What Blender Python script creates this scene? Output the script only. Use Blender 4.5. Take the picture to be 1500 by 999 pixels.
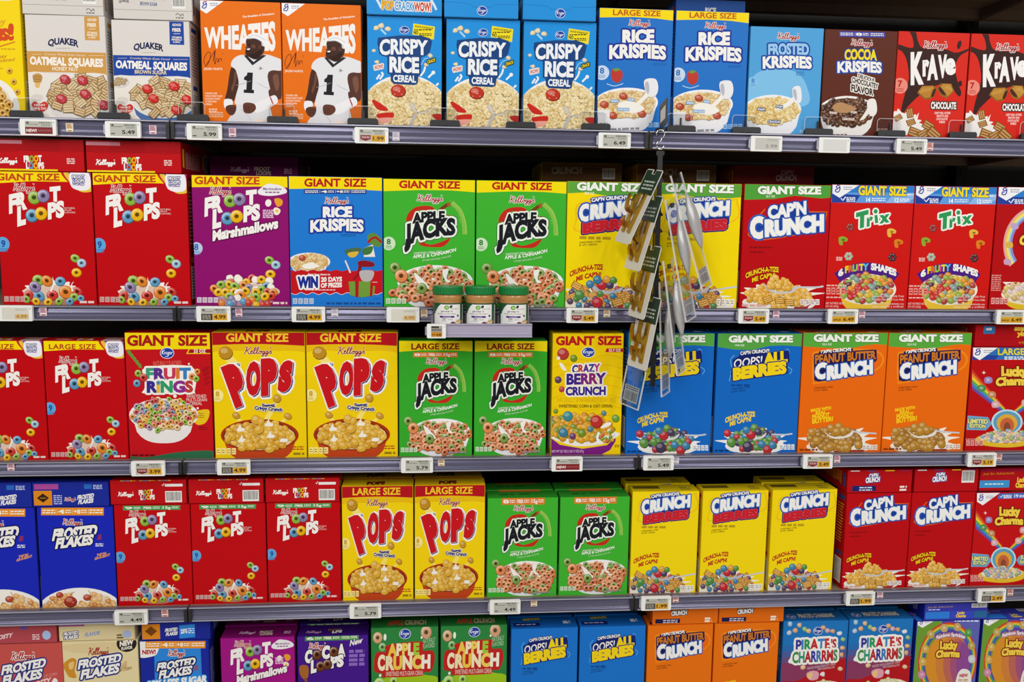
import bpy, math, random
import numpy as np
from mathutils import Matrix, Vector
from mathutils.geometry import tessellate_polygon

for _o in list(bpy.data.objects):
    bpy.data.objects.remove(_o)
SC = bpy.context.scene
COL = SC.collection
EYE = 1.45

# ------------------------------------------------------------------ camera
cam = bpy.data.objects.new('camera', bpy.data.cameras.new('camera'))
COL.objects.link(cam)
cam.data.sensor_width = 36.0
cam.data.lens = 1300 / 1500 * 36.0
cam.data.clip_start = 0.02
_yw, _pt, _rl = 0.0875350, 0.1301972, 0.0126918
_f = Vector((math.sin(_yw) * math.cos(_pt), math.cos(_yw) * math.cos(_pt), -math.sin(_pt)))
_r = Vector((math.cos(_yw), -math.sin(_yw), 0))
_u = _r.cross(_f)
_R = math.cos(_rl) * _r + math.sin(_rl) * _u
_U = -math.sin(_rl) * _r + math.cos(_rl) * _u
_m = Matrix((_R, _U, -_f)).transposed().to_4x4()
_m.translation = (0, -1.95, EYE)
cam.matrix_world = _m
SC.camera = cam

# ------------------------------------------------------------------ light and exposure
SC.view_settings.view_transform = 'Standard'
SC.view_settings.look = 'None'
SC.view_settings.gamma = 1.0
SC.view_settings.use_curve_mapping = False
SC.view_settings.exposure = 0.0
SC.cycles.transparent_max_bounces = 32
world = bpy.data.worlds.new('store_air')
SC.world = world
world.use_nodes = True
world.node_tree.nodes['Background'].inputs[0].default_value = (1.0, 0.99, 0.97, 1)
world.node_tree.nodes['Background'].inputs[1].default_value = 0.10


def area(name, loc, sx, sy, power, rot=(0, 0, 0)):
    d = bpy.data.lights.new(name, 'AREA')
    d.shape = 'RECTANGLE'
    d.size = sx
    d.size_y = sy
    d.energy = power
    d.color = (1.0, 0.985, 0.96)
    o = bpy.data.objects.new(name, d)
    o.location = loc
    o.rotation_euler = rot
    COL.objects.link(o)
    return o


LAMP = 21
for _x in (-2.6, -0.55, 1.75, 3.6):
    area('ceiling_lamp', (_x, -1.75, 2.95), 0.35, 1.5, LAMP, (math.radians(18), 0, 0))
for _x in (-2.6, -0.55, 1.75, 3.6):
    area('ceiling_lamp', (_x, -4.0, 2.95), 0.35, 1.5, LAMP * 1.5, (math.radians(38), 0, 0))


# ------------------------------------------------------------------ materials
def lin(h):
    h = h.lstrip('#')
    v = [int(h[i:i + 2], 16) / 255 for i in (0, 2, 4)]
    return tuple(x / 12.92 if x <= 0.04045 else ((x + 0.055) / 1.055) ** 2.4 for x in v)


def mat(name, col=None, rough=0.5, metal=0.0, noise=0.0, nscale=40, trans=0.0, bump=0.0, spec=0.5, coat=0.0, stretch=None):
    m = bpy.data.materials.new(name)
    m.use_nodes = True
    nt = m.node_tree
    b = nt.nodes['Principled BSDF']
    b.inputs['Roughness'].default_value = rough
    b.inputs['Metallic'].default_value = metal
    b.inputs['Specular IOR Level'].default_value = spec
    b.inputs['Coat Weight'].default_value = coat
    b.inputs['Transmission Weight'].default_value = trans
    if col is None:
        a = nt.nodes.new('ShaderNodeAttribute')
        a.attribute_name = 'ink'
        nt.links.new(a.outputs['Color'], b.inputs['Base Color'])
        src = None
    else:
        b.inputs['Base Color'].default_value = (*lin(col), 1)
    if noise or bump:
        tc = nt.nodes.new('ShaderNodeTexCoord')
        mp = nt.nodes.new('ShaderNodeMapping')
        if stretch:
            mp.inputs['Scale'].default_value = stretch
        n = nt.nodes.new('ShaderNodeTexNoise')
        n.inputs['Scale'].default_value = nscale
        n.inputs['Detail'].default_value = 4
        nt.links.new(tc.outputs['Object'], mp.inputs[0])
        nt.links.new(mp.outputs[0], n.inputs['Vector'])
        if noise and col is not None:
            mx = nt.nodes.new('ShaderNodeMix')
            mx.data_type = 'RGBA'
            l = lin(col)
            mx.inputs[6].default_value = (*[max(0, x * (1 - noise)) for x in l], 1)
            mx.inputs[7].default_value = (*[min(1, x * (1 + noise)) for x in l], 1)
            nt.links.new(n.outputs['Fac'], mx.inputs[0])
            nt.links.new(mx.outputs[2], b.inputs['Base Color'])
        if bump:
            bp = nt.nodes.new('ShaderNodeBump')
            bp.inputs['Strength'].default_value = bump
            bp.inputs['Distance'].default_value = 0.002
            nt.links.new(n.outputs['Fac'], bp.inputs['Height'])
            nt.links.new(bp.outputs[0], b.inputs['Normal'])
    return m


M = {}
M['ink'] = mat('printed_cardboard', None, 0.38, spec=0.1)
M['screen'] = mat('tag_screen', None, 0.35, spec=0.4)
M['label'] = mat('paper_label', None, 0.4)
M['rail'] = mat('grey_price_rail', '605E77', 0.26, 0.35, noise=0.12, nscale=60, stretch=(0.4, 8, 8), spec=0.6)
M['railcap'] = mat('rail_lip_metal', 'B9B9C6', 0.28, 0.6)
M['deck'] = mat('dark_shelf_steel', '86705C', 0.5, 0.0, noise=0.15, nscale=30)
M['post'] = mat('black_upright_steel', '15130F', 0.5, 0.3, noise=0.2)
M['back'] = mat('dark_back_panel', '14110F', 0.6, 0.0, noise=0.25, nscale=12)
M['floor'] = mat('store_floor_tile', 'C9C5BC', 0.3, 0.0, noise=0.12, nscale=6)
M['white'] = mat('white_plastic', 'EDEDEA', 0.35)
M['blackp'] = mat('black_plastic', '1B1B1E', 0.42, noise=0.1)
M['clear'] = mat('clear_plastic', 'FFFFFF', 0.04)
_nt = M['clear'].node_tree
_tr = _nt.nodes.new('ShaderNodeBsdfTransparent')
_tr.inputs[0].default_value = (0.96, 0.965, 0.97, 1)
_gl = _nt.nodes.new('ShaderNodeBsdfGlossy')
_gl.inputs['Roughness'].default_value = 0.08
_lw = _nt.nodes.new('ShaderNodeLayerWeight')
_pw = _nt.nodes.new('ShaderNodeMath')
_pw.operation = 'POWER'
_pw.inputs[1].default_value = 4.0
_fr = _nt.nodes.new('ShaderNodeMath')
_fr.operation = 'MULTIPLY_ADD'
_fr.inputs[1].default_value = 0.6
_fr.inputs[2].default_value = 0.04
_nt.links.new(_lw.outputs['Facing'], _pw.inputs[0])
_nt.links.new(_pw.outputs[0], _fr.inputs[0])
_mx = _nt.nodes.new('ShaderNodeMixShader')
_nt.links.new(_fr.outputs[0], _mx.inputs[0])
_nt.links.new(_tr.outputs[0], _mx.inputs[1])
_nt.links.new(_gl.outputs[0], _mx.inputs[2])
_nt.links.new(_mx.outputs[0], _nt.nodes['Material Output'].inputs[0])
M['lid'] = mat('green_lid_plastic', '0E7A38', 0.35, bump=0.05, nscale=300)
M['pbutter'] = mat('peanut_butter', 'B98448', 0.3, noise=0.3, nscale=90, bump=0.2, coat=0.4)
M['tray'] = mat('pale_tray_plastic', 'A9A2B8', 0.35, noise=0.05)
M['gold'] = mat('brass_metal', 'B8902F', 0.28, 0.85, noise=0.15, nscale=25)
M['card'] = mat('white_backing_card', 'DDDAD2', 0.5, noise=0.04)
M['silver'] = mat('silver_grey_plastic', 'B9B8B8', 0.25, 0.2, noise=0.08, nscale=20)
M['frost'] = mat('lit_edge_plastic', 'F2F2F0', 0.2)  # half-clear white, stands in for light caught on clear plastic edges
_nt = M['frost'].node_tree
_tr = _nt.nodes.new('ShaderNodeBsdfTransparent')
_mx = _nt.nodes.new('ShaderNodeMixShader')
_mx.inputs[0].default_value = 0.5
_nt.links.new(_tr.outputs[0], _mx.inputs[1])
_nt.links.new(_nt.nodes['Principled BSDF'].outputs[0], _mx.inputs[2])
_nt.links.new(_mx.outputs[0], _nt.nodes['Material Output'].inputs[0])
M['chrome'] = mat('chrome_wire', 'D8D8DA', 0.15, 1.0)


# ------------------------------------------------------------------ object helpers
def link(name, mesh, parent=None):
    o = bpy.data.objects.new(name, mesh)
    COL.objects.link(o)
    if parent:
        o.parent = parent
    return o


def tag(o, label=None, cat=None, group=None, kind=None):
    if label:
        o['label'] = label
    if cat:
        o['category'] = cat
    if group:
        o['group'] = group
    if kind:
        o['kind'] = kind
    return o


def copy_tree(o, parent=None):
    c = o.copy()
    COL.objects.link(c)
    if parent:
        c.parent = parent
    for ch in list(o.children):
        copy_tree(ch, c)
    return c


class MB:
    """collects closed solids in one mesh"""
    def __init__(s):
        s.v = []
        s.f = []
        s.smooth = []

    def add(s, vs, fs, smooth=False):
        k = len(s.v)
        s.v += [tuple(v) for v in vs]
        s.f += [tuple(i + k for i in f) for f in fs]
        s.smooth += [smooth] * len(fs)

    def box(s, x0, x1, y0, y1, z0, z1, b=0.0):
        if b <= 0:
            vs = [(x, y, z) for z in (z0, z1) for y in (y0, y1) for x in (x0, x1)]
            s.add(vs, [(0, 2, 3, 1), (4, 5, 7, 6), (0, 1, 5, 4), (2, 6, 7, 3), (0, 4, 6, 2), (1, 3, 7, 5)])
        else:
            s.prism([(x0 + b, z0), (x1 - b, z0), (x1, z0 + b), (x1, z1 - b), (x1 - b, z1), (x0 + b, z1), (x0, z1 - b), (x0, z0 + b)], y0, y1, 'y')

    def prism(s, prof, a0, a1, axis, smooth=False):
        """extrude a closed 2D outline along an axis (x: (y,z)  y: (x,z)  z: (x,y))"""
        n = len(prof)
        def pt(p, a):
            return {'x': (a, p[0], p[1]), 'y': (p[0], a, p[1]), 'z': (p[0], p[1], a)}[axis]
        vs = [pt(p, a0) for p in prof] + [pt(p, a1) for p in prof]
        k = len(s.v)
        s.v += vs
        tris = tessellate_polygon([[Vector((p[0], p[1], 0)) for p in prof]])
        for t in tris:
            s.f.append(tuple(k + i for i in t)); s.smooth.append(False)
            s.f.append(tuple(k + n + i for i in reversed(t))); s.smooth.append(False)
        for i in range(n):
            j = (i + 1) % n
            s.f.append((k + i, k + j, k + n + j, k + n + i)); s.smooth.append(smooth)

    def lathe(s, prof, cx=0, cy=0, n=28, smooth=True):
        vs, fs = [], []
        for r, z in prof:
            for i in range(n):
                a = 2 * math.pi * i / n
                vs.append((cx + r * math.cos(a), cy + r * math.sin(a), z))
        for k in range(len(prof) - 1):
            for i in range(n):
                j = (i + 1) % n
                fs.append((k * n + i, k * n + j, (k + 1) * n + j, (k + 1) * n + i))
        s.add(vs, fs, smooth)
        s.add(vs[:n], [tuple(reversed(range(n)))])
        s.add(vs[-n:], [tuple(range(n))])

    def tube(s, pts, r, n=8):
        pts = [Vector(p) for p in pts]
        vs, fs = [], []
        prev = None
        for i, p in enumerate(pts):
            d = (pts[min(i + 1, len(pts) - 1)] - pts[max(i - 1, 0)]).normalized()
            a = prev if prev is not None else (Vector((1, 0, 0)) if abs(d.x) < 0.8 else Vector((0, 1, 0)))
            a = (a - d * a.dot(d)).normalized()
            prev = a
            b = d.cross(a)
            for k in range(n):
                t = 2 * math.pi * k / n
                vs.append(p + (a * math.cos(t) + b * math.sin(t)) * r)
        for i in range(len(pts) - 1):
            for k in range(n):
                j = (k + 1) % n
                fs.append((i * n + k, i * n + j, (i + 1) * n + j, (i + 1) * n + k))
        fs.append(tuple(reversed(range(n))))
        fs.append(tuple((len(pts) - 1) * n + k for k in range(n)))
        s.add(vs, fs, True)

    def mesh(s, name, m, fix=True):
        me = bpy.data.meshes.new(name)
        me.from_pydata(s.v, [], s.f)
        me.materials.append(m)
        me.polygons.foreach_set('use_smooth', s.smooth)
        if fix:
            import bmesh
            bm = bmesh.new(); bm.from_mesh(me)
            bmesh.ops.recalc_face_normals(bm, faces=bm.faces)
            bm.to_mesh(me); bm.free()
        me.update()
        return me

    def build(s, name, m, parent=None):
        return link(name, s.mesh(name, m), parent)


# ------------------------------------------------------------------ printing inks
GL = {}


def glyph(ch, b):
    key = (ch, b)
    if key in GL:
        return GL[key]
    def ev(txt, off):
        cu = bpy.data.curves.new('type', 'FONT')
        cu.body = txt
        cu.size = 1.0
        cu.offset = off
        cu.resolution_u = 3
        ob = bpy.data.objects.new('type', cu)
        me = ob.to_mesh()
        n = len(me.vertices)
        co = np.zeros(n * 3)
        me.vertices.foreach_get('co', co)
        me.calc_loop_triangles()
        tr = np.array([t.vertices[:] for t in me.loop_triangles], dtype=int).reshape(-1, 3)
        co = co.reshape(-1, 3)[:, :2].copy()
        ob.to_mesh_clear()
        bpy.data.objects.remove(ob)
        bpy.data.curves.remove(cu)
        return co, tr
    if ch == ' ':
        GL[key] = (np.zeros((0, 3, 2)), 0.3)
        return GL[key]
    co, tr = ev(ch, b)
    if ('H', 'cap') not in GL:
        h, _ = ev('H', 0)
        GL[('H', 'cap')] = h[:, 1].max()
        ii, _ = ev('II', 0)
        GL[('I', 'pair')] = ii[:, 0].max() - ii[:, 0].min()
    w3, _ = ev('I' + ch + 'I', 0)
    adv = w3[:, 0].max() - w3[:, 0].min() - GL[('I', 'pair')]
    GL[key] = (co[tr], adv)
    return GL[key]


def homog(src, dst):
    A = []
    B = []
    for (x, y), (u, v) in zip(src, dst):
        A.append([x, y, 1, 0, 0, 0, -u * x, -u * y]); B.append(u)
        A.append([0, 0, 0, x, y, 1, -v * x, -v * y]); B.append(v)
    h = np.linalg.solve(np.array(A, float), np.array(B, float))
    return np.append(h, 1).reshape(3, 3)


def spline(pts, closed=False, k=5):
    p = [np.array(q, float) for q in pts]
    n = len(p)
    out = []
    for i in range(n if closed else n - 1):
        if closed:
            a, b, c, d = p[i - 1], p[i], p[(i + 1) % n], p[(i + 2) % n]
        else:
            a, b, c, d = p[max(i - 1, 0)], p[i], p[i + 1], p[min(i + 2, n - 1)]
        for j in range(k):
            t = j / k
            out.append(0.5 * (2 * b + (c - a) * t + (2 * a - 5 * b + 4 * c - d) * t * t + (3 * b - a - 3 * c + d) * t ** 3))
    if not closed:
        out.append(p[-1])
    return out


def clip_tri(t):
    poly = [tuple(p) for p in t]
    for ax, lim, sg in ((0, 0.0, 1), (0, 1.0, -1), (1, 0.0, 1), (1, 1.0, -1)):
        out = []
        for i in range(len(poly)):
            a, b = poly[i - 1], poly[i]
            da, db = sg * (a[ax] - lim), sg * (b[ax] - lim)
            if (da >= 0) != (db >= 0):
                k = da / (da - db)
                out.append((a[0] + (b[0] - a[0]) * k, a[1] + (b[1] - a[1]) * k))
            if db >= 0:
                out.append(b)
        poly = out
        if len(poly) < 3:
            return []
    return [(poly[0], poly[i], poly[i + 1]) for i in range(1, len(poly) - 1)]


def shade(h, k):
    v = [int(h[i:i + 2], 16) for i in (0, 2, 4)]
    v = [min(255, max(0, int(x * k if k <= 1 else x + (255 - x) * (k - 1)))) for x in v]
    return '%02X%02X%02X' % tuple(v)


class Art:
    """flat printed artwork; laid out in the panel's own drawing units"""
    def __init__(s, corners=((0, 0), (100, 0), (100, 100), (0, 100)), seed=1):
        s.ops = []
        s.rng = random.Random(seed)
        s.frame(corners)

    def frame(s, corners):
        s.H = homog(corners, ((0, 0), (1, 0), (1, 1), (0, 1)))
        xs = [c[0] for c in corners]
        s.Wd = (abs(corners[1][0] - corners[0][0]) + abs(corners[2][0] - corners[3][0])) / 2

    def shift(s, dy, k=1.0, about=0):
        """draw what follows moved down (and scaled) on the panel"""
        H0 = s.H
        s._keep = H0
        s.H = H0 @ np.array([[1, 0, 0], [0, k, dy + about * (1 - k)], [0, 0, 1]])
        return s

    def unshift(s):
        s.H = s._keep

    def emit(s, tris, col):
        t = np.asarray(tris, float).reshape(-1, 3, 2)
        if not len(t):
            return
        h = np.concatenate([t, np.ones(t.shape[:2] + (1,))], 2) @ s.H.T
        q = h[..., :2] / h[..., 2:3]
        bad = ((q < 0) | (q > 1)).any(axis=(1, 2))
        good = q[~bad]
        if bad.any():
            ex = []
            for tr in q[bad]:
                ex += clip_tri(tr)
            if ex:
                good = np.concatenate([good, np.array(ex)])
        if len(good):
            s.ops.append((good, lin(col)))

    def P(s, col, pts):
        pts = [(float(p[0]), float(p[1])) for p in pts]
        tr = tessellate_polygon([[Vector((p[0], p[1], 0)) for p in pts]])
        s.emit([[pts[i] for i in t] for t in tr], col)

    def bg(s, col):
        Hi = np.linalg.inv(s.H)
        pts = []
        for u, v in ((0, 0), (1, 0), (1, 1), (0, 1)):
            h = Hi @ np.array([u, v, 1])
            pts.append((h[0] / h[2], h[1] / h[2]))
        s.P(col, pts)

    def R(s, col, x0, y0, x1, y1):
        s.emit([[(x0, y0), (x1, y0), (x1, y1)], [(x0, y0), (x1, y1), (x0, y1)]], col)

    def E(s, col, cx, cy, rx, ry=None, rot=0, a0=0, a1=360, n=20):
        ry = rx if ry is None else ry
        c, sn = math.cos(math.radians(rot)), math.sin(math.radians(rot))
        pts = []
        for i in range(n + 1):
            a = math.radians(a0 + (a1 - a0) * i / n)
            x, y = rx * math.cos(a), ry * math.sin(a)
            pts.append((cx + x * c - y * sn, cy + x * sn + y * c))
        s.emit([[(cx, cy), pts[i], pts[i + 1]] for i in range(n)], col)

    def B(s, col, pts):
        s.P(col, spline(pts, True))

    def S(s, col, w, pts, sm=True, taper=False):
        p = spline(pts) if sm else [np.array(q, float) for q in pts]
        tr = []
        n = len(p)
        L = []
        for i in range(n):
            d = p[min(i + 1, n - 1)] - p[max(i - 1, 0)]
            l = math.hypot(*d) or 1
            k = w / 2 * ((1 - 0.85 * i / (n - 1)) if taper else 1)
            nn = np.array((-d[1], d[0])) / l * k
            L.append((p[i] + nn, p[i] - nn))
        for i in range(n - 1):
            a, b = L[i]
            c, d = L[i + 1]
            tr += [(a, b, d), (a, d, c)]
        s.emit(tr, col)

    def T(s, txt, x0, y0, x1, y1, cap, col, out=(), b=0.03, lean=0.0, arc=0.0, grow=0.0, sp=0.0, cols=None, shadow=None):
        pen = 0
        G = []
        for i, ch in enumerate(txt):
            t, adv = glyph(ch, b)
            if len(t):
                G.append((t + np.array([pen, 0]), i))
            pen += adv + sp
        if not G:
            return
        allx = np.concatenate([g.reshape(-1, 2) for g, _ in G])[:, 0]
        mn, mx = allx.min(), allx.max()
        ch_ = GL[('H', 'cap')]
        sx = (x1 - x0) / (mx - mn)
        def warp(g):
            t = (g[..., 0] - mn) / (mx - mn)
            yy = g[..., 1] / ch_ * cap * (1 + grow * (t - 0.5))
            X = x0 + t * (x1 - x0) + lean * yy
            Y = y0 + (y1 - y0) * t - arc * 4 * t * (1 - t) - yy
            return np.stack([X, Y], -1)
        W = [(warp(g), i) for g, i in G]
        A = np.concatenate([w for w, _ in W])
        if shadow:
            s.emit(A + np.array(shadow[:2]), shadow[2])
        for d, oc in out:
            n = 8 if d < 3 else 12
            for k in range(n):
                s.emit(A + d * np.array([math.cos(2 * math.pi * k / n), math.sin(2 * math.pi * k / n)]), oc)
        if cols:
            k = 0
            for w, i in W:
                s.emit(w, cols[k % len(cols)])
                k += 1
        else:
            s.emit(A, col)

    def G(s, col, x0, x1, y, h, n=1, dy=0):
        """lines of type too small to read"""
        for j in range(n):
            x = x0
            tr = []
            while x < x1:
                w = min(s.rng.uniform(1.2, 3.6) * h, x1 - x)
                tr += [[(x, y), (x + w, y), (x + w, y + h)], [(x, y), (x + w, y + h), (x, y + h)]]
                x += w + 0.6 * h
            s.emit(tr, col)
            y += dy

    def script(s, x0, y0, x1, y1, cap, col, outc=None, w=0.42):
        """the cereal maker's handwritten name"""
        st = [[(.2, 2.6), (.9, 2.8), (.7, 1.5), (.3, 0)], [(2.1, 2.7), (1.2, 1.7), (.7, 1.5), (1.3, 1.0), (1.8, .1), (2.2, .2)],
              [(2.2, .7), (2.8, 1.0), (2.7, 1.4), (2.3, 1.1), (2.4, .2), (3.0, .3)],
              [(3.0, .3), (3.8, 2.2), (3.6, 2.7), (3.3, 2.0), (3.4, .2), (3.9, .3)], [(3.9, .3), (4.7, 2.2), (4.5, 2.7), (4.2, 2.0), (4.3, .2), (4.8, .3)],
              [(5.3, 1.1), (4.85, .6), (5.3, .1), (5.75, .6), (5.3, 1.1), (6.0, 1.0)],
              [(6.7, 1.0), (6.2, 1.0), (6.1, .3), (6.5, .2), (6.8, 1.0), (6.6, -.7), (6.1, -.9), (6.2, -.3), (7.1, .3)],
              [(7.8, 1.0), (7.3, 1.0), (7.2, .3), (7.6, .2), (7.9, 1.0), (7.7, -.7), (7.2, -.9), (7.3, -.3), (8.2, .3)],
              [(8.6, 2.6), (8.5, 2.1)], [(8.2, .3), (8.9, 1.3), (8.8, .7), (9.1, .2), (8.5, 0)]]
        k = cap / 2.8
        def mp(p):
            t = (p[0] + 0.12 * p[1]) / 9.2
            return (x0 + t * (x1 - x0), y0 + (y1 - y0) * t - p[1] * k)
        if outc:
            for q in st:
                s.S(outc, w * k * 2.3, [mp(p) for p in q])
        for q in st:
            s.S(col, w * k, [mp(p) for p in q])

    def oval(s, cx, cy, rx, ry=None):
        """store brand oval"""
        ry = ry or rx * 0.72
        s.E('F4F6FF', cx, cy, rx, ry)
        s.E('1D3F9E', cx, cy, rx * .93, ry * .91)
        s.T('Kroger', cx - rx * .78, cy + ry * .22, cx + rx * .78, cy + ry * .22, ry * .62, 'F4F6FF', b=.012, lean=.12)
        s.S('F4F6FF', ry * .09, [(cx + rx * .12, cy + ry * .2), (cx + rx * .1, cy + ry * .6), (cx - rx * .3, cy + ry * .55)])
        s.S('F4F6FF', ry * .09, [(cx - rx * .74, cy - ry * .1), (cx - rx * .5, cy - ry * .5), (cx - rx * .3, cy - ry * .55)])

    def corner(s, x, y, w, h):
        """white corner panel with the blue script letter"""
        s.P('F2F2F4', [(x, y), (x + w, y), (x + w * .25, y + h), (x, y + h * .7)])
        cx, cy, r = x + w * .18, y + h * .34, h * .2
        s.S('23359A', r * .36, [(cx + r * .6, cy - r * .8), (cx - r * .1, cy - r), (cx - r * .5, cy - r * .3), (cx + r * .2, cy), (cx + r * .7, cy - r * .5), (cx + r * .7, cy + r * .5), (cx + r * .2, cy + r * 1.3), (cx - r * .8, cy + r * 1.1), (cx - r * .6, cy + r * .4), (cx, cy + r * .5)])
        s.E('C8202C', cx + r * .7, cy - r * 1.15, r * .22, n=8)
        s.G('6A6A8A', cx + r * 2, cx + r * 5, cy - r * .5, r * .25, 2, r * .7)

    # ---- foods in the printed bowls
    def O(s, x, y, r, col, sq=1.0, rot=0):
        s.E(shade(col, .62), x + r * .06, y + r * .1, r * 1.04, r * sq * 1.04, rot, n=14)
        s.E(col, x, y, r, r * sq, rot, n=14)
        s.E(shade(col, 1.45), x - r * .12, y - r * .2 * sq, r * .74, r * .66 * sq, rot, n=12)
        s.E(col, x, y, r * .62, r * .56 * sq, rot, n=12)
        s.E(shade(col, .42), x, y + r * .02, r * .36, r * .34 * sq, rot, n=10)

    def ball(s, x, y, r, col, rot=0, sq=1.0):
        s.E(shade(col, .6), x + r * .06, y + r * .1, r * 1.03, r * sq * 1.03, rot, n=12)
        s.E(col, x, y, r, r * sq, rot, n=12)
        s.E(shade(col, 1.32), x - r * .2, y - r * .28 * sq, r * .55, r * .42 * sq, rot, n=9)

    def puff(s, x, y, r, col):
        s.ball(x, y, r * s.rng.uniform(.9, 1.2), col, s.rng.uniform(-60, 60), s.rng.uniform(.62, .95))

    def pillow(s, x, y, r, col, rot=None):
        a = math.radians(s.rng.uniform(-50, 50) if rot is None else rot)
        c, sn = math.cos(a), math.sin(a)
        def q(k, w=1.0, h=.75):
            return [(x + (u * w * c - v * h * sn) * r * k, y + (u * w * sn + v * h * c) * r * k) for u, v in ((-1, -1), (1, -.85), (1.05, 1), (-.95, .9))]
        s.P(shade(col, .58), q(1.08))
        s.P(col, q(.95))
        for t in (-.45, 0, .45):
            s.S(shade(col, 1.4), r * .14, [(x + (-.8 * c - t * sn) * r, y + (-.8 * sn + t * c) * r), (x + (.8 * c - t * sn) * r, y + (.8 * sn + t * c) * r)], False)
            s.S(shade(col, .7), r * .1, [(x + (-.8 * c - (t + .2) * sn) * r, y + (-.8 * sn + (t + .2) * c) * r), (x + (.8 * c - (t + .2) * sn) * r, y + (.8 * sn + (t + .2) * c) * r)], False)

    def flake(s, x, y, r, col):
        p = [(x + math.cos(k * 1.047) * r * s.rng.uniform(.7, 1.2), y + math.sin(k * 1.047) * r * .75 * s.rng.uniform(.7, 1.2)) for k in range(6)]
        s.B(shade(col, .7), [(a + r * .08, b + r * .12) for a, b in p])
        s.B(col, p)
        s.B(shade(col, 1.35), [(x + (a - x) * .5 - r * .1, y + (b - y) * .5 - r * .12) for a, b in p])

    def berry(s, x, y, r, col='C8202A', rot=0):
        s.ball(x, y, r, col, rot, .8)
        for k in range(6):
            s.E(shade(col, 1.5), x + s.rng.uniform(-.6, .6) * r, y + s.rng.uniform(-.5, .5) * r, r * .09, n=6)

    def pile(s, cx, cy, rx, ry, step, fn, cols, edge=1.0):
        pts = []
        j = 0
        y = cy - ry
        while y <= cy + ry:
            x = cx - rx + (step / 2 if j % 2 else 0)
            while x <= cx + rx:
                a, b = x + s.rng.uniform(-.3, .3) * step, y + s.rng.uniform(-.3, .3) * step
                if ((a - cx) / rx) ** 2 + ((b - cy) / ry) ** 2 <= edge:
                    pts.append((b, a))
                x += step
            y += step * .72
            j += 1
        own = getattr(fn, '__self__', None) is s
        for b, a in sorted(pts):
            if own:
                fn(a, b, step * .64, s.rng.choice(cols))
            else:
                fn(a, b, s.rng.choice(cols))

    def splash(s, col, cx, cy, rx, ry, n=14, spike=.5, a0=180, a1=360):
        pts = []
        for i in range(n + 1):
            a = math.radians(a0 + (a1 - a0) * i / n)
            k = 1 + (spike * s.rng.uniform(.4, 1) if i % 2 else 0)
            pts.append((cx + rx * k * math.cos(a), cy + ry * k * math.sin(a)))
        s.B(col, pts + [(cx + rx * .8, cy + ry * .5), (cx - rx * .8, cy + ry * .5)])

    def bowl(s, cx, cy, rx, ry, depth, col, rim='F4F1EA', milk='EFE9DC', base=.55):
        pts = [(cx - rx + 2 * rx * i / 16, 0) for i in range(17)]
        low = []
        for i in range(17):
            t = -1 + 2 * i / 16
            low.append((cx + t * rx * (1 - (1 - base) * .25), cy + ry * .2 + depth * math.sqrt(max(0, 1 - abs(t) ** 2.6))))
        s.P(col, [(cx - rx, cy)] + low + [(cx + rx, cy)])
        s.E(rim, cx, cy, rx, ry, n=32)
        s.E(milk, cx, cy + ry * .04, rx * .94, ry * .9, n=32)

    def facts(s, x, y, w, h, col='F2F2F2', n=4, ink='8A8A8A'):
        for i in range(n):
            a = x + i * w / n
            s.R(col, a, y, a + w / n * .82, y + h)
            s.G(ink, a + w / n * .12, a + w / n * .7, y + h * .25, h * .16, 2, h * .35)

    def badge(s, x, y, r, num, col, ink, cap=.9):
        s.E(col, x, y, r)
        s.T(num, x - r * .3, y + r * .1, x + r * .3, y + r * .1, r * cap * .75, ink)
        s.G(ink, x - r * .45, x + r * .45, y + r * .3, r * .07, 3, r * .17)

    def strip(s, col, x0, y0, x1, y1, items, ink='F7F3E8'):
        """a band of claims: bold words and tiny type"""
        s.P(col, [(x0, y0), (x1, y0 + 2), (x1, y1 + 2), (x0, y1)])
        h = y1 - y0
        n = len(items)
        for i, it in enumerate(items):
            a = x0 + (x1 - x0) * (i + .08) / n
            e = x0 + (x1 - x0) * (i + .92) / n
            if it:
                s.T(it, a, y1 - h * .25, a + (e - a) * .5, y1 - h * .2, h * .5, ink)
                s.G(ink, a + (e - a) * .56, e, y0 + h * .3, h * .14, 2, h * .28)
            else:
                s.G(ink, a, e, y0 + h * .28, h * .16, 2, h * .32)
            if i:
                s.R(ink, a - (x1 - x0) * .016, y0 + h * .2, a - (x1 - x0) * .012, y1 - h * .15)

    # ---- to geometry
    def data(s):
        return s.ops


STEP = 0.000014


def layers(ops):
    """stacking order of the inks: only inks that overlap need to lie above each other"""
    n = len(ops)
    bb = np.array([[*t.reshape(-1, 2).min(0), *t.reshape(-1, 2).max(0)] for t, _ in ops])
    L = np.zeros(n, int)
    for i in range(1, n):
        q = bb[:i]
        hit = (q[:, 0] < bb[i, 2]) & (q[:, 2] > bb[i, 0]) & (q[:, 1] < bb[i, 3]) & (q[:, 3] > bb[i, 1])
        if hit.any():
            L[i] = L[:i][hit].max() + 1
    return L


def panel_tris(ops, origin, ux, vy, nrm):
    """artwork -> thin printed layers on a panel; returns (tri coords, corner colours)"""
    o, u, v, n = (np.array(a, float) for a in (origin, ux, vy, nrm))
    T = []
    C = []
    rg = np.random.default_rng(5)
    for (t, col), l in zip(ops, layers(ops)):
        lift = STEP * (l + 2) + rg.uniform(0, STEP * .6, (len(t), 1, 1))
        T.append(o + t[..., 0:1] * u + t[..., 1:2] * v + n * lift)
        C.append(np.tile(np.array([*col, 1.0]), (len(t), 3, 1)))
    return np.concatenate(T), np.concatenate(C)


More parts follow.
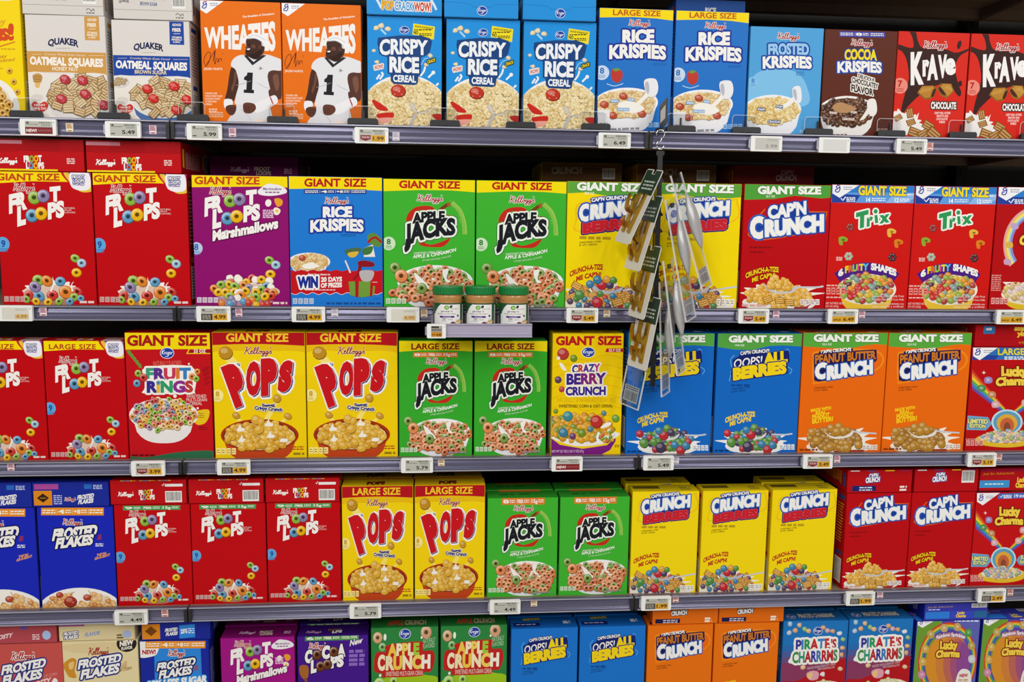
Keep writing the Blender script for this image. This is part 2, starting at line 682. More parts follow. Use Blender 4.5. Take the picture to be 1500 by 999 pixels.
def ink_mesh(name, tris, cols, m):
    n = len(tris)
    me = bpy.data.meshes.new(name)
    me.vertices.add(n * 3)
    me.vertices.foreach_set('co', tris.reshape(-1).astype(np.float32))
    me.loops.add(n * 3)
    me.loops.foreach_set('vertex_index', np.arange(n * 3, dtype=np.int32))
    me.polygons.add(n)
    me.polygons.foreach_set('loop_start', np.arange(0, n * 3, 3, dtype=np.int32))
    me.materials.append(m)
    at = me.attributes.new('ink', 'FLOAT_COLOR', 'CORNER')
    at.data.foreach_set('color', cols.reshape(-1).astype(np.float32))
    me.update()
    me.validate()
    return me


def orient(t, c, nrm):
    """make every triangle face along nrm"""
    g = np.einsum('ij,j->i', np.cross(t[:, 1] - t[:, 0], t[:, 2] - t[:, 0]), np.array(nrm, float)) < 0
    t[g] = t[g][:, ::-1]
    c[g] = c[g][:, ::-1]
    return t, c


def solid_tris(v, f, col):
    T = []
    for q in f:
        for i in range(1, len(q) - 1):
            T.append([v[q[0]], v[q[i]], v[q[i + 1]]])
    T = np.array(T, float)
    return T, np.tile(np.array([*lin(col), 1.0]), (len(T), 3, 1))


def carton(W, H, D, front, side, top, flap=None, sideart=None, back=None):
    """a folded cereal carton (mesh) and its tucked top flap (mesh); base centre at the origin"""
    b = 0.0009
    w, d = W / 2, D / 2
    prof = [(-w + b, -d), (w - b, -d), (w, -d + b), (w, d - b), (w - b, d), (-w + b, d), (-w, d - b), (-w, -d + b)]
    v = [(x, y, 0) for x, y in prof] + [(x, y, H) for x, y in prof]
    f = [(i, (i + 1) % 8, 8 + (i + 1) % 8, 8 + i) for i in range(8)] + [tuple(reversed(range(8))), tuple(range(8, 16))]
    P = [solid_tris(v, f, side)]
    if front:
        P.append(orient(*panel_tris(front.ops, (-w + b, -d, H), (W - 2 * b, 0, 0), (0, 0, -H), (0, -1, 0)), (0, -1, 0)))
    if sideart:
        P.append(orient(*panel_tris(sideart.ops, (-w, d - b, H), (0, -D + 2 * b, 0), (0, 0, -H), (-1, 0, 0)), (-1, 0, 0)))
        P.append(orient(*panel_tris(sideart.ops, (w, -d + b, H), (0, D - 2 * b, 0), (0, 0, -H), (1, 0, 0)), (1, 0, 0)))
    if back:
        P.append(orient(*panel_tris(back.ops, (w - b, d, H), (-W + 2 * b, 0, 0), (0, 0, -H), (0, 1, 0)), (0, 1, 0)))
    body = ink_mesh('carton', np.concatenate([p[0] for p in P]), np.concatenate([p[1] for p in P]), M['ink'])
    e = 0.0006
    t = 0.0007
    x0, x1, y0, y1 = -w + e, w - e, -d + e, d - e
    # flap with a tuck tab notched along the back edge
    prof = [(x0, y0), (x1, y0), (x1, y1 - .012), (x1 - .010, y1), (x0 + .010, y1), (x0, y1 - .012)]
    v = [(x, y, H + .0001) for x, y in prof] + [(x, y, H + t) for x, y in prof]
    f = [(i, (i + 1) % 6, 6 + (i + 1) % 6, 6 + i) for i in range(6)] + [tuple(reversed(range(6))), tuple(range(6, 12))]
    P = [solid_tris(v, f, top)]
    if flap:
        P.append(orient(*panel_tris(flap.ops, (x0, y1, H + t), (x1 - x0, 0, 0), (0, y0 - y1, 0), (0, 0, 1)), (0, 0, 1)))
    fl = ink_mesh('top_flap', np.concatenate([p[0] for p in P]), np.concatenate([p[1] for p in P]), M['ink'])
    return body, fl

# ------------------------------------------------------------------ carton artwork
LOOPS = ['8DB33F', '8B7CA6', '5C97BD', 'E8B116', 'DE7F2C', 'C93A30']
RED, YEL, WHT, NAVY = 'C60A16', 'F7DC06', 'F3F1EC', '1B2470'


def fruit_loop_art(kind):
    """red (or purple) carton of fruity rings"""
    pur = kind in ('marsh', 'marsh_small')
    base = '8E0E6C' if kind == 'marsh' else 'A11383' if pur else 'C00711'
    c = Art(((457, 222), (950, 228), (965, 885), (495, 885)), 3)
    if kind in ('large',):
        c.frame(((457, 190), (950, 190), (968, 888), (492, 888)))
    if kind == 'regular':
        c.frame(((450, 225), (955, 225), (975, 880), (490, 880)))
    c.bg(base)
    if kind == 'regular':
        c.strip('3C9A50', 510, 228, 895, 258, ['9', 'FIBER', '15g'])
        c.shift(-23)
    if kind in ('giant', 'large'):
        y0 = 222 if kind == 'giant' else 190
        c.P(YEL, [(450, y0 - 6), (960, y0 - 6), (960, y0 + 60), (820, y0 + 52), (640, y0 + 50), (450, y0 + 62)])
        c.B('C8232A', [(800, y0 - 10), (960, y0 - 20), (970, y0 + 75), (900, y0 + 95), (840, y0 + 60)])
        c.B('E9C13C', [(815, y0 - 8), (960, y0 - 20), (970, y0 + 85), (905, y0 + 104), (850, y0 + 62)])
        c.B('7E5AA8', [(830, y0 - 8), (960, y0 - 20), (970, y0 + 50), (905, y0 + 60)])
        c.B('F0EDF4', [(845, y0 + 6), (935, y0), (948, y0 + 80), (900, y0 + 96), (850, y0 + 75)])
        if kind == 'giant':
            c.T('GIANT SIZE', 463, y0 + 45, 790, y0 + 45, 33, 'C4481A', b=.035)
        else:
            c.T('LARGE SIZE', 490, y0 + 48, 780, y0 + 48, 28, 'B8401A', b=.03, sp=.05)
        c.T('FROOT', 856, y0 + 35, 918, y0 + 35, 17, WHT, out=((3, '2F3C8C'),))
        c.T('LOOPS', 860, y0 + 56, 918, y0 + 55, 17, WHT, out=((3, '2F3C8C'),))
        c.T('WORLD', 856, y0 + 70, 918, y0 + 70, 11, '6A4B94')
    if kind == 'marsh':
        c.P('F5DC08', [(440, 216), (970, 216), (970, 285), (800, 280), (440, 285)])
        c.T('GIANT SIZE', 472, 268, 808, 268, 37, 'C4481A', b=.035)
    if pur:
        dy = 10 if kind == 'marsh' else -12
        c.B('EDEAF0', [(800, 292 + dy), (825, 270 + dy), (850, 255 + dy), (885, 258 + dy), (915, 265 + dy), (945, 285 + dy), (940, 305 + dy), (870, 318 + dy), (810, 312 + dy)])
        c.T('Marshmallow', 826, 288 + dy, 922, 288 + dy, 13, '73336C', b=.02)
        c.G('8A5A86', 838, 910, 296 + dy, 7)
        c.B('F3EFE8', [(842, 352), (856, 346), (868, 356), (866, 376), (850, 384), (838, 370)])
        c.B('E8A02C', [(884, 346), (906, 340), (926, 352), (922, 376), (898, 382)])
        c.B('F2ECDC', [(880, 396), (896, 388), (916, 402), (906, 424), (886, 424)])
        c.E('E9C23E', 898, 406, 8)
    y = 0
    c.shift(0)
    if kind == 'marsh_small':
        c.shift(-42)
    c.script(548, 322, 660, 318, 38, WHT if not pur else WHT, None, .62)
    c.script(548, 322, 660, 318, 38, 'B01825', None, .3)
    ow = ((5, base),)
    c.T('FR', 528, 432, 622, 406, 82, WHT, out=ow, b=.06, grow=-.05)
    c.T('T', 738, 380, 794, 374, 72, WHT, out=ow, b=.07)
    c.O(657, 354, 32, '8DB33F')
    c.O(704, 345, 32, '8B7CA6')
    c.T('L', 570, 494, 614, 482, 84, WHT, out=ow, b=.07)
    c.T('PS', 727, 460, 812, 446, 72, WHT, out=ow, b=.06)
    c.O(645, 444, 32, '5C97BD')
    c.O(692, 434, 32, 'EBB010')
    if not pur:
        for j, t in enumerate(('NATURAL', 'FRUIT', 'FLAVORS')):
            c.T(t, 810, 411 + j * 11, 810 + (58, 40, 58)[j], 411 + j * 11, 8, 'F0D8D2', b=.0)
    else:
        c.G('E6C6DE', 826, 880, 400, 6, 5, 9)
        c.T('Marshmallows', 572, 560, 905, 492, 48, WHT, out=((5, shade(base, .7)),), b=.05)
        c.T('with', 618, 522, 650, 514, 12, WHT)
    if kind == 'marsh_small':
        c.unshift()
    if not kind.startswith('marsh'):
        c.E('5EA7DE', 492, 590, 37)
        c.T('9', 486, 603, 508, 603, 32, '1C4E9C', b=.03)
        c.G('2B62A8', 478, 520, 610, 3, 3, 7)
    else:
        c.E('B9CCEA', 490, 600, 32)
        c.T('8', 479, 608, 501, 608, 30, '2F5FB0', b=.03)
        c.G('2B62A8', 470, 512, 614, 3, 3, 7)
    # flying rings and the splashing glass bowl
    c.O(861, 657, 24, '8DB33F', .8, 20)
    c.O(893, 680, 23, '9DC0D6', .9)
    c.O(866, 727, 25, 'EBB010', .85)
    c.splash('F3EFEA', 735, 830, 125, 62, 18, .22)
    if pur:
        c.bowl(745, 815, 170, 40, 80, 'B98AA0', 'D9C4B4', 'D8B9A6')
        c.pile(745, 800, 160, 62, 36, lambda x, y, k: c.O(x, y, 23, k, .85, c.rng.uniform(-40, 40)) if c.rng.random() < .7 else c.flake(x, y, 22, 'F1EADB'), LOOPS)
        c.pile(745, 868, 140, 22, 34, lambda x, y, k: c.ball(x, y, 17, k), LOOPS)
    else:
        c.bowl(745, 822, 150, 36, 66, 'B87A66', 'E7D8C8', 'DFC3B0')
        for x, yy, r, k in ((620, 840, 27, 5), (675, 842, 28, 2), (742, 838, 29, 5), (810, 822, 36, 4), (868, 820, 26, 5), (672, 765, 30, 0), (716, 768, 29, 4), (783, 770, 26, 2), (655, 797, 30, 1), (852, 846, 22, 0), (610, 858, 20, 0), (660, 868, 20, 3), (720, 872, 22, 3), (775, 868, 20, 0), (830, 868, 20, 2), (575, 860, 18, 5), (885, 852, 18, 2)):
            c.O(x, yy, r, LOOPS[k], .85, c.rng.uniform(-40, 40))
        c.S('F6F3EE', 9, [(735, 820), (750, 785), (745, 750)], taper=True)
        c.S('F6F3EE', 9, [(845, 820), (840, 790), (852, 772)], taper=True)
    c.facts(500, 845, 110, 26, 'D9A6A0' if not pur else 'E4D3E2')
    c.G('EBD3CE', 880, 952, 866, 11)
    return c


def rice_k_art(kind):
    """blue carton of crisped rice with a big white bowl"""
    if kind == 'giant':
        c = Art(((583, 107), (1107, 117), (1120, 840), (600, 838)), 5)
        c.bg('1F7AD2')
        c.P(YEL, [(570, 100), (1120, 100), (1120, 190), (1000, 183), (850, 178), (700, 176), (570, 178)])
        c.T('GIANT SIZE', 670, 163, 1020, 165, 42, 'B5141C', b=.035)
        c.strip('23418F', 668, 179, 1022, 205, ['', '4', '+8', ''])
        c.script(782, 262, 920, 256, 34, WHT, None, .75)
        c.script(782, 262, 920, 256, 34, 'A51726', None, .34)
        o = ((10, '1C3BA0'), )
        c.T('RICE', 776, 338, 942, 336, 56, WHT, out=o, b=.06)
        c.T('KRISPIES', 706, 418, 1008, 416, 60, WHT, out=o, b=.05, arc=8)
        c.G('174D98', 880, 965, 432, 4, 2, 9)
        c.bowl(700, 588, 120, 52, 60, 'E9E7EE', 'EFEDF2', 'E9DCC2')
        c.pile(700, 590, 112, 46, 17, c.puff, ['D9B270', 'E3C48A', 'CFA35C'])
        c.berry(660, 565, 20, 'B8472E')
        c.B('F4EFE6', [(660, 610), (690, 596), (720, 590), (740, 602), (760, 612), (720, 626), (680, 626)])
        pts = [(590 + i * 33, 636 + (6 if i % 2 else -4)) for i in range(18)]
        low = [(590 + i * 33, 768 + (6 if i % 2 else -6)) for i in range(18)]
        c.P('C3141F', pts + low[::-1])
        c.S('E8D9EC', 3, low)
        c.T('Enter for a chance to', 696, 664, 820, 664, 11, WHT, b=.02)
        c.T('WIN', 634, 733, 752, 730, 56, '1B2E92', out=((9, WHT),), b=.07)
        c.T('20 DAYS', 768, 700, 888, 698, 24, WHT, b=.05)
        c.T('OF PRIZES', 768, 734, 888, 730, 24, WHT, b=.05)
        c.G('F0C8C4', 680, 850, 744, 6)
        c.P('6E9B3A', [(925, 700), (1080, 695), (1070, 780), (1000, 790), (935, 778)])
        c.P('B01620', [(962, 698), (984, 698), (982, 788), (964, 786)])
        c.P('B01620', [(1050, 697), (1066, 697), (1060, 782), (1046, 784)])
        c.B('8C1420', [(976, 590), (1010, 580), (1060, 590), (1072, 604), (1060, 616), (990, 614)])
        c.P('8C1420', [(980, 610), (1000, 612), (990, 660), (960, 690), (945, 690), (975, 655)])
        c.B('B9B3B4', [(990, 640), (1066, 640), (1056, 690), (1020, 700), (996, 685)])
        c.E('C3141F', 1074, 703, 22)
        c.S('F0E0E0', 3, [(1060, 703), (1088, 703)], False)
        c.B('5E8A40', [(1030, 440), (1070, 425), (1112, 465), (1095, 505), (1040, 480)])
        c.S('B01620', 12, [(1030, 480), (1070, 450), (1110, 478)])
        c.P('E9E6DC', [(1012, 510), (1060, 490), (1075, 560), (1010, 560)])
        c.B('41773C', [(1005, 515), (1060, 500), (1050, 540), (1010, 548)])
        c.B('4A6B48', [(905, 520), (990, 508), (978, 545), (945, 562), (915, 550)])
        c.B('D9B53A', [(920, 538), (980, 530), (960, 560), (930, 560)])
        c.S('D9DDE6', 9, [(905, 580), (918, 610), (935, 650)])
        c.facts(608, 795, 125, 32, 'BFD0E8')
        c.T('CEREAL', 1062, 803, 1108, 803, 12, '174D98', b=0)
        c.G('174D98', 800, 1110, 818, 12)
        return c
    c = Art(((73, 48), (545, 60), (525, 840), (62, 815)), 6)
    c.bg('2273C8')
    c.P(YEL, [(60, 40), (560, 40), (560, 128), (430, 112), (280, 104), (60, 108)])
    c.T('LARGE SIZE', 155, 92, 462, 98, 34, 'C4601C', b=.03)
    c.script(252, 160, 392, 158, 38, WHT, None, .75)
    c.script(252, 160, 392, 158, 38, 'B01825', None, .34)
    o = ((11, '18349A'),)
    c.T('RICE', 216, 270, 422, 266, 78, WHT, out=o, b=.06)
    c.T('KRISPIES', 134, 366, 500, 374, 78, WHT, out=o, b=.05, arc=10)
    c.G('15509C', 415, 500, 400, 4, 2, 9)
    c.badge(90, 455, 46, '8', 'C9DCF2', '2E6DB4', 1.0)
    c.B('C03A30', [(150, 440), (185, 430), (218, 452), (215, 500), (180, 520), (150, 490)])
    c.B('6B9A45', [(160, 440), (180, 426), (205, 436), (180, 448)])
    c.S('A9CDEE', 6, [(120, 525), (170, 540), (225, 525)])
    c.bowl(245, 650, 205, 98, 175, 'ECEBEF', 'F3F2F4', 'E9DDC6', .8)
    c.pile(240, 660, 190, 88, 19, c.puff, ['DDB878', 'E5C890', 'D2A862', 'EAD2A2'])
    for x, y in ((105, 655), (225, 605), (345, 720), (160, 725)):
        c.berry(x, y, 27, 'B8472E', 10)
    c.B('F4F0E8', [(190, 660), (250, 635), (320, 655), (360, 690), (300, 715), (220, 700)])
    c.P('F4F0E8', [(380, 575), (410, 590), (330, 665), (285, 670), (340, 620)])
    c.B('ECEBEF', [(358, 510), (430, 500), (450, 560), (430, 610), (380, 606)])
    c.B('B9BCC6', [(366, 522), (384, 520), (392, 560), (384, 596), (366, 560)])
    for t, x, y in (('SNAP!', 148, 640), ('POP!', 258, 634), ('CRACKLE!', 190, 694)):
        c.T(t, x, y, x + (len(t) * 9), y + 4, 12, 'DCEAF8', out=((4, '6FA0D0'),), b=.04)
    c.R('E9E8EA', 66, 690, 140, 800)
    c.G('9A9A9E', 78, 130, 770, 8, 2, 14)
    c.G('8F9096', 150, 330, 806, 14)
    c.facts(390, 778, 130, 30, '9BC2EA', 4, '2D6BB0')
    return c


def apple_j_art(kind):
    c = Art(((44, 88), (555, 94), (557, 803), (47, 800)), 7)
    base = '3FB231' if kind != 'large' else '35A82C'
    if kind == 'giant':
        c.bg(base)
        c.P('F4DF0A', [(40, 80), (560, 80), (560, 160), (420, 150), (250, 148), (40, 156)])
        c.T('GIANT SIZE', 130, 136, 472, 139, 38, 'BE2018', b=.04)
    elif kind == 'large':
        c.frame(((44, 62), (555, 64), (557, 815), (47, 812)))
        c.bg(base)
        c.P('F0D80C', [(40, 55), (560, 55), (560, 132), (420, 124), (200, 122), (40, 132)])
        c.T('LARGE SIZE', 128, 116, 464, 116, 36, '8C1C14', b=.035)
        c.strip('DF7A28', 140, 134, 452, 166, ['8', 'FIBER', '15g'])
    else:
        c.frame(((44, 122), (555, 122), (557, 820), (47, 820)))
        c.bg(base)
        c.strip('DF7A28', 145, 120, 458, 168, ['8', 'FIBER', '15g'])
    c.script(226, 212, 374, 208, 36, WHT, None, .8)
    c.script(226, 212, 374, 208, 36, 'A81A26', None, .36)
    # apple outline behind the name, cinnamon trail
    c.B('C22A1C', [(172, 330), (178, 285), (220, 245), (290, 235), (330, 250), (300, 262), (240, 262), (215, 300), (200, 340)])
    c.B('C22A1C', [(385, 285), (430, 295), (450, 330), (425, 370), (400, 330)])
    c.B('C22A1C', [(240, 425), (300, 452), (360, 440), (420, 415), (380, 462), (300, 465), (250, 455)])
    c.S('7A3B16', 20, [(350, 268), (385, 240), (412, 224)])
    c.E('A5592A', 410, 228, 11, 13)
    c.S('7CC04C', 26, [(425, 218), (470, 260), (495, 330), (500, 395)])
    c.S('A5C85A', 6, [(430, 215), (480, 265), (505, 335), (508, 395)])
    for k in range(26):
        t = k / 26
        c.E('C9B04A', 425 + 80 * t ** .6 + c.rng.uniform(-14, 14), 215 + 180 * t + c.rng.uniform(-10, 10), 2.2, n=6)
    oo = ((15, '1F6E26'), (11, 'EDF3E8'))
    c.T('JACKS', 160, 455, 448, 392, 92, '1B1D24', out=oo, b=.06, arc=16, grow=-.25)
    c.P('1B1D24', [(168, 420), (200, 420), (196, 452), (158, 486), (164, 455)])
    c.T('APPLE', 204, 332, 388, 318, 50, '1B1D24', out=((8, 'EDF3E8'),), b=.06, arc=4)
    c.T('JACKS', 160, 455, 448, 392, 92, '1B1D24', b=.06, arc=16, grow=-.25)
    if kind == 'giant':
        c.badge(72, 446, 38, '8', 'CFE8C4', '2E7A32', 1.0)
    c.T('SWEETENED CEREAL WITH', 214, 508, 372, 497, 12, 'E4F2DA', b=.01)
    c.T('APPLE & CINNAMON', 208, 529, 452, 488, 18, 'F0F6E8', b=.03, arc=-8)
    c.T('OTHER NATURAL FLAVORS', 262, 546, 424, 520, 10, 'D6ECC8', b=.0, arc=-4)
    c.bowl(335, 662, 215, 95, 135, 'E6E6E8', 'F0EFEF', 'EFE6DA', .85)
    c.pile(335, 672, 205, 92, 34, lambda x, y, k: c.O(x, y, 23, k, c.rng.uniform(.55, .95), c.rng.uniform(-60, 60)), ['D8824E', 'CE7440', 'DE9460', '7C9A48', '8AA656', 'C96C44'])
    for x, y in ((150, 700), (330, 720)):
        c.pile(x + 60, y + 30, 120, 50, 36, lambda a, b, k: c.O(a, b, 25, k, .85, c.rng.uniform(-40, 40)), ['D8824E', 'DE9460', '7C9A48', 'C96C44'])
    c.B('F2EEE8', [(215, 610), (255, 640), (300, 690), (275, 700), (235, 665)])
    c.B('F2EEE8', [(375, 600), (410, 590), (400, 640), (425, 660), (395, 660)])
    c.O(107, 581, 30, '7C9A48')
    c.O(142, 627, 36, 'DE8850')
    c.O(258, 697, 30, '7C9A48')
    c.facts(56, 755, 120, 30, 'CFE6C2')
    c.G('8E8E8E', 390, 520, 786, 12)
    return c


def crunch_letters(c, txt, x0, y0, x1, y1, cap, k=1.0, fill=WHT, rim=NAVY):
    c.T(txt, x0, y0, x1, y1, cap, fill, out=((cap * .17, '1C3E9E'), (cap * .07, rim)), b=.075, arc=cap * .1)


def berries_art(kind):
    """yellow carton of corn squares and berry balls"""
    c = Art(((555, 130), (990, 125), (993, 785), (562, 795)), 9)
    c.bg('F5D80C' if kind != 'giant' else 'F6DA04')
    if kind == 'giant':
        c.P('5DA53C', [(550, 120), (1000, 115), (1000, 192), (930, 200), (760, 200), (650, 184), (550, 192)])
        c.T('GIANT SIZE', 600, 172, 952, 170, 38, 'F2F4EC', out=((3, '3E7E2C'),), b=.055)
        c.T('23.9 OZ', 640, 193, 690, 193, 11, 'F2F4EC', b=.02)
        c.shift(64)
    c.B('F0C010', [(598, 200), (620, 175), (680, 165), (950, 140), (975, 150), (960, 260), (620, 330), (600, 260)])
    c.B('F5D80C', [(606, 204), (626, 182), (684, 172), (945, 148), (966, 156), (952, 256), (626, 322), (608, 260)])
    c.P('1C3E9E', [(675, 175), (668, 152), (860, 132), (880, 155), (940, 148), (936, 275), (640, 300), (618, 240), (612, 205)])
    c.T('BERRIES', 636, 334, 926, 298, 48, 'C8202C', out=((9, NAVY),), b=.07, arc=4)
    c.T('BERRIES', 636, 334, 926, 298, 48, 'C8202C', out=((2, 'E8606A'),), b=.07, arc=4)
    c.T('C', 615, 268, 672, 264, 78, WHT, out=((8, '2A58B8'),), b=.07)
    c.T('RUNCH', 672, 258, 934, 220, 66, WHT, out=((8, '1C3E9E'), (4, '7FA6DE')), b=.07, arc=3)
    c.T("CAP'N CRUNCH'S", 676, 170, 860, 150, 18, WHT, out=((4, '1C3E9E'),), b=.05, arc=4)
    c.G('B89A18', 622, 780, 352, 15, 1)
    c.T('SWEETENED CORN', 622, 391, 732, 381, 9, '5E4A10', b=.02)
    c.T('& OAT CEREAL', 622, 404, 712, 397, 9, '5E4A10', b=.02)
    if kind == 'giant':
        c.unshift()
        c.shift(34)
    c.T('CRUNCH-A-TIZE', 578, 600, 745, 556, 26, 'B8281C', b=.05, arc=14)
    c.T("ME CAP'N!", 612, 622, 738, 594, 24, 'B8281C', b=.05, arc=6)
    if kind == 'giant':
        c.unshift()
        c.shift(8)
    c.splash('F1ECDF', 745, 730, 160, 60, 18, .5)
    c.B('EDE6D8', [(570, 740), (930, 740), (940, 790), (560, 795)])
    c.pile(745, 728, 185, 66, 30, lambda x, y, k: c.pillow(x, y, 20, k) if k[0] in 'DE' else c.ball(x, y, 16, k), ['DD9A34', 'E0A23C', 'D89030', 'DC9A38', '3A7E9E', '4E8A42', 'C03434', '5A4468'])
    c.S('C9CCD4', 9, [(850, 690), (960, 668), (995, 664)])
    c.B('B5B9C4', [(690, 655), (740, 690), (800, 692), (850, 672), (830, 700), (760, 710), (700, 690)])
    for x, y, r, k in ((742, 662, 26, 'C02A34'), (718, 636, 22, '3A7FA8'), (682, 660, 20, '3A7FA8'), (782, 662, 20, '4A3E5C'), (765, 632, 20, 'DD9A34'), (800, 636, 18, '4E8A42'), (630, 718, 25, '4E8A42'), (722, 757, 27, 'C02A34'), (735, 710, 16, '4E8A42'), (800, 720, 16, '3A7FA8')):
        c.ball(x, y, r, k)
    c.pillow(825, 755, 26, 'DFA03C', -20)
    c.pillow(615, 672, 24, 'DFA03C', 30)
    if kind == 'giant':
        c.unshift()
    c.T('NET WT 11.7 OZ' if kind != 'giant' else 'NET WT 23.9 OZ', 575, 772, 690, 770, 13, '6A5A1C', b=.01)
    c.facts(892, 738, 96, 34, 'F2EFE4')
    return c


def capn_art(kind):
    """red carton of golden corn squares"""
    c = Art(((190, 190), (607, 195), (573, 812), (148, 815)), 11)
    c.bg('BC0912')
    if kind == 'giant':
        c.P('4FA03A', [(140, 180), (620, 180), (620, 252), (560, 258), (430, 245), (330, 262), (140, 268)])
        c.T('GIANT SIZE', 250, 236, 560, 236, 34, 'EEF3E8', out=((3, '357A2A'),), b=.06)
        c.T('25.7 OZ', 290, 254, 335, 254, 10, 'EEF3E8', b=.02)
        c.shift(62)
    c.S('D8601C', 7, [(285, 250), (215, 330), (200, 380), (240, 405), (330, 395), (570, 352), (588, 262), (500, 262)], False)
    c.P('1C3E9E', [(290, 300), (305, 235), (490, 205), (500, 265), (575, 265), (570, 360), (300, 392), (215, 392), (208, 320)])
    c.T('C', 208, 390, 282, 386, 92, WHT, out=((9, '2A58B8'),), b=.08)
    c.T('RUNCH', 282, 382, 572, 352, 72, WHT, out=((9, '1C3E9E'), (3, '7FA6DE')), b=.07)
    c.T("CAP'N", 298, 296, 486, 270, 58, WHT, out=((7, '1C3E9E'), (2, '7FA6DE')), b=.05, arc=-2)
    c.G('7E0A10', 205, 320, 438, 7, 1)
    c.G('7E0A10', 205, 275, 462, 7, 1)
    if kind == 'giant':
        c.unshift()
        c.shift(22)
    c.T('CRUNCH-A-TIZE', 182, 640, 348, 606, 24, 'F2D21C', out=((3, '8E1008'),), b=.04, arc=14)
    c.T("ME CAP'N!", 214, 660, 330, 634, 22, 'F2D21C', out=((3, '8E1008'),), b=.04, arc=6)
    if kind == 'giant':
        c.unshift()
        c.shift(4)
    c.splash('F1ECDF', 345, 745, 160, 55, 16, .5)
    c.B('EFEAE0', [(190, 760), (500, 760), (490, 812), (210, 815)])
    c.B('B4262A', [(420, 805), (500, 795), (510, 770), (480, 818)])
    c.pile(345, 742, 165, 60, 27, c.puff, ['DFA436', 'E3AC40', 'D89A2C', 'E8B650'])
    c.S('C9CCD4', 9, [(440, 700), (530, 700), (570, 694)])
    c.B('C9C6C4', [(270, 680), (320, 720), (380, 722), (440, 694), (420, 726), (340, 736), (290, 715)])
    c.pile(345, 685, 62, 36, 24, c.puff, ['DFA436', 'E8B650', 'E3AC40'])
    for x, y in ((350, 770), (400, 780), (290, 765)):
        c.pillow(x, y, 22, 'DDA032')
    if kind == 'giant':
        c.unshift()
    c.facts(455, 765, 100, 30, 'F0E0DC')
    c.G('E0B0A8', 160, 280, 795, 12)
    return c


def oops_art(kind):
    c = Art(((640, 88), (1165, 85), (1108, 808), (603, 812)), 13)
    if kind == 'small':
        c.frame(((640, 126), (1165, 124), (1112, 838), (607, 838)))
    c.bg('1468C4' if kind != 'small' else '1A72CC')
    if kind != 'small':
        c.P('55A344', [(630, 78), (1170, 75), (1170, 165), (1040, 158), (960, 162), (850, 188), (740, 186), (630, 170)])
        c.T('GIANT SIZE', 704, 140, 1106, 136, 38, 'EEF3E8', out=((3, '357A2A'),), b=.06)
        c.T('19.8 OZ', 745, 165, 802, 165, 11, 'EEF3E8', b=.02)
    for p in ([(740, 220), (715, 250), (725, 300)], [(1060, 180), (1080, 190), (1075, 230)], [(1070, 290), (1095, 310), (1080, 335)], [(705, 380), (715, 340), (715, 320)]):
        c.S('6FB2E8', 4, p)
    c.P('16246E', [(728, 305), (728, 250), (770, 225), (770, 208), (950, 190), (955, 205), (1080, 190), (1082, 262), (1068, 270), (1070, 330), (725, 382), (715, 330)])
    c.T("CAP'N CRUNCH'S", 776, 220, 958, 202, 20, WHT, out=((3, '16246E'),), b=.04, arc=3)
    c.T('OOPS!', 732, 300, 908, 276, 52, WHT, out=((4, '16246E'),), b=.015, lean=.12)
    c.T('ALL', 918, 276, 1070, 256, 62, 'F3D416', out=((5, '16246E'),), b=.07)
    c.T('BERRIES', 728, 370, 1062, 324, 64, 'F3D416', out=((6, '16246E'),), b=.075, arc=2)
    c.G('0E4A94', 718, 838, 398, 13)
    c.T('SWEETENED CORN', 718, 434, 832, 420, 10, '0C3876', b=.02)
    c.T('& OAT CEREAL', 718, 450, 808, 438, 10, '0C3876', b=.02)
    c.T('CRUNCH-A-TIZE', 678, 632, 862, 592, 27, 'F2D21C', b=.05, arc=12)
    c.T("ME CAP'N!", 706, 652, 838, 620, 25, 'F2D21C', b=.05, arc=5)
    c.splash('F1F0EE', 850, 755, 165, 70, 18, .5)
    c.B('F0EEEA', [(700, 750), (1010, 740), (990, 805), (730, 805)])
    c.pile(855, 735, 160, 66, 31, lambda x, y, k: c.ball(x, y, 19, k), ['B5303A', '3A7FA8', '5C8E3E', '4A3E5C', '5C8E3E', '3A6E9A'])
    c.S('C9CCD4', 9, [(960, 700), (1040, 702), (1090, 696)])
    c.B('D9D6D8', [(780, 690), (830, 715), (890, 715), (930, 690), (910, 720), (840, 730)])
    for x, y, r, k in ((833, 698, 30, 'B82C34'), (806, 672, 22, '3A7FA8'), (856, 660, 24, '5C8E3E'), (878, 684, 22, '4A3E5C'), (690, 692, 22, 'B82C34'), (713, 746, 27, '5C8E3E'), (813, 772, 31, '453A56'), (932, 790, 26, 'B82C34'), (898, 757, 22, '3A7FA8'), (965, 762, 22, '3A7FA8'), (772, 740, 23, '5C8E3E')):
        c.ball(x, y, r, k)
    c.facts(1010, 760, 95, 32, 'E9EEF4')
    c.G('0C3876', 615, 700, 792, 10)
    return c


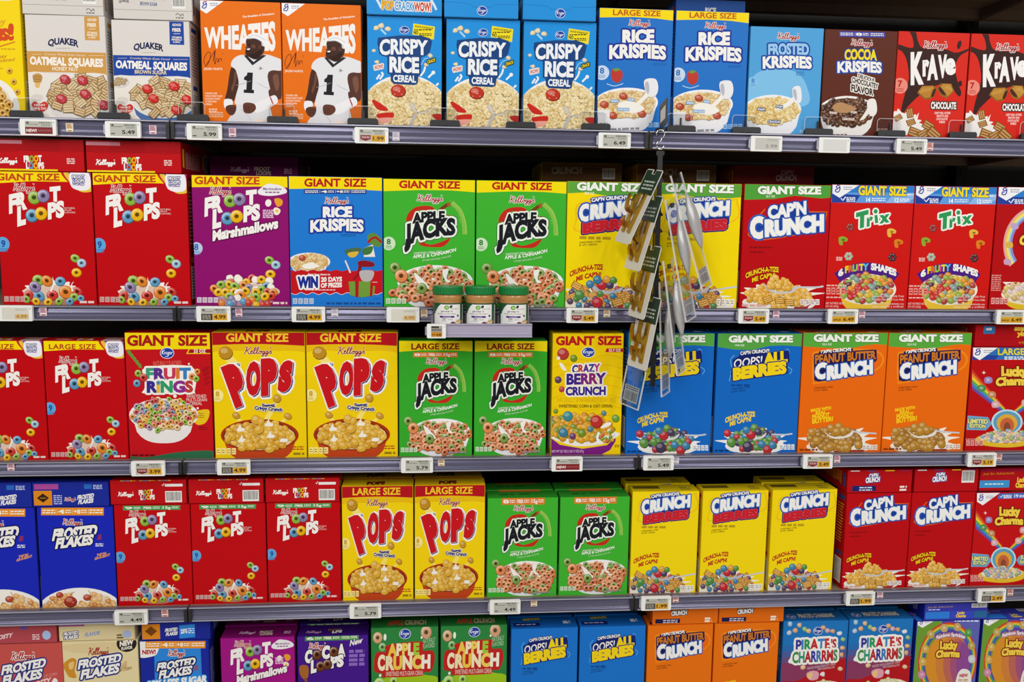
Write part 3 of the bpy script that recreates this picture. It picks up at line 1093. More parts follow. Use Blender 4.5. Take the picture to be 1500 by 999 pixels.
def peanut_art(kind):
    c = Art(((75, 118), (567, 115), (518, 808), (33, 810)), 15)
    if kind == 'small':
        c.frame(((75, 165), (567, 165), (522, 840), (37, 840)))
    c.bg('EC6A0E' if kind != 'small' else 'E8720F')
    if kind != 'small':
        c.P('58A83C', [(60, 105), (580, 105), (580, 185), (500, 180), (440, 186), (350, 205), (230, 205), (60, 196)])
        c.T('GIANT SIZE', 130, 166, 512, 164, 38, 'EEF3E8', out=((3, '357A2A'),), b=.06)
        c.T('22.5 OZ', 180, 188, 236, 188, 10, 'EEF3E8', b=.02)
    c.B('F08A18', [(120, 330), (125, 270), (160, 220), (500, 215), (505, 330), (160, 410), (125, 395)])
    c.B('EC6A0E', [(130, 330), (135, 275), (168, 230), (490, 224), (494, 325), (165, 400), (135, 388)])
    c.P('241A4A', [(130, 270), (160, 245), (160, 225), (360, 205), (360, 222), (500, 212), (500, 275), (480, 290), (480, 350), (160, 400), (132, 392), (132, 340)])
    c.T("CAP'N CRUNCH'S", 172, 240, 350, 222, 19, WHT, b=.05, arc=3)
    c.T('PEANUT BUTTER', 138, 296, 496, 264, 46, 'CE7A22', out=((7, '241A4A'),), b=.04, arc=2, grow=-.1)
    c.T('C', 136, 382, 208, 372, 78, WHT, out=((5, '2A58B8'),), b=.08)
    c.T('RUNCH', 206, 384, 476, 346, 68, WHT, out=((8, '1C3E9E'), (3, '7FA6DE')), b=.075, arc=2)
    c.T('SWEETENED CORN', 132, 442, 242, 434, 9, '6A2C08', b=.02)
    c.T('& OAT CEREAL', 132, 456, 212, 450, 9, '6A2C08', b=.02)
    for t, x0, y0, x1, y1, h in (('MADE WITH', 112, 576, 230, 560, 17), ('REAL', 140, 592, 202, 584, 17), ('PEANUT', 120, 618, 222, 604, 24), ('BUTTER!', 120, 644, 242, 626, 24)):
        c.T(t, x0, y0, x1, y1, h, 'F4CE1C', b=.045)
    c.splash('F3EADC', 265, 745, 170, 70, 18, .45)
    c.B('F1E8DA', [(110, 760), (440, 760), (420, 806), (140, 808)])
    c.B('A83A1C', [(260, 800), (420, 795), (430, 780), (410, 812), (260, 812)])
    c.pile(260, 735, 165, 66, 32, lambda x, y, k: c.ball(x, y, 21, k), ['AE7A2C', 'B8842F', 'A2702A'])
    c.S('C9CCD4', 9, [(360, 690), (440, 698), (498, 702)])
    c.B('E6DED4', [(180, 680), (230, 715), (310, 715), (360, 684), (340, 720), (240, 730)])
    for x, y in ((250, 694), (275, 660), (228, 668), (300, 686), (116, 692), (145, 742), (222, 780), (322, 786), (390, 768), (262, 690)):
        c.ball(x, y, 24, 'B8842F')
    c.facts(415, 768, 92, 30, 'F2E6D8')
    c.G('8A3C0C', 45, 150, 790, 10)
    return c


def pops_art(kind):
    c = Art(((47, 78), (612, 78), (622, 828), (65, 832)), 17)
    if kind == 'large':
        c.frame(((47, 78), (612, 78), (622, 832), (65, 836)))
    c.bg('F2CE08' if kind == 'giant' else 'F5D20A')
    c.B('E8BC10', [(40, 140), (620, 130), (620, 230), (420, 280), (200, 270), (40, 220)])
    c.B('F4D30A', [(40, 200), (330, 190), (620, 200), (620, 330), (40, 330)])
    c.P('B3121C', [(30, 60), (640, 60), (640, 158), (480, 150), (330, 146), (180, 148), (30, 154)])
    if kind == 'giant':
        c.T('GIANT SIZE', 132, 131, 514, 131, 46, 'F0C52A', b=.035)
    else:
        c.T('LARGE SIZE', 132, 134, 514, 134, 44, 'F0C52A', b=.03)
    c.script(238, 208, 412, 204, 42, 'FBF0C8', None, .6)
    c.script(238, 208, 412, 204, 42, '8E1430', None, .36)
    c.P('F6E078', [(120, 235), (165, 215), (215, 262), (150, 275)])
    c.ball(128, 198, 43, 'C08A22', 0, .9)
    c.T('CORN', 142, 284, 216, 280, 20, '1B3E92', out=((4, 'FBF6E4'),), b=.04)
    o = ((15, 'F8F3EA'), )
    def letter(t, x0, y0, x1, y1, cap, b=.09, lean=0):
        c.T(t, x0 + 7, y0 + 6, x1 + 7, y1 + 6, cap, '22307E', out=((14, 'F8F3EA'),), b=b, lean=lean)
    def letter2(t, x0, y0, x1, y1, cap, b=.09, lean=0):
        c.T(t, x0 + 6, y0 + 5, x1 + 6, y1 + 5, cap, '22307E', out=((3, '22307E'),), b=b, lean=lean)
        c.T(t, x0, y0, x1, y1, cap, 'C8151E', out=((3, 'F8F3EA'), (1, 'C8151E')), b=b, lean=lean)
    LT = (('P', 178, 508, 276, 470, 196, .09, -.36), ('O', 252, 438, 340, 436, 168, .07, .03), ('P', 345, 436, 444, 428, 178, .09, .0), ('S', 446, 420, 530, 404, 146, .09, .1))
    for a in LT:
        letter(*a)
    for a in LT:
        letter2(*a)
    c.P('F7E070', [(425, 490), (450, 500), (390, 610), (355, 605)])
    c.ball(442, 472, 24, 'C8922A')
    c.badge(78, 456, 38, '8', 'F8E892', 'C79A14', 1.0) if True else None
    c.T('Sweet', 350, 525, 430, 522, 20, '1E2F86', out=((4, 'F6E9B0'),), b=.06)
    c.T('Crispy Crunch', 305, 538, 476, 550, 20, '1E2F86', out=((4, 'F6E9B0'),), b=.06)
    for x, y, x2, y2 in ((190, 575, 235, 625), (508, 580, 450, 625)):
        c.P('F7E070', [(x - 12, y + 10), (x + 12, y + 10), (x2 + 18, y2), (x2 - 18, y2)])
        c.ball(x, y, 25, 'C8922A', 20, .8)
    c.bowl(335, 695, 240, 98, 145, 'C1441A', 'A8320F', '7E2A10', .75)
    c.E('E9C98A', 335, 702, 218, 82)
    c.pile(335, 696, 212, 84, 34, c.puff, ['D9A22E', 'E0AE3A', 'CF9526', 'E4B648'])
    for x, y in ((390, 620), (215, 650), (400, 690), (225, 715), (480, 715)):
        c.B('F3EDE2', [(x - 22, y + 18), (x - 10, y - 4), (x, y - 22), (x + 8, y - 2), (x + 26, y + 4), (x + 20, y + 20)])
    for x, y in ((312, 600), (345, 612), (160, 700), (140, 712), (265, 735), (355, 740), (330, 660), (280, 760), (395, 780), (225, 772), (470, 690)):
        c.puff(x, y, 27, 'DDA834')
    c.facts(68, 772, 125, 38, 'FBE995', 4, 'A5821A')
    c.G('9E8014', 540, 608, 800, 14)
    c.G('B0441A', 500, 606, 762, 7, 2, 14)
    return c


def frosted_art():
    c = Art(((212, 230), (670, 225), (716, 825), (258, 835)), 19)
    c.bg('1722B4')
    c.E('2234CC', 455, 470, 180, 190)
    c.bg('1A28B8')
    c.strip('E8921E', 238, 228, 620, 274, ['', '4', '+8', ''])
    c.script(368, 332, 490, 330, 34, WHT, None, .8)
    c.script(368, 332, 490, 330, 34, 'A51726', None, .36)
    c.T('FROSTED', 308, 424, 578, 396, 62, WHT, out=((7, '0A0F52'),), b=.06, lean=.18)
    c.T('FLAKES', 328, 472, 556, 446, 56, WHT, out=((7, '0A0F52'),), b=.06, lean=.18)
    for j in range(4):
        c.S('B0342C', 5, [(584 + j * 2, 420 - j * 8), (610, 416 - j * 8)], False)
    c.G('DDE0F4', 575, 622, 443, 7, 2, 11)
    c.T('THEY\'RE', 582, 522, 640, 510, 14, 'F0A41E', b=.04, lean=.2)
    c.T('GR-R-REAT!', 570, 544, 662, 518, 15, 'F0A41E', b=.04, lean=.2)
    c.E('F2EEE9', 490, 850, 260, 138, n=40)
    c.E('E2D8CC', 490, 862, 248, 128, n=40)
    c.pile(490, 855, 235, 118, 30, c.flake, ['D9974A', 'E0A85C', 'CE843A', 'E6B872'])
    c.B('F4F0E8', [(460, 735), (500, 720), (545, 740), (540, 800), (490, 790), (470, 820), (440, 760)])
    c.berry(428, 795, 40, 'A8301E')
    c.berry(360, 755, 22, 'B23A26')
    c.berry(530, 770, 24, 'B2482E')
    return c


def oat_art(kind):
    c = Art(((155, 95), (690, 118), (725, 785), (195, 785)), 21)
    band = 'D09A4C' if kind == 'honey' else '1E46A0'
    c.bg('DDD7D2')
    c.P(band, [(558, 108), (655, 112), (664, 272), (565, 268)])
    for t, y, h in (('GOOD', 143, 15), ('FIBER', 180, 22)):
        c.T(t, 580, y, 640, y + 2, h, 'F1E6D2', b=.04)
    c.G('F1E6D2', 590, 634, 194, 4)
    c.T('VITAMINS', 578, 225, 646, 228, 12, 'F1E6D2', b=.03)
    c.T('MINERALS', 578, 240, 646, 243, 12, 'F1E6D2', b=.03)
    c.T('& ZINC', 588, 256, 636, 258, 11, 'F1E6D2', b=.03)
    c.T('QUAKER', 315, 307, 523, 315, 40, '1B2250', b=.045, arc=18)
    c.G('B9B2AE', 372, 470, 318, 6)
    c.P(band, [(150, 336), (730, 352), (730, 500), (560, 492), (480, 480), (380, 478), (150, 480)])
    c.T('Crunchy Whole Grain Cereal', 290, 364, 565, 374, 13, 'EFE4D0', b=.0, lean=.15)
    c.R('EFE4D0', 205, 358, 268, 360)
    c.R('EFE4D0', 590, 368, 690, 370)
    c.T('OATMEAL SQUARES', 190, 424, 686, 442, 48, 'F4EFE8', b=.05)
    if kind == 'honey':
        c.T('HONEY NUT', 345, 466, 520, 470, 24, 'EFE3CC', b=.03)
    else:
        c.T('BROWN SUGAR', 325, 464, 548, 470, 24, 'E6CFA8', b=.03)
    c.B('E9E2DA', [(150, 500), (400, 490), (740, 510), (740, 790), (180, 790)])
    if kind == 'honey':
        c.B('C99A54', [(210, 500), (250, 486), (278, 510), (262, 552), (222, 546)])
        for j in range(4):
            c.S('8A5E24', 4, [(214, 506 + j * 12), (270, 502 + j * 12)], False)
        c.B('E3B86A', [(225, 556), (260, 552), (255, 580), (235, 582)])
    else:
        c.E('D6D0CC', 225, 525, 65, 40)
        c.pile(225, 520, 52, 28, 20, c.pillow, ['C9A877', 'BE9A66'])
    c.E('DAD2CA', 240, 650, 45, 25)
    c.bowl(530, 640, 230, 130, 150, 'DDD8D6' if kind == 'honey' else '4E6EA4', 'E8E4E0', 'E4DACB', .8)
    c.pile(530, 625, 215, 120, 52, lambda x, y, k: c.pillow(x, y, 36, k), ['CDA872', 'D6B684', 'C39C64', 'DABB8A'])
    for x, y in (((432, 525), (550, 532), (410, 655), (570, 622), (690, 690)) if kind == 'honey' else ((415, 570), (600, 550), (460, 635), (690, 640), (620, 712))):
        c.berry(x, y, 38, 'B8323C' if kind == 'honey' else 'C8281E', 20)
    c.B('CE3328', [(262, 745), (222, 725), (205, 695), (225, 675), (258, 690), (295, 675), (318, 695), (305, 728)])
    c.T('HEART', 222, 705, 300, 706, 13, 'F3E6E0', b=.03)
    c.T('HEALTHY', 216, 728, 308, 730, 14, 'F3E6E0', b=.03)
    return c


def wheat_art():
    c = Art(((72, 0), (600, 17), (608, 815), (80, 800)), 23)
    c.bg('E8700C')
    c.corner(70, -3, 168, 90)
    c.T('The Breakfast of Champions', 350, 114, 562, 92, 12, 'F4E6DA', b=.03)
    c.T('WHEATIES', 95, 300, 568, 322, 145, 'F3EFEA', b=.045, arc=-4, grow=.42)
    # the player
    c.B('DCDBDF', [(300, 560), (520, 560), (525, 690), (520, 830), (240, 830), (300, 700)])
    c.B('4A2A20', [(270, 440), (320, 450), (318, 560), (290, 650), (270, 672), (224, 660), (240, 590)])
    c.B('57342A', [(520, 470), (600, 450), (604, 640), (570, 640), (530, 600), (510, 540)])
    c.B('E4E3E7', [(268, 430), (285, 385), (340, 358), (430, 372), (500, 355), (570, 375), (612, 400), (605, 460), (540, 462), (512, 500), (520, 660), (310, 690), (296, 640), (318, 550), (300, 460)])
    c.P('26262C', [(355, 362), (372, 360), (420, 405), (480, 358), (506, 362), (412, 428)])
    c.P('E4E3E7', [(384, 360), (420, 392), (470, 360)])
    c.B('45281F', [(372, 260), (400, 236), (470, 250), (494, 300), (486, 345), (440, 388), (395, 376), (366, 352), (372, 300)])
    c.S('2A1712', 5, [(372, 296), (392, 300), (404, 290)])
    c.E('1A0F0C', 388, 288, 7, 4)
    c.B('2A1410', [(370, 318), (394, 310), (404, 322), (388, 340), (370, 336)])
    c.B('F0E6E0', [(374, 320), (392, 314), (399, 320), (386, 327)])
    c.B('6E4536', [(404, 296), (424, 290), (434, 306), (418, 318), (406, 312)])
    c.B('6E4536', [(380, 300), (366, 306), (372, 312), (384, 308)])
    c.B('2E1812', [(396, 366), (384, 352), (410, 352), (440, 340), (470, 320), (474, 346), (440, 384)])
    c.S('2A1712', 4, [(410, 300), (420, 330), (405, 345)])
    c.E('5E3A2C', 462, 306, 9, 15)
    c.B('F1F0F2', [(376, 252), (390, 224), (440, 212), (500, 240), (526, 280), (520, 296), (480, 300), (470, 270), (430, 252)])
    c.S('9A9AA6', 4, [(376, 252), (430, 250), (474, 272), (484, 298)])
    c.S('B9B9C2', 3, [(385, 240), (440, 230), (500, 262)])
    c.P('1F1F24', [(378, 474), (414, 476), (407, 590), (420, 592), (419, 614), (350, 610), (352, 588), (368, 589), (372, 528), (354, 524), (355, 506), (372, 494)])
    c.S('9A9AA4', 3, [(300, 560), (360, 545), (400, 530)])
    c.S('AEAEB8', 3, [(440, 545), (500, 575), (520, 580)])
    c.S('AEAEB8', 3, [(330, 720), (380, 770), (400, 800)])
    c.S('33333A', 4, [(462, 436), (470, 448), (458, 458)])
    c.S('33333A', 3, [(452, 446), (482, 450)])
    c.B('EDECEF', [(220, 655), (270, 655), (276, 690), (262, 720), (222, 712)])
    c.B('5A3528', [(228, 705), (258, 690), (298, 698), (292, 740), (266, 762), (236, 740)])
    c.S('2E1811', 3, [(250, 712), (288, 716)])
    c.S('2E1811', 3, [(252, 728), (284, 732)])
    c.B('57342A', [(520, 590), (590, 610), (590, 650), (560, 680), (530, 660)])
    c.B('EDECEF', [(420, 690), (520, 640), (560, 628), (580, 660), (560, 690), (440, 745)])
    c.S('B02030', 8, [(528, 640), (548, 690)])
    c.B('63392B', [(345, 690), (370, 675), (420, 685), (430, 720), (395, 748), (352, 740)])
    for j in range(3):
        c.S('33190F', 3, [(352, 702 + j * 14), (392, 706 + j * 13)])
    # signature, name and small type
    c.S('5E1E08', 4, [(92, 420), (90, 385), (110, 345), (130, 342), (130, 380), (110, 425), (95, 430), (120, 400), (160, 335), (150, 400), (165, 322), (160, 420), (175, 380), (190, 400), (178, 404), (200, 380), (206, 400)])
    c.S('5E1E08', 3, [(214, 345), (212, 356)])
    c.B('6E4636', [(292, 470), (306, 480), (298, 540), (276, 600), (268, 580), (284, 530)])
    c.B('7A5040', [(548, 500), (580, 490), (590, 560), (572, 600), (556, 560)])
    c.T('JALEN HURTS', 88, 455, 210, 458, 13, 'F3E2D2', b=.03)
    for j, (t, w) in enumerate((('TOASTED 100%', 80), ('WHOLE WHEAT FLAKES', 114), ('EXCELLENT SOURCE', 100), ('OF WHOLE GRAIN', 76), ('CEREAL', 46))):
        c.T(t, 92, 618 + j * 18, 92 + w, 619 + j * 18, 11, 'F6D6BE', b=.03)
    c.G('F6D6BE', 115, 172, 715, 8, 2, 14)
    c.facts(118, 738, 95, 34, 'F0B48A', 4, 'B0480A')
    c.G('F6D6BE', 420, 500, 790, 12)
    return c


def crispy_art():
    c = Art(((30, 95), (503, 115), (502, 798), (38, 790)), 25)
    c.bg('1E8EDC')
    c.B('3EA4EA', [(30, 300), (200, 350), (380, 330), (500, 280), (510, 500), (30, 500)])
    c.bg('1F90DE')
    for x, y in ((85, 172), (120, 158), (160, 180)):
        c.flake(x, y, 20, 'E2CFA0')
    c.S('A8D4F4', 12, [(115, 180), (135, 200), (150, 215)])
    c.P('F0DC20', [(325, 146), (462, 168), (455, 250), (420, 244), (380, 225), (318, 218)])
    c.T('GOOD SOURCE OF', 334, 170, 450, 186, 11, '3A3A1A', b=.03)
    c.G('3A3A1A', 330, 440, 184, 7)
    c.T('NO', 326, 213, 356, 216, 20, '3A3A1A', b=.04)
    c.G('3A3A1A', 362, 440, 210, 6, 2, 10)
    c.P('1B4480', [(98, 235), (240, 222), (380, 226), (430, 242), (445, 262), (430, 330), (400, 355), (375, 360), (372, 470), (358, 480), (352, 528), (330, 535), (200, 528), (182, 510), (180, 468), (160, 462), (158, 360), (108, 340), (94, 270)])
    c.oval(267, 188, 32, 25)
    o = ((9, '1B4480'),)
    c.T('CRISPY', 108, 344, 418, 346, 88, 'EDF0F4', out=o, b=.04, arc=8, grow=-.06)
    c.T('RICE', 172, 450, 362, 456, 88, 'EDF0F4', out=o, b=.05)
    c.E('EFEDE8', 268, 720, 285, 250, n=44)
    c.E('E6D8B4', 268, 735, 272, 240, n=44)
    c.pile(268, 690, 275, 200, 21, c.puff, ['DFC384', 'E7D098', 'D6B672', 'EBD9A8'])
    for p in ([(370, 480), (392, 450), (400, 420)], [(420, 490), (440, 470), (452, 462)], [(470, 540), (480, 530), (484, 524)], [(110, 500), (130, 470), (120, 455)], [(90, 500), (110, 470)]):
        c.S('EDEFF2', 12, p)
    c.E('EDEFF2', 452, 458, 12)
    c.flake(432, 350, 16, 'E2CFA0'); c.flake(408, 408, 16, 'E2CFA0'); c.flake(92, 388, 16, 'E2CFA0'); c.flake(70, 316, 13, 'E2CFA0')
    c.S('8CC4EE', 7, [(375, 410), (395, 375), (420, 365)])
    c.T('WOW!', 74, 440, 130, 428, 24, 'C8342C', out=((7, 'F2EAE0'),), b=.03)
    c.T('CRACK', 414, 402, 466, 386, 18, 'F0D020', out=((6, '33401C'),), b=.04)
    c.P('1B4480', [(178, 462), (360, 462), (358, 482), (352, 528), (330, 537), (200, 530), (182, 512)])
    c.T('CEREAL', 196, 514, 342, 520, 40, 'EDF0F4', out=o, b=.04)
    c.berry(228, 572, 48, 'BE3420', 5)
    c.B('C8281A', [(62, 640), (80, 632), (160, 685), (150, 702), (95, 690)])
    c.B('C8281A', [(95, 720), (195, 712), (190, 745), (110, 750)])
    c.B('E6A090', [(95, 750), (190, 744), (170, 775), (100, 780)])
    c.B('C8281A', [(445, 725), (500, 720), (505, 760), (470, 755)])
    c.S('B9B4B0', 20, [(300, 800), (325, 750), (345, 715)])
    c.B('CFC8C0', [(310, 640), (325, 700), (400, 715), (445, 660), (455, 580), (440, 600), (420, 660)])
    c.pile(380, 620, 68, 85, 20, c.puff, ['E7D098', 'EBD9A8', 'DFC384'])
    return c


def frost_k_art():
    c = Art(((42, 142), (432, 150), (400, 720), (10, 700)), 27)
    c.bg('4FA2DC')
    c.B('7FC0EA', [(20, 480), (60, 390), (160, 360), (280, 380), (340, 460), (330, 560), (60, 560)])
    c.script(176, 206, 296, 204, 32, WHT, None, .8)
    c.script(176, 206, 296, 204, 32, 'A51726', None, .36)
    o = ((8, '1B4AA6'),)
    c.T('FROSTED', 130, 290, 350, 288, 54, '9CCBF0', out=o, b=.05, arc=4)
    c.T('KRISPIES', 100, 358, 366, 360, 56, WHT, out=o, b=.05, arc=6)
    c.badge(48, 430, 28, '8', '86C2EC', '3A86C8', 1.0)
    c.G('3A84BE', 280, 325, 376, 4, 4, 6)
    c.bowl(150, 580, 158, 82, 135, 'E9E9EE', 'F0F0F3', 'EADFC6', .8)
    c.pile(148, 585, 148, 74, 17, c.puff, ['DDBB6C', 'E5C981', 'D4AC58', 'EAD498'])
    c.P('F1EFEC', [(262, 510), (282, 525), (240, 560), (190, 580), (160, 575), (220, 545)])
    c.B('ECECF0', [(258, 468), (300, 456), (310, 520), (296, 546), (270, 540)])
    c.B('B4BCC8', [(262, 474), (276, 472), (284, 510), (278, 532), (264, 500)])
    for t, x, y in (('SNAP!', 70, 578), ('POP!', 172, 566), ('CRACKLE!', 126, 645)):
        c.T(t, x, y, x + len(t) * 8, y + 4, 11, WHT, out=((4, '36507E'),), b=.03)
    c.facts(300, 690, 60, 18, 'A9D2F0', 3, '3A84BE')
    return c


def cocoa_k_art():
    c = Art(((437, 157), (825, 163), (790, 735), (405, 720)), 29)
    c.bg('5E2A1C')
    c.strip('4246A8', 508, 165, 755, 194, ['', '8', ''])
    c.script(568, 240, 686, 238, 32, WHT, None, .8)
    c.script(568, 240, 686, 238, 32, 'A51726', None, .36)
    c.T('COCOA', 536, 318, 712, 318, 52, 'F4D822', out=((7, '15357E'),), b=.05, arc=4)
    c.T('KRISPIES', 498, 384, 738, 386, 52, WHT, out=((7, '1B4AA6'),), b=.05, arc=6)
    for t, x0, y0, x1, y1, h in (('DELICIOUS', 610, 412, 698, 440, 20), ('CHOCOLATEY', 576, 436, 718, 474, 26), ('FLAVOR', 572, 484, 692, 510, 34)):
        c.T(t, x0, y0, x1, y1, h, '2E1A14', out=((5, 'F3EEE6'),), b=.04)
    c.bowl(550, 595, 155, 84, 128, 'EAE6E2', 'F0EDE8', '6B4A36', .8)
    c.pile(548, 598, 145, 76, 22, c.puff, ['4A2A1A', '5A3420', '3E2216', '6B4228'])
    c.B('B98C60', [(470, 570), (510, 545), (560, 560), (600, 580), (560, 600), (500, 600)])
    c.P('EDE6DC', [(660, 575), (682, 590), (640, 640), (615, 645), (640, 610)])
    c.B('ECE8E4', [(658, 540), (700, 530), (712, 590), (696, 620), (668, 612)])
    for t, x, y in (('SNAP!', 455, 605), ('POP!', 570, 604), ('CRACKLE!', 524, 640)):
        c.T(t, x, y, x + len(t) * 8, y + 4, 11, WHT, out=((3, '8A5A44'),), b=.03)
    c.facts(715, 690, 60, 18, 'B89488', 3, '5E2A1C')
    c.G('8C6A58', 470, 550, 716, 8)
    return c


def krave_art():
    c = Art(((828, 166), (1217, 178), (1172, 740), (788, 725)), 31)
    c.bg('D8281A')
    for p in ([(1150, 225), (1165, 215), (1170, 235), (1155, 262), (1145, 250)], [(1150, 440), (1168, 430), (1172, 455), (1156, 460)]):
        c.B('3A1E1A', p)
    c.B('3A1E1A', [(822, 235), (870, 250), (905, 250), (900, 200), (885, 165), (918, 168), (930, 215), (960, 255), (1080, 262), (1140, 280), (1210, 258), (1205, 272), (1160, 300), (1135, 360), (1150, 440), (1168, 490), (1160, 515), (1140, 500), (1110, 460), (1050, 450), (960, 490), (880, 560), (850, 600), (838, 580), (860, 490), (880, 410), (868, 320), (845, 275), (820, 260)])
    c.B('D8281A', [(1000, 480), (1080, 452), (1130, 500), (1140, 560), (960, 600), (900, 600), (930, 530)])
    c.script(958, 256, 1088, 252, 36, WHT, None, .8)
    c.script(958, 256, 1088, 252, 36, '9E1420', None, .36)
    for t, x0, y0, x1, y1, h in (('K', 890, 440, 962, 436, 150), ('r', 955, 398, 992, 396, 105), ('A', 980, 418, 1040, 414, 116), ('V', 1040, 408, 1090, 404, 106), ('e', 1078, 392, 1138, 388, 106)):
        c.T(t, x0, y0, x1, y1, h, 'F4F0EE', b=.06)
    c.badge(832, 455, 42, '7', 'EE8C7C', 'B01C18', 1.0)
    c.P('8E5E1E', [(925, 494), (952, 456), (1014, 454), (1034, 470), (1022, 506), (1004, 526), (966, 530)])
    c.P('B9812E', [(930, 488), (954, 460), (1012, 458), (1020, 470), (1002, 500), (996, 518), (968, 522)])
    for j in range(5):
        c.S('D2A050', 4, [(942 + j * 12, 494 - j * 2), (958 + j * 12, 472 - j * 2)], False)
    c.B('4A2618', [(1014, 476), (1028, 474), (1020, 504), (1008, 518), (1002, 508)])
    c.P('94641F', [(1034, 470), (1056, 444), (1114, 446), (1128, 488), (1086, 524), (1052, 508)])
    c.P('C08A38', [(1052, 462), (1070, 446), (1110, 450), (1121, 486), (1092, 514), (1078, 490)])
    for j in range(4):
        c.S('D8A85A', 4, [(1078 + j * 10, 470 + j * 4), (1096 + j * 8, 456 + j * 6)], False)
    c.B('4A2618', [(1042, 470), (1054, 464), (1074, 490), (1082, 508), (1066, 504), (1050, 490)])
    c.T('CHOCOLATE', 1000, 578, 1140, 582, 34, 'F4EFEA', out=((5, '2E1512'),), b=.05)
    for j, (t, x0, x1) in enumerate((('CRISPY SHELL OUTSIDE', 1020, 1108), ('SMOOTH AND', 1032, 1096), ('CHOCOLATEY', 1030, 1094), ('INSIDE', 1046, 1078))):
        c.T(t, x0, 608 + j * 16, x1, 609 + j * 16, 11, 'F4D8D0', b=.03)
    c.splash('EFEAE6', 850, 660, 75, 55, 12, .6)
    c.B('EFEAE6', [(785, 600), (850, 600), (900, 640), (970, 670), (940, 700), (850, 720), (785, 725)])
    c.P('F2EEEA', [(905, 640), (935, 598), (925, 640)])
    for x, y, r, a in ((885, 600, 24, 80), (890, 650, 22, -20), (985, 670, 30, 30), (910, 705, 32, 20), (960, 715, 30, -30), (1015, 715, 36, 40), (820, 625, 20, -30)):
        c.pillow(x, y, r, 'B0762C', a)
    return c


def golden_ns_art():
    """yellow honey carton cut by the frame"""
    c = Art(((-420, -30), (135, -22), (172, 765), (-370, 760)), 33)
    c.bg('F6D606')
    c.R('E6E4E0', -60, 8, 88, 42)
    c.G('8A8A80', -40, 80, 18, 12)
    c.T('us!', -45, 285, 104, 278, 84, 'D8481A', b=.09)
    c.T('Honey', -120, 208, 50, 190, 42, 'DDA21A', b=.02, lean=.15)
    c.S('D06A1E', 7, [(-60, 350), (40, 320), (110, 298)])
    c.G('C89A10', 20, 110, 340, 7)
    c.T('honey', -40, 405, 55, 398, 24, 'CE8A18', b=.02, lean=.2)
    c.T('sweetened', -60, 436, 104, 416, 22, 'CE8A18', b=.02, lean=.2)
    c.G('C89A10', -20, 30, 462, 6)
    for x, y in ((72, 478), (98, 545), (120, 608)):
        c.O(x, y, 19, 'D9A02C')
    c.E('EFEBE4', -60, 720, 195, 200, n=36)
    c.E('E6D8C0', -70, 720, 165, 170)
    c.pile(-70, 690, 150, 120, 34, lambda x, y, k: c.O(x, y, 24, k, .9), ['CE942E', 'D8A23C', 'C48A26'])
    return c


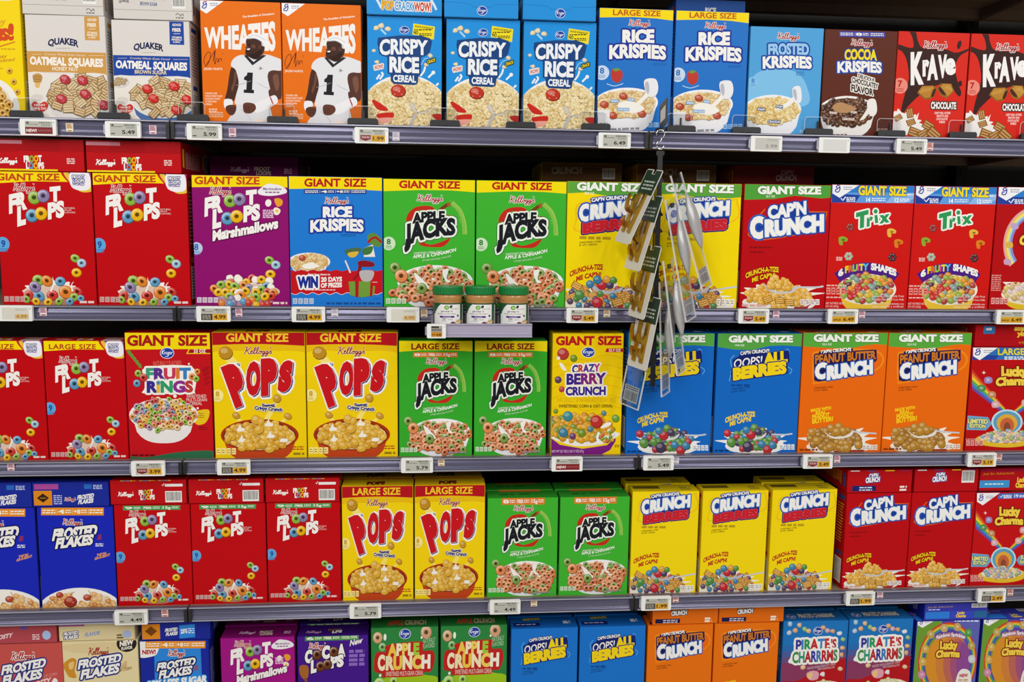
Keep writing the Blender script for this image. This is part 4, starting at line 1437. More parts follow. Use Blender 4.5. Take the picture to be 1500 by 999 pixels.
def trix_art():
    c = Art(((252, 168), (700, 170), (680, 855), (222, 855)), 35)
    c.bg('CF1712')
    c.P('2E7FD0', [(245, 160), (710, 160), (710, 212), (245, 212)])
    c.P('5E9CE0', [(245, 210), (710, 205), (700, 262), (245, 264)])
    c.P('24429C', [(250, 215), (405, 222), (380, 262), (250, 264)])
    c.P('8CB8EA', [(590, 212), (705, 208), (695, 240), (650, 262), (545, 262)])
    c.corner(254, 160, 155, 78)
    c.T('GIANT SIZE', 394, 220, 656, 222, 46, 'F4DC1C', out=((3, '2A4E9A'),), b=.045)
    c.G('DDE8F4', 660, 694, 212, 8)
    c.S('F0F4FA', 6, [(300, 240), (310, 252), (326, 232)], False)
    c.G('E6EEF8', 330, 378, 234, 6, 3, 9)
    c.T('14', 438, 257, 460, 257, 22, 'F4F8FC', b=.04)
    c.G('E6EEF8', 468, 545, 236, 6, 2, 11)
    c.T('12', 594, 258, 616, 258, 22, 'F4F8FC', b=.03)
    c.G('E6EEF8', 622, 676, 238, 6, 2, 10)
    for t, x0, y0, x1, y1, h in (('T', 384, 402, 452, 384, 76), ('r', 444, 390, 478, 378, 58), ('x', 512, 372, 570, 362, 54)):
        c.T(t, x0, y0, x1, y1, h, '2E9A56', out=((9, 'F2F4EE'),), b=.07)
    for k, g in (('F2F4EE', 8), ('2E9A56', 0)):
        c.P(k, [(485 - g, 330 - g), (501 + g, 328 - g), (507 + g, 371 + g), (490 - g, 375 + g)])
        c.E(k, 491, 309, 11 + g, 12 + g)
    for (x, y, r, k) in ((353, 397, 22, '8C3A34'), (348, 558, 24, 'A9B6A0'), (592, 562, 24, '4A2A30')):
        for j in range(6):
            c.ball(x + r * .6 * math.cos(j * 1.05), y + r * .6 * math.sin(j * 1.05), r * .42, k)
    for x, y, k in ((583, 427, 'E3B544'), (624, 486, 'DE7E22'), (316, 474, '8EA832')):
        c.B(k, [(x - 24, y - 18), (x, y - 26), (x + 24, y - 14), (x + 20, y + 2), (x, y + 2), (x - 2, y + 22), (x - 20, y + 18)])
        c.B(shade(k, .6), [(x - 8, y - 10), (x + 12, y - 10), (x, y)])
    c.G('F0C8C0', 280, 314, 562, 5, 3, 8)
    pts = []
    for i in range(13):
        t = -1 + i / 6
        pts.append((452 + t * 182, 592 + 62 * t * t))
    low = [(452 + t * 150, 655 + 48 * t * t) for t in [1 - i / 6 for i in range(13)]]
    c.P('4B1F82', pts + low)
    c.T('6', 292, 672, 322, 662, 34, WHT, b=.06)
    c.T('FRUITY', 330, 652, 462, 634, 34, 'F0D820', b=.06, arc=4, cols=['F0D820', 'E86A20', '9CCB3A', 'E0409A', 'F0D820', '5CC0E0'])
    c.T('SHAPES', 474, 632, 618, 668, 34, WHT, b=.06, arc=6)
    c.bowl(455, 745, 165, 88, 125, 'E9C23A', 'EFE8DA', 'E6DCCB', .7)
    c.pile(455, 735, 152, 82, 30, lambda x, y, k: c.ball(x, y, 19, k, c.rng.uniform(-60, 60), .8), ['C8342C', 'DE8A2C', 'D9B03A', '8EA83C', '7E9A90', '5A3440', 'A9403A'])
    c.facts(228, 735, 110, 40, 'E88A80', 4, 'B01010')
    c.G('F0C0B8', 228, 340, 720, 7, 1)
    c.G('F0C0B8', 228, 320, 788, 7, 1)
    c.T('NET WT/PESO NETO', 226, 832, 330, 832, 12, 'F2D8D0', b=.0)
    c.T('23.4 OZ (663g)', 224, 848, 298, 848, 11, 'F2D8D0', b=.0)
    for j, (t, w) in enumerate((('Naturally & Artificially Fruit', 178), ('Flavored Sweetened Corn Puffs', 178), ('Hojuelas de maiz endulzadas con', 178), ('sabor natural y artificial', 176))):
        y = (788, 808, 832, 848)[j]
        c.T(t, 664 - w, y, 664, y, 11, 'F4E0DA', b=.0)
    return c


def lucky_word(c, x0, y0, x1, h):
    w = x1 - x0
    c.T('Lucky', x0 + w * .16, y0 - h * .52, x0 + w * .9, y0 - h * .5, h * .42, 'F2D048', out=((h * .055, '7A1A10'),), b=.07)
    c.T('Charms', x0, y0, x1, y0 - h * .02, h * .36, 'F2D048', out=((h * .055, '7A1A10'),), b=.07, arc=h * .06)


def lucky_art(kind):
    if kind == 'giant':
        c = Art(((702, 170), (1150, 172), (1130, 855), (680, 855)), 37)
        c.bg('B50E12')
        c.P('2E7FD0', [(690, 160), (1160, 160), (1160, 264), (690, 264)])
        c.P('24429C', [(695, 218), (860, 225), (840, 264), (695, 264)])
        c.corner(702, 162, 175, 82)
        c.T('GIANT SIZE', 856, 222, 1110, 222, 46, 'F4DC1C', out=((3, '2A4E9A'),), b=.045)
        c.S('F0F4FA', 6, [(760, 244), (772, 256), (788, 234)], False)
        c.G('E6EEF8', 792, 842, 236, 6, 3, 9)
        for i, k in enumerate(('E2A0A8', 'EDC35A', 'F0E27A', '9CCBE0', '8C88D0')):
            r = 1 - i * .055
            c.S(k, 12, [(920 + 172 * r * math.cos(math.radians(a)), 480 + 200 * r * math.sin(math.radians(a))) for a in range(140, 405, 15)])
        for x, y, k in ((800, 385, 'B9A6D0'), (775, 490, 'D9B44A'), (770, 585, 'C9A0C0'), (870, 312, 'A8C890')):
            c.B(k, [(x - 20, y - 10), (x - 4, y - 18), (x + 18, y - 10), (x + 20, y + 12), (x, y + 18), (x - 18, y + 12)])
        lucky_word(c, 830, 490, 1020, 130)
        c.splash('F0ECE4', 800, 700, 40, 26, 10, .5, 0, 360)
        c.bowl(915, 770, 170, 60, 80, 'E4C02C', 'EFE7D2', 'E8DCC0', .8)
        c.pile(915, 755, 160, 52, 24, c.puff, ['D8BC86', 'E4CE9E', 'C9A66C', 'DDC8C8', 'D8C06A'])
        c.facts(690, 790, 100, 36, 'E8A8A0', 4, 'A01010')
        c.G('E0A098', 686, 740, 660, 6, 8, 12)
        return c
    c = Art(((1045, 190), (1468, 190), (1418, 805), (995, 805)), 39)
    c.bg('BB0F12' if kind == 'large' else 'C41014')
    if kind == 'large':
        c.P('2B6FB8', [(1035, 180), (1480, 180), (1480, 258), (1035, 262)])
        c.P('24429C', [(1040, 232), (1180, 236), (1160, 262), (1040, 262)])
        c.corner(1045, 186, 135, 78)
        c.T('LARGE SIZE', 1175, 232, 1420, 232, 36, 'E9D83A', out=((2, '2A4E9A'),), b=.03)
        c.G('DDE8F4', 1210, 1420, 242, 8, 2, 11)
        c.shift(22, .96, 190)
    else:
        c.corner(1045, 190, 150, 80)
        c.P('3F6CC0', [(1190, 195), (1470, 190), (1470, 224), (1180, 230)])
        c.S('F0F4FA', 5, [(1196, 212), (1204, 220), (1216, 204)], False)
        c.G('E6EEF8', 1220, 1275, 204, 6, 3, 8)
        c.T('19', 1292, 222, 1318, 222, 20, 'F4F8FC', b=.03)
        c.G('E6EEF8', 1325, 1440, 206, 6, 2, 9)
    RB = ('D03A2C', 'E8862A', 'EBD23A', '5EAE4A', '3E88CE', '6A4EA8')
    for i, k in enumerate(RB):
        o = i * 15
        c.P(k, [(1040 - 2, 300 + o * 1.4), (1040 - 2, 321 + o * 1.4), (1205, 548 + o * .4), (1213, 540 + o * .4)])
        c.P(k, [(1470, 330 + o * 1.3), (1470, 351 + o * 1.3), (1262, 568 + o * .3), (1255, 560 + o * .3)])
    for x, y, k in ((1122, 368, '9A86C0'), (1086, 418, '4E8E4A'), (1140, 458, 'C08A5A'), (1160, 520, 'D9A8B0'), (1350, 440, 'D8A0A0'), (1320, 510, 'D8B0A0')):
        c.B(k, [(x - 18, y - 14), (x, y - 22), (x + 20, y - 14), (x + 22, y + 12), (x, y + 20), (x - 18, y + 14)])
        c.B(shade(k, 1.4), [(x - 9, y - 8), (x, y - 12), (x + 10, y - 6), (x + 8, y + 4), (x - 6, y + 6)])
    c.P('F4E8E4', [(1100, 308), (1103, 318), (1112, 321), (1103, 324), (1100, 334), (1097, 324), (1088, 321), (1097, 318)])
    lucky_word(c, 1162, 404, 1352, 126)
    c.P('6FA6CC', [(1000, 586), (1120, 598), (1142, 640), (1108, 680), (992, 676)])
    c.T('LIMITED', 1012, 632, 1120, 638, 24, 'F0E87A', out=((3, '35688C'),), b=.04)
    c.T('EDITION', 1020, 660, 1106, 666, 22, 'F0E87A', out=((3, '35688C'),), b=.04)
    c.P('6FA6CC', [(1330, 610), (1450, 586), (1450, 680), (1330, 672), (1308, 640)])
    c.T('JUMBO', 1334, 632, 1436, 628, 24, 'F0E87A', out=((3, '35688C'),), b=.04)
    c.T('RAINBOW', 1334, 662, 1436, 660, 22, 'F0E87A', out=((3, '35688C'),), b=.04)
    c.E('BFE0F0', 1222, 630, 84, 80)
    c.E('5E9EBC', 1222, 630, 74, 70)
    c.E('E0A83C', 1222, 636, 56, 56)
    c.E('C8643A', 1222, 650, 38, 48)
    c.E('8A4A32', 1222, 664, 18, 34)
    c.B('E6BE30', [(1066, 720), (1220, 690), (1360, 716), (1352, 768), (1222, 790), (1075, 768)])
    c.E('EDE4CC', 1212, 725, 138, 36)
    c.pile(1212, 718, 128, 36, 20, c.puff, ['D9C493', 'E4D2A6', 'C9AE76', '8EA86A', 'D0A0A0', '7E9EB8'])
    c.facts(1003, 742, 92, 34, 'E8A8A0', 4, 'A01010')
    c.G('E0A098', 1000, 1080, 732, 6)
    return c


def fruit_rings_art():
    c = Art(((762, 78), (1290, 80), (1308, 835), (790, 840)), 41)
    c.bg('C3121C')
    c.P('F3D80A', [(750, 60), (1310, 60), (1310, 176), (750, 180)])
    c.T('GIANT SIZE', 776, 154, 1274, 154, 58, 'A81A1A', b=.045)
    for i in range(5):
        c.B('6E9A3E', [(775 + i * 16, 190 + i * 18), (795 + i * 16, 186 + i * 20), (806 + i * 15, 218 + i * 18), (790 + i * 15, 214 + i * 18)])
    c.S('55822E', 3, [(765, 180), (800, 215), (865, 285)])
    for i in range(4):
        c.B('A81018', [(1240 + i * 8, 300 + i * 26), (1280, 280 + i * 30), (1290, 292 + i * 30), (1255, 318 + i * 26)])
    c.oval(1025, 201, 44, 34)
    c.P('F3D80A', [(1160, 176), (1310, 176), (1310, 206), (1144, 206)])
    c.P('A81018', [(1166, 178), (1310, 178), (1310, 201), (1154, 201)])
    c.T('23 OZ', 1190, 198, 1266, 198, 18, WHT, b=.03)
    c.T('NATURALLY FLAVORED', 938, 279, 1114, 277, 30, 'E0806A', b=-.005)
    o = ((12, 'F4F1EA'),)
    c.B('F4F1EA', [(885, 290), (1180, 285), (1195, 430), (1170, 445), (890, 445), (880, 420), (900, 370)])
    c.T('FRUIT', 892, 358, 1172, 356, 62, WHT, out=o, b=.06, cols=['3E9E7A', '5E2E8E', 'C83A5A', 'E0782A', '3A7EC0'])
    c.T('RINGS', 896, 436, 1186, 434, 62, WHT, out=o, b=.06, cols=['3A2E8E', 'E8B83A', '2E9E6A', '8E2E8E', 'C03A3A'])
    for x, y, r, k in ((843, 322, 21, 0), (876, 348, 24, 5), (835, 382, 22, 2), (1212, 312, 18, 4), (1178, 342, 20, 4), (1205, 354, 19, 0), (968, 378, 13, 2)):
        c.O(x, y, r, LOOPS[k])
    c.T('SWEETENED', 1144, 472, 1266, 470, 19, 'F0D8D0', b=.0)
    c.T('MULTI-GRAIN', 1142, 493, 1270, 492, 19, 'F0D8D0', b=.0)
    c.T('CEREAL', 1162, 515, 1240, 514, 19, 'F0D8D0', b=.0)
    c.B('E9C21C', [(1190, 560), (1278, 542), (1280, 590), (1250, 628), (1200, 628)])
    c.G('A8801A', 1206, 1252, 562, 6, 3, 12)
    c.bowl(1000, 575, 215, 100, 150, 'EAE4E2', 'F1EDEA', 'EFE6DA', .55)
    c.pile(1000, 570, 200, 96, 29, lambda x, y, k: c.O(x, y, 19, k, c.rng.uniform(.6, .95), c.rng.uniform(-60, 60)), ['8DB33F', 'A88CA6', '6C97AD', 'E0B13A', 'DE8F4C', 'C9504A', 'E8C08A'])
    c.E('F3EFEA', 1072, 460, 11); c.E('F3EFEA', 1180, 540, 9); c.E('F3EFEA', 1212, 534, 7); c.E('F3EFEA', 1160, 266, 6)
    c.B('2E6A48', [(790, 825), (900, 828), (1100, 798), (1310, 792), (1320, 845), (790, 848)])
    c.G('6E0A10', 800, 950, 812, 12)
    c.G('8E1018', 1220, 1270, 645, 8, 2, 12)
    return c


def crazy_art():
    c = Art(((988, 85), (1428, 85), (1412, 825), (985, 825)), 43)
    c.bg('F2CE06')
    for k in range(7):
        c.S('EDBE08', 8, [(980, 240 + k * 62), (1080, 215 + k * 60), (1200, 250 + k * 62), (1320, 215 + k * 62), (1440, 245 + k * 62)])
    c.T('GIANT SIZE', 1005, 154, 1416, 152, 50, 'BC181C', b=.05)
    c.P('BC181C', [(1322, 176), (1440, 176), (1440, 199), (1314, 199)])
    c.T('23.7 OZ', 1336, 195, 1412, 195, 15, WHT, b=.03)
    c.oval(1208, 200, 42, 33)
    for x, y, r, k in ((1050, 208, 36, 'B83A34'), (1117, 236, 22, '6E8E22'), (1022, 368, 21, '5A3A5E'), (1045, 426, 18, 'B83A34'), (1010, 560, 15, '6E8E22'), (1308, 575, 17, '4E7E86'), (1382, 606, 24, '6E9A2E'), (998, 610, 20, '6A3A4A')):
        c.ball(x, y, r, k)
    c.B('F3EFE4', [(1028, 270), (1045, 268), (1075, 310), (1050, 308)])
    c.E('F3EFE4', 1022, 236, 11)
    o = ((9, 'F6F1E2'),)
    c.T('CRAZY', 1108, 328, 1284, 318, 46, NAVY, out=o, b=.05, cols=['2A2E9A', 'C83A3A', '5E2E8E', '3A3E9E', 'B8307E'])
    c.T('BERRY', 1074, 396, 1322, 390, 60, NAVY, out=o, b=.05, cols=['3A2488', '4A2488', '7A2480', '8A2470', '5A2488'])
    c.T('CRUNCH', 1070, 462, 1320, 460, 46, '3A2490', out=o, b=.055)
    c.T('NATURALLY & ARTIFICIALLY FLAVORED', 1018, 506, 1384, 508, 28, 'D0A20C', b=-.005)
    c.T('SWEETENED CORN & OAT CEREAL', 1030, 539, 1364, 539, 17, '3A3010', b=.02)
    c.P('7A1E7E', [(978, 720), (1040, 765), (1180, 790), (1330, 770), (1385, 720), (1384, 745), (1350, 800), (1290, 830), (978, 830)])
    c.B('F0EADF', [(985, 700), (1380, 690), (1370, 735), (1290, 765), (1150, 775), (1050, 750), (980, 720)])
    c.pile(1160, 660, 215, 82, 30, lambda x, y, k: c.puff(x, y, 22, k), ['D89A1C', 'E0A628', 'D08E18', 'DCA02A', 'C87A1E', '7E8E2E'])
    for x, y, r, k in ((1085, 590, 30, '3E8A96'), (1262, 624, 38, 'C0302A'), (1058, 690, 28, '3E7A9A'), (1172, 694, 24, '6E8E22'), (1116, 712, 20, '6A3A6A'), (1225, 670, 18, '4E7E86')):
        c.ball(x, y, r, k)
    c.S('F3EFE8', 15, [(1275, 760), (1270, 720), (1280, 690)])
    c.B('F3EFE8', [(1290, 665), (1320, 635), (1356, 632), (1340, 655)])
    c.pile(1330, 715, 45, 38, 20, lambda x, y, k: c.ball(x, y, 11, k), ['D89A1C', 'E0E0D0', '6E8E22', 'C05A2A'])
    c.T('NET WT 23.7 OZ (1 LB 7.7 OZ) 671g', 990, 812, 1186, 812, 15, 'F0DCE8', b=.0)
    c.G('8A6A08', 1378, 1408, 768, 6, 2, 9)
    return c


def flakes_variant_art(kind):
    if kind == 'strawberry':
        c = Art(((-62, 293), (355, 290), (388, 850), (-22, 850)), 45)
        c.bg('C6524C')
        c.script(58, 376, 196, 370, 40, WHT, None, .85)
        c.script(58, 376, 196, 370, 40, 'A81A26', None, .36)
        c.T('FROSTED', 2, 450, 260, 412, 44, WHT, out=((7, '26307E'),), b=.05, lean=.2)
        c.T('FLAKES', 8, 504, 238, 470, 46, WHT, out=((7, '26307E'),), b=.05, lean=.2)
        c.T('OF CORN', 252, 472, 328, 458, 16, 'E09088', b=.02, lean=.2)
        c.T('FROSTY', 160, 530, 290, 500, 30, 'F0D8D4', b=.04, lean=.2)
        c.B('F2E6E4', [(300, 490), (315, 474), (332, 486), (326, 508), (304, 510)])
        c.E('EFE6E2', 160, 840, 230, 170)
        c.pile(160, 830, 215, 150, 34, c.flake, ['D9974A', 'E0A85C', 'D08A88'])
    elif kind == 'cinnamon':
        c = Art(((357, 280), (797, 275), (832, 850), (395, 850)), 47)
        c.bg('E4D4A4')
        c.B('DCC896', [(350, 300), (600, 285), (800, 290), (700, 330), (450, 340)])
        c.E('2A211E', 735, 292, 60, 46)
        c.T('NEW', 694, 308, 776, 296, 25, 'F3EDE0', b=.05)
        c.T('FLAVOR', 704, 328, 770, 320, 15, 'F3EDE0', b=.04)
        c.script(506, 352, 628, 346, 38, 'A02028', None, .36)
        c.B('D08E2C', [(362, 400), (410, 365), (440, 380), (430, 430), (440, 470), (400, 466), (380, 440)])
        c.B('E8C27A', [(395, 395), (425, 385), (420, 420), (400, 424)])
        c.T('FROSTED', 448, 424, 700, 390, 44, WHT, out=((8, '26307E'),), b=.05, lean=.2)
        c.T('FLAKES', 464, 478, 690, 444, 46, WHT, out=((8, '26307E'),), b=.05, lean=.2)
        c.T('OF CORN', 688, 446, 764, 430, 15, 'A88A50', b=.02, lean=.2)
        for j in range(5):
            c.S('C89A50', 4, [(700 + j * 5, 424 - j * 8), (738, 420 - j * 8)], False)
        c.E('EFE8DC', 610, 840, 230, 170)
        c.pile(610, 830, 215, 150, 34, c.flake, ['C98A40', 'D89A50', 'B87A34'])
    else:
        c = Art(((805, 278), (1205, 272), (1238, 800), (842, 800)), 49)
        c.bg('1A2A9C')
        c.P('2E86DC', [(888, 290), (1160, 286), (1180, 560), (900, 560)])
        c.B('F0EEEA', [(800, 270), (912, 276), (910, 330), (880, 352), (800, 352)])
        c.T('NEW!', 820, 340, 898, 340, 20, 'B8202A', b=.05)
        c.strip('E8921E', 838, 276, 1190, 312, ['', '4', '+8', ''])
        c.script(968, 352, 1068, 348, 30, WHT, None, .85)
        c.script(968, 352, 1068, 348, 30, 'A51726', None, .36)
        c.T('FROSTED', 906, 424, 1130, 396, 36, WHT, out=((7, '141C5E'),), b=.05, lean=.2)
        c.T('FLAKES', 918, 464, 1110, 440, 38, WHT, out=((7, '141C5E'),), b=.05, lean=.2)
        for j in range(4):
            c.S('B0342C', 4, [(1122 + j * 2, 424 - j * 7), (1150, 421 - j * 7)], False)
        c.T('25% LESS SUGAR', 850, 510, 1204, 484, 32, WHT, out=((5, '4EA4EE'),), b=.05, lean=.1)
        c.G('8AA8E0', 1170, 1205, 500, 5, 3, 8)
        c.E('EFE8DC', 1020, 800, 200, 150)
        c.pile(1020, 790, 190, 130, 30, c.flake, ['D9974A', 'E0A85C', 'CE843A'])
    return c


def cocoa_loops_art():
    c = Art(((415, 208), (765, 210), (780, 690), (432, 690)), 51)
    c.bg('45178A')
    c.strip('4E9A4A', 453, 205, 720, 228, ['6', 'FIBER', 'COCOA'])
    c.script(470, 266, 556, 262, 26, WHT, None, .8)
    c.script(470, 266, 556, 262, 26, 'B01825', None, .34)
    c.T('New', 676, 258, 738, 244, 26, WHT, b=.03, lean=.15)
    ow = ((4, '1E0A3C'),)
    c.T('C', 453, 328, 490, 322, 50, WHT, out=ow, b=.08)
    c.T('C', 538, 310, 578, 306, 50, WHT, out=ow, b=.08)
    c.T('A', 614, 304, 656, 300, 50, WHT, out=ow, b=.08)
    c.T('L', 484, 374, 512, 368, 50, WHT, out=ow, b=.08)
    c.T('PS', 582, 354, 648, 346, 48, WHT, out=ow, b=.07)
    for x, y in ((514, 292), (597, 280), (532, 346), (566, 338)):
        c.O(x, y, 23, '6A3A1E')
    c.G('8A6AC0', 674, 752, 276, 14, 4, 20)
    c.B('A8642A', [(428, 345), (450, 338), (472, 350), (470, 395), (450, 405), (430, 380)])
    c.S('8A5020', 12, [(455, 400), (465, 430), (470, 480)])
    c.E('EFE8E0', 600, 660, 130, 70)
    c.pile(600, 640, 120, 55, 26, lambda x, y, k: c.O(x, y, 19, k), ['6A3A1E', '5A3018', '7A4626'])
    return c


def apple_crunch_art():
    c = Art(((780, 165), (1108, 162), (1118, 612), (795, 612)), 53)
    c.bg('2E8440')
    c.B('9CC31E', [(770, 420), (850, 370), (950, 352), (1050, 360), (1130, 400), (1130, 640), (770, 640)])
    c.oval(946, 190, 29, 21)
    for x, y, r, k in ((812, 203, 23, 'D6A67C'), (836, 242, 18, '7CB868'), (1050, 184, 27, 'CFA078'), (826, 394, 28, '9CCB5A'), (895, 384, 20, '9CCB5A'), (863, 430, 26, 'D6A67C')):
        c.O(x, y, r, k)
    c.E('EFF4E4', 848, 202, 7, 14); c.E('EFF4E4', 1028, 206, 5)
    c.B('BE2420', [(860, 235), (1030, 222), (1035, 258), (1085, 262), (1095, 300), (1078, 345), (1040, 350), (1030, 364), (850, 366), (838, 350), (800, 340), (800, 280), (815, 262), (855, 262)])
    c.T('APPLE', 862, 277, 1018, 274, 44, 'F0E0A0', b=.06, cols=['F0C84A', 'F3E6C0', 'EFD060', 'F3E6C0', '9CCB3A'])
    c.T('C', 815, 334, 850, 334, 56, 'F3E6C0', b=.06)
    c.T('RUNCH', 854, 334, 1074, 330, 50, 'F3E6C0', b=.06, cols=['EFE0B0', 'F0C84A', 'F3E6C0', 'EFD060', 'F3EEE0'])
    c.T('SWEETENED MULTI-GRAIN CEREAL', 856, 362, 1040, 360, 18, 'F0E6D4', b=-.005)
    c.T('NATURALLY', 1036, 232, 1096, 224, 20, 'CFE6C0', b=-.01)
    c.T('FLAVORED', 1036, 252, 1094, 246, 18, 'CFE6C0', b=-.01)
    c.E('F0F4E4', 828, 358, 6); c.E('F0F4E4', 818, 408, 5)
    c.bowl(950, 540, 140, 55, 80, 'EDE9E4')
    c.pile(950, 530, 130, 50, 30, lambda x, y, k: c.O(x, y, 20, k), ['D6A67C', '9CCB5A', 'C98A5C'])
    return c


def pirate_art():
    c = Art(((120, 205), (490, 198), (470, 700), (105, 700)), 55)
    c.bg('1F74BE')
    for i, k in enumerate(('2A6CB4', '4A5E9E', '6A4E82', '8A3A60')):
        c.P(k, [(100, 330 + i * 28), (500, 300 + i * 28), (500, 560), (100, 560)])
    c.B('B4161E', [(100, 520), (200, 500), (330, 450), (500, 400), (500, 720), (100, 720)])
    c.oval(315, 252, 27, 20)
    for x, y, k in ((155, 218, '9CC0D8'), (185, 250, 'D8A070'), (208, 222, 'D8B080'), (238, 242, '8EB86A'), (260, 250, 'D8B080'), (370, 250, 'D0A0A8'), (400, 252, 'C89A6A'), (440, 262, 'D4DDE8'), (460, 292, '8EB86A'), (458, 335, 'D8B070'), (152, 262, 'B0C4D8'), (232, 432, 'E0BC8A'), (450, 440, 'D8B888'), (350, 468, 'E6D8DC'), (240, 520, 'A8C050'), (455, 370, 'D0A070'), (345, 235, 'C8A070')):
        c.flake(x, y, 15, k)
    c.B('E0A0B0', [(258, 462), (290, 450), (325, 458), (322, 490), (285, 498), (262, 485)])
    c.B('E8C87A', [(262, 470), (290, 458), (285, 490), (268, 486)])
    o = ((11, 'F3F1EC'),)
    c.B('F3F1EC', [(185, 300), (330, 285), (425, 295), (430, 340), (440, 395), (420, 400), (170, 415), (165, 380), (190, 355)])
    c.T('PIRATE', 190, 350, 388, 340, 50, WHT, out=o, b=.045, cols=['3A3A9E', '3A7EC0', '2E9A5A', 'C02E34', '3E88C8', 'C8343A'])
    c.T("'S", 392, 340, 424, 336, 44, WHT, out=o, b=.045, cols=['C02E34', 'B8282E'])
    c.T('CHARRRMS', 172, 410, 432, 396, 50, WHT, out=o, b=.045, cols=['3E8E4A', '2E9A7A', 'B8282E', '3A3A9E', '3E78B8', 'B8282E', 'B8282E', '4E8E5A'])
    c.T('FROSTED WHOLE GRAIN OAT CEREAL', 260, 445, 422, 420, 12, 'E6C8D0', b=.0)
    c.T('WITH MARSHMALLOWS', 320, 448, 418, 436, 10, 'E6C8D0', b=.0)
    c.E('EFE8D8', 380, 600, 150, 100)
    c.pile(380, 590, 140, 88, 22, c.puff, ['E0CFA0', 'E8DAB4', 'D8C48E', 'C8D0A0'])
    return c


def rainbow_lucky_art():
    c = Art(((890, 205), (1250, 195), (1228, 700), (868, 700)), 57)
    c.bg('5048A8')
    c.P('6E9A34', [(870, 200), (1030, 200), (960, 720), (860, 720)])
    c.P('5E62B4', [(1130, 190), (1260, 190), (1240, 720), (1160, 720)])
    c.corner(892, 190, 110, 46)
    c.G('D0D8F4', 1100, 1240, 196, 8)
    RB = ('C8382C', 'E27E28', 'E6CC3E', '58A44A', '3E7EC4', '5A48A0')
    for i, k in enumerate(RB):
        r = 1 - i * .035
        c.S(k, 8, [(1070 + 165 * r * math.cos(math.radians(a)), 410 + 198 * r * math.sin(math.radians(a))) for a in range(140, 405, 12)])
    c.E('D9902A', 1072, 420, 128, 160)
    for cx_, rx_, k in ((1100, 100, 'D0803A'), (1122, 78, 'BC6658'), (1142, 58, 'A4527A'), (1160, 40, '8E4A92')):
        c.E(k, cx_, 420, rx_, 160 - (cx_ - 1072) * .62)
    c.T('Rainbow Sprinkles', 1000, 294, 1164, 292, 17, WHT, out=((4, 'A86A9A'),), b=.03, arc=14)
    lucky_word(c, 1000, 390, 1138, 90)
    for x, y, k in ((1042, 238, 'C8A86A'), (1118, 232, 'C8A05A'), (1184, 262, '4E9A4E'), (968, 270, 'C0A050'), (940, 345, 'D0A850'), (928, 410, 'D0A850'), (1205, 330, 'B8A050'), (1210, 400, 'C8CCD4'), (925, 478, 'D088A8')):
        c.B(k, [(x - 18, y - 16), (x + 4, y - 22), (x + 20, y - 6), (x + 16, y + 16), (x - 6, y + 20), (x - 20, y + 6)])
        c.B(shade(k, 1.35), [(x - 8, y - 8), (x + 4, y - 10), (x + 8, y), (x - 4, y + 6)])
    c.B('EDE8E4', [(1130, 480), (1160, 450), (1205, 470), (1205, 550), (1125, 552)])
    c.T('NEW', 1142, 494, 1192, 492, 16, 'B8282E', b=.05)
    c.G('D0A078', 1135, 1198, 504, 9, 4, 13)
    c.E('EFE8D8', 1050, 640, 150, 60)
    c.pile(1050, 630, 140, 52, 22, c.puff, ['E0CFA0', 'E8DAB4', 'D8C48E', 'C8A0B0'])
    return c


# ---- narrow end panels (top flaps) and plain sides
def barcode(c, x, y, w, h):
    c.R('EDEBE6', x, y, x + w, y + h)
    a = x + w * .06
    while a < x + w * .94:
        b = c.rng.uniform(.01, .035) * w
        c.R('4A4A4E', a, y + h * .08, a + b, y + h * .85)
        a += b + c.rng.uniform(.012, .03) * w


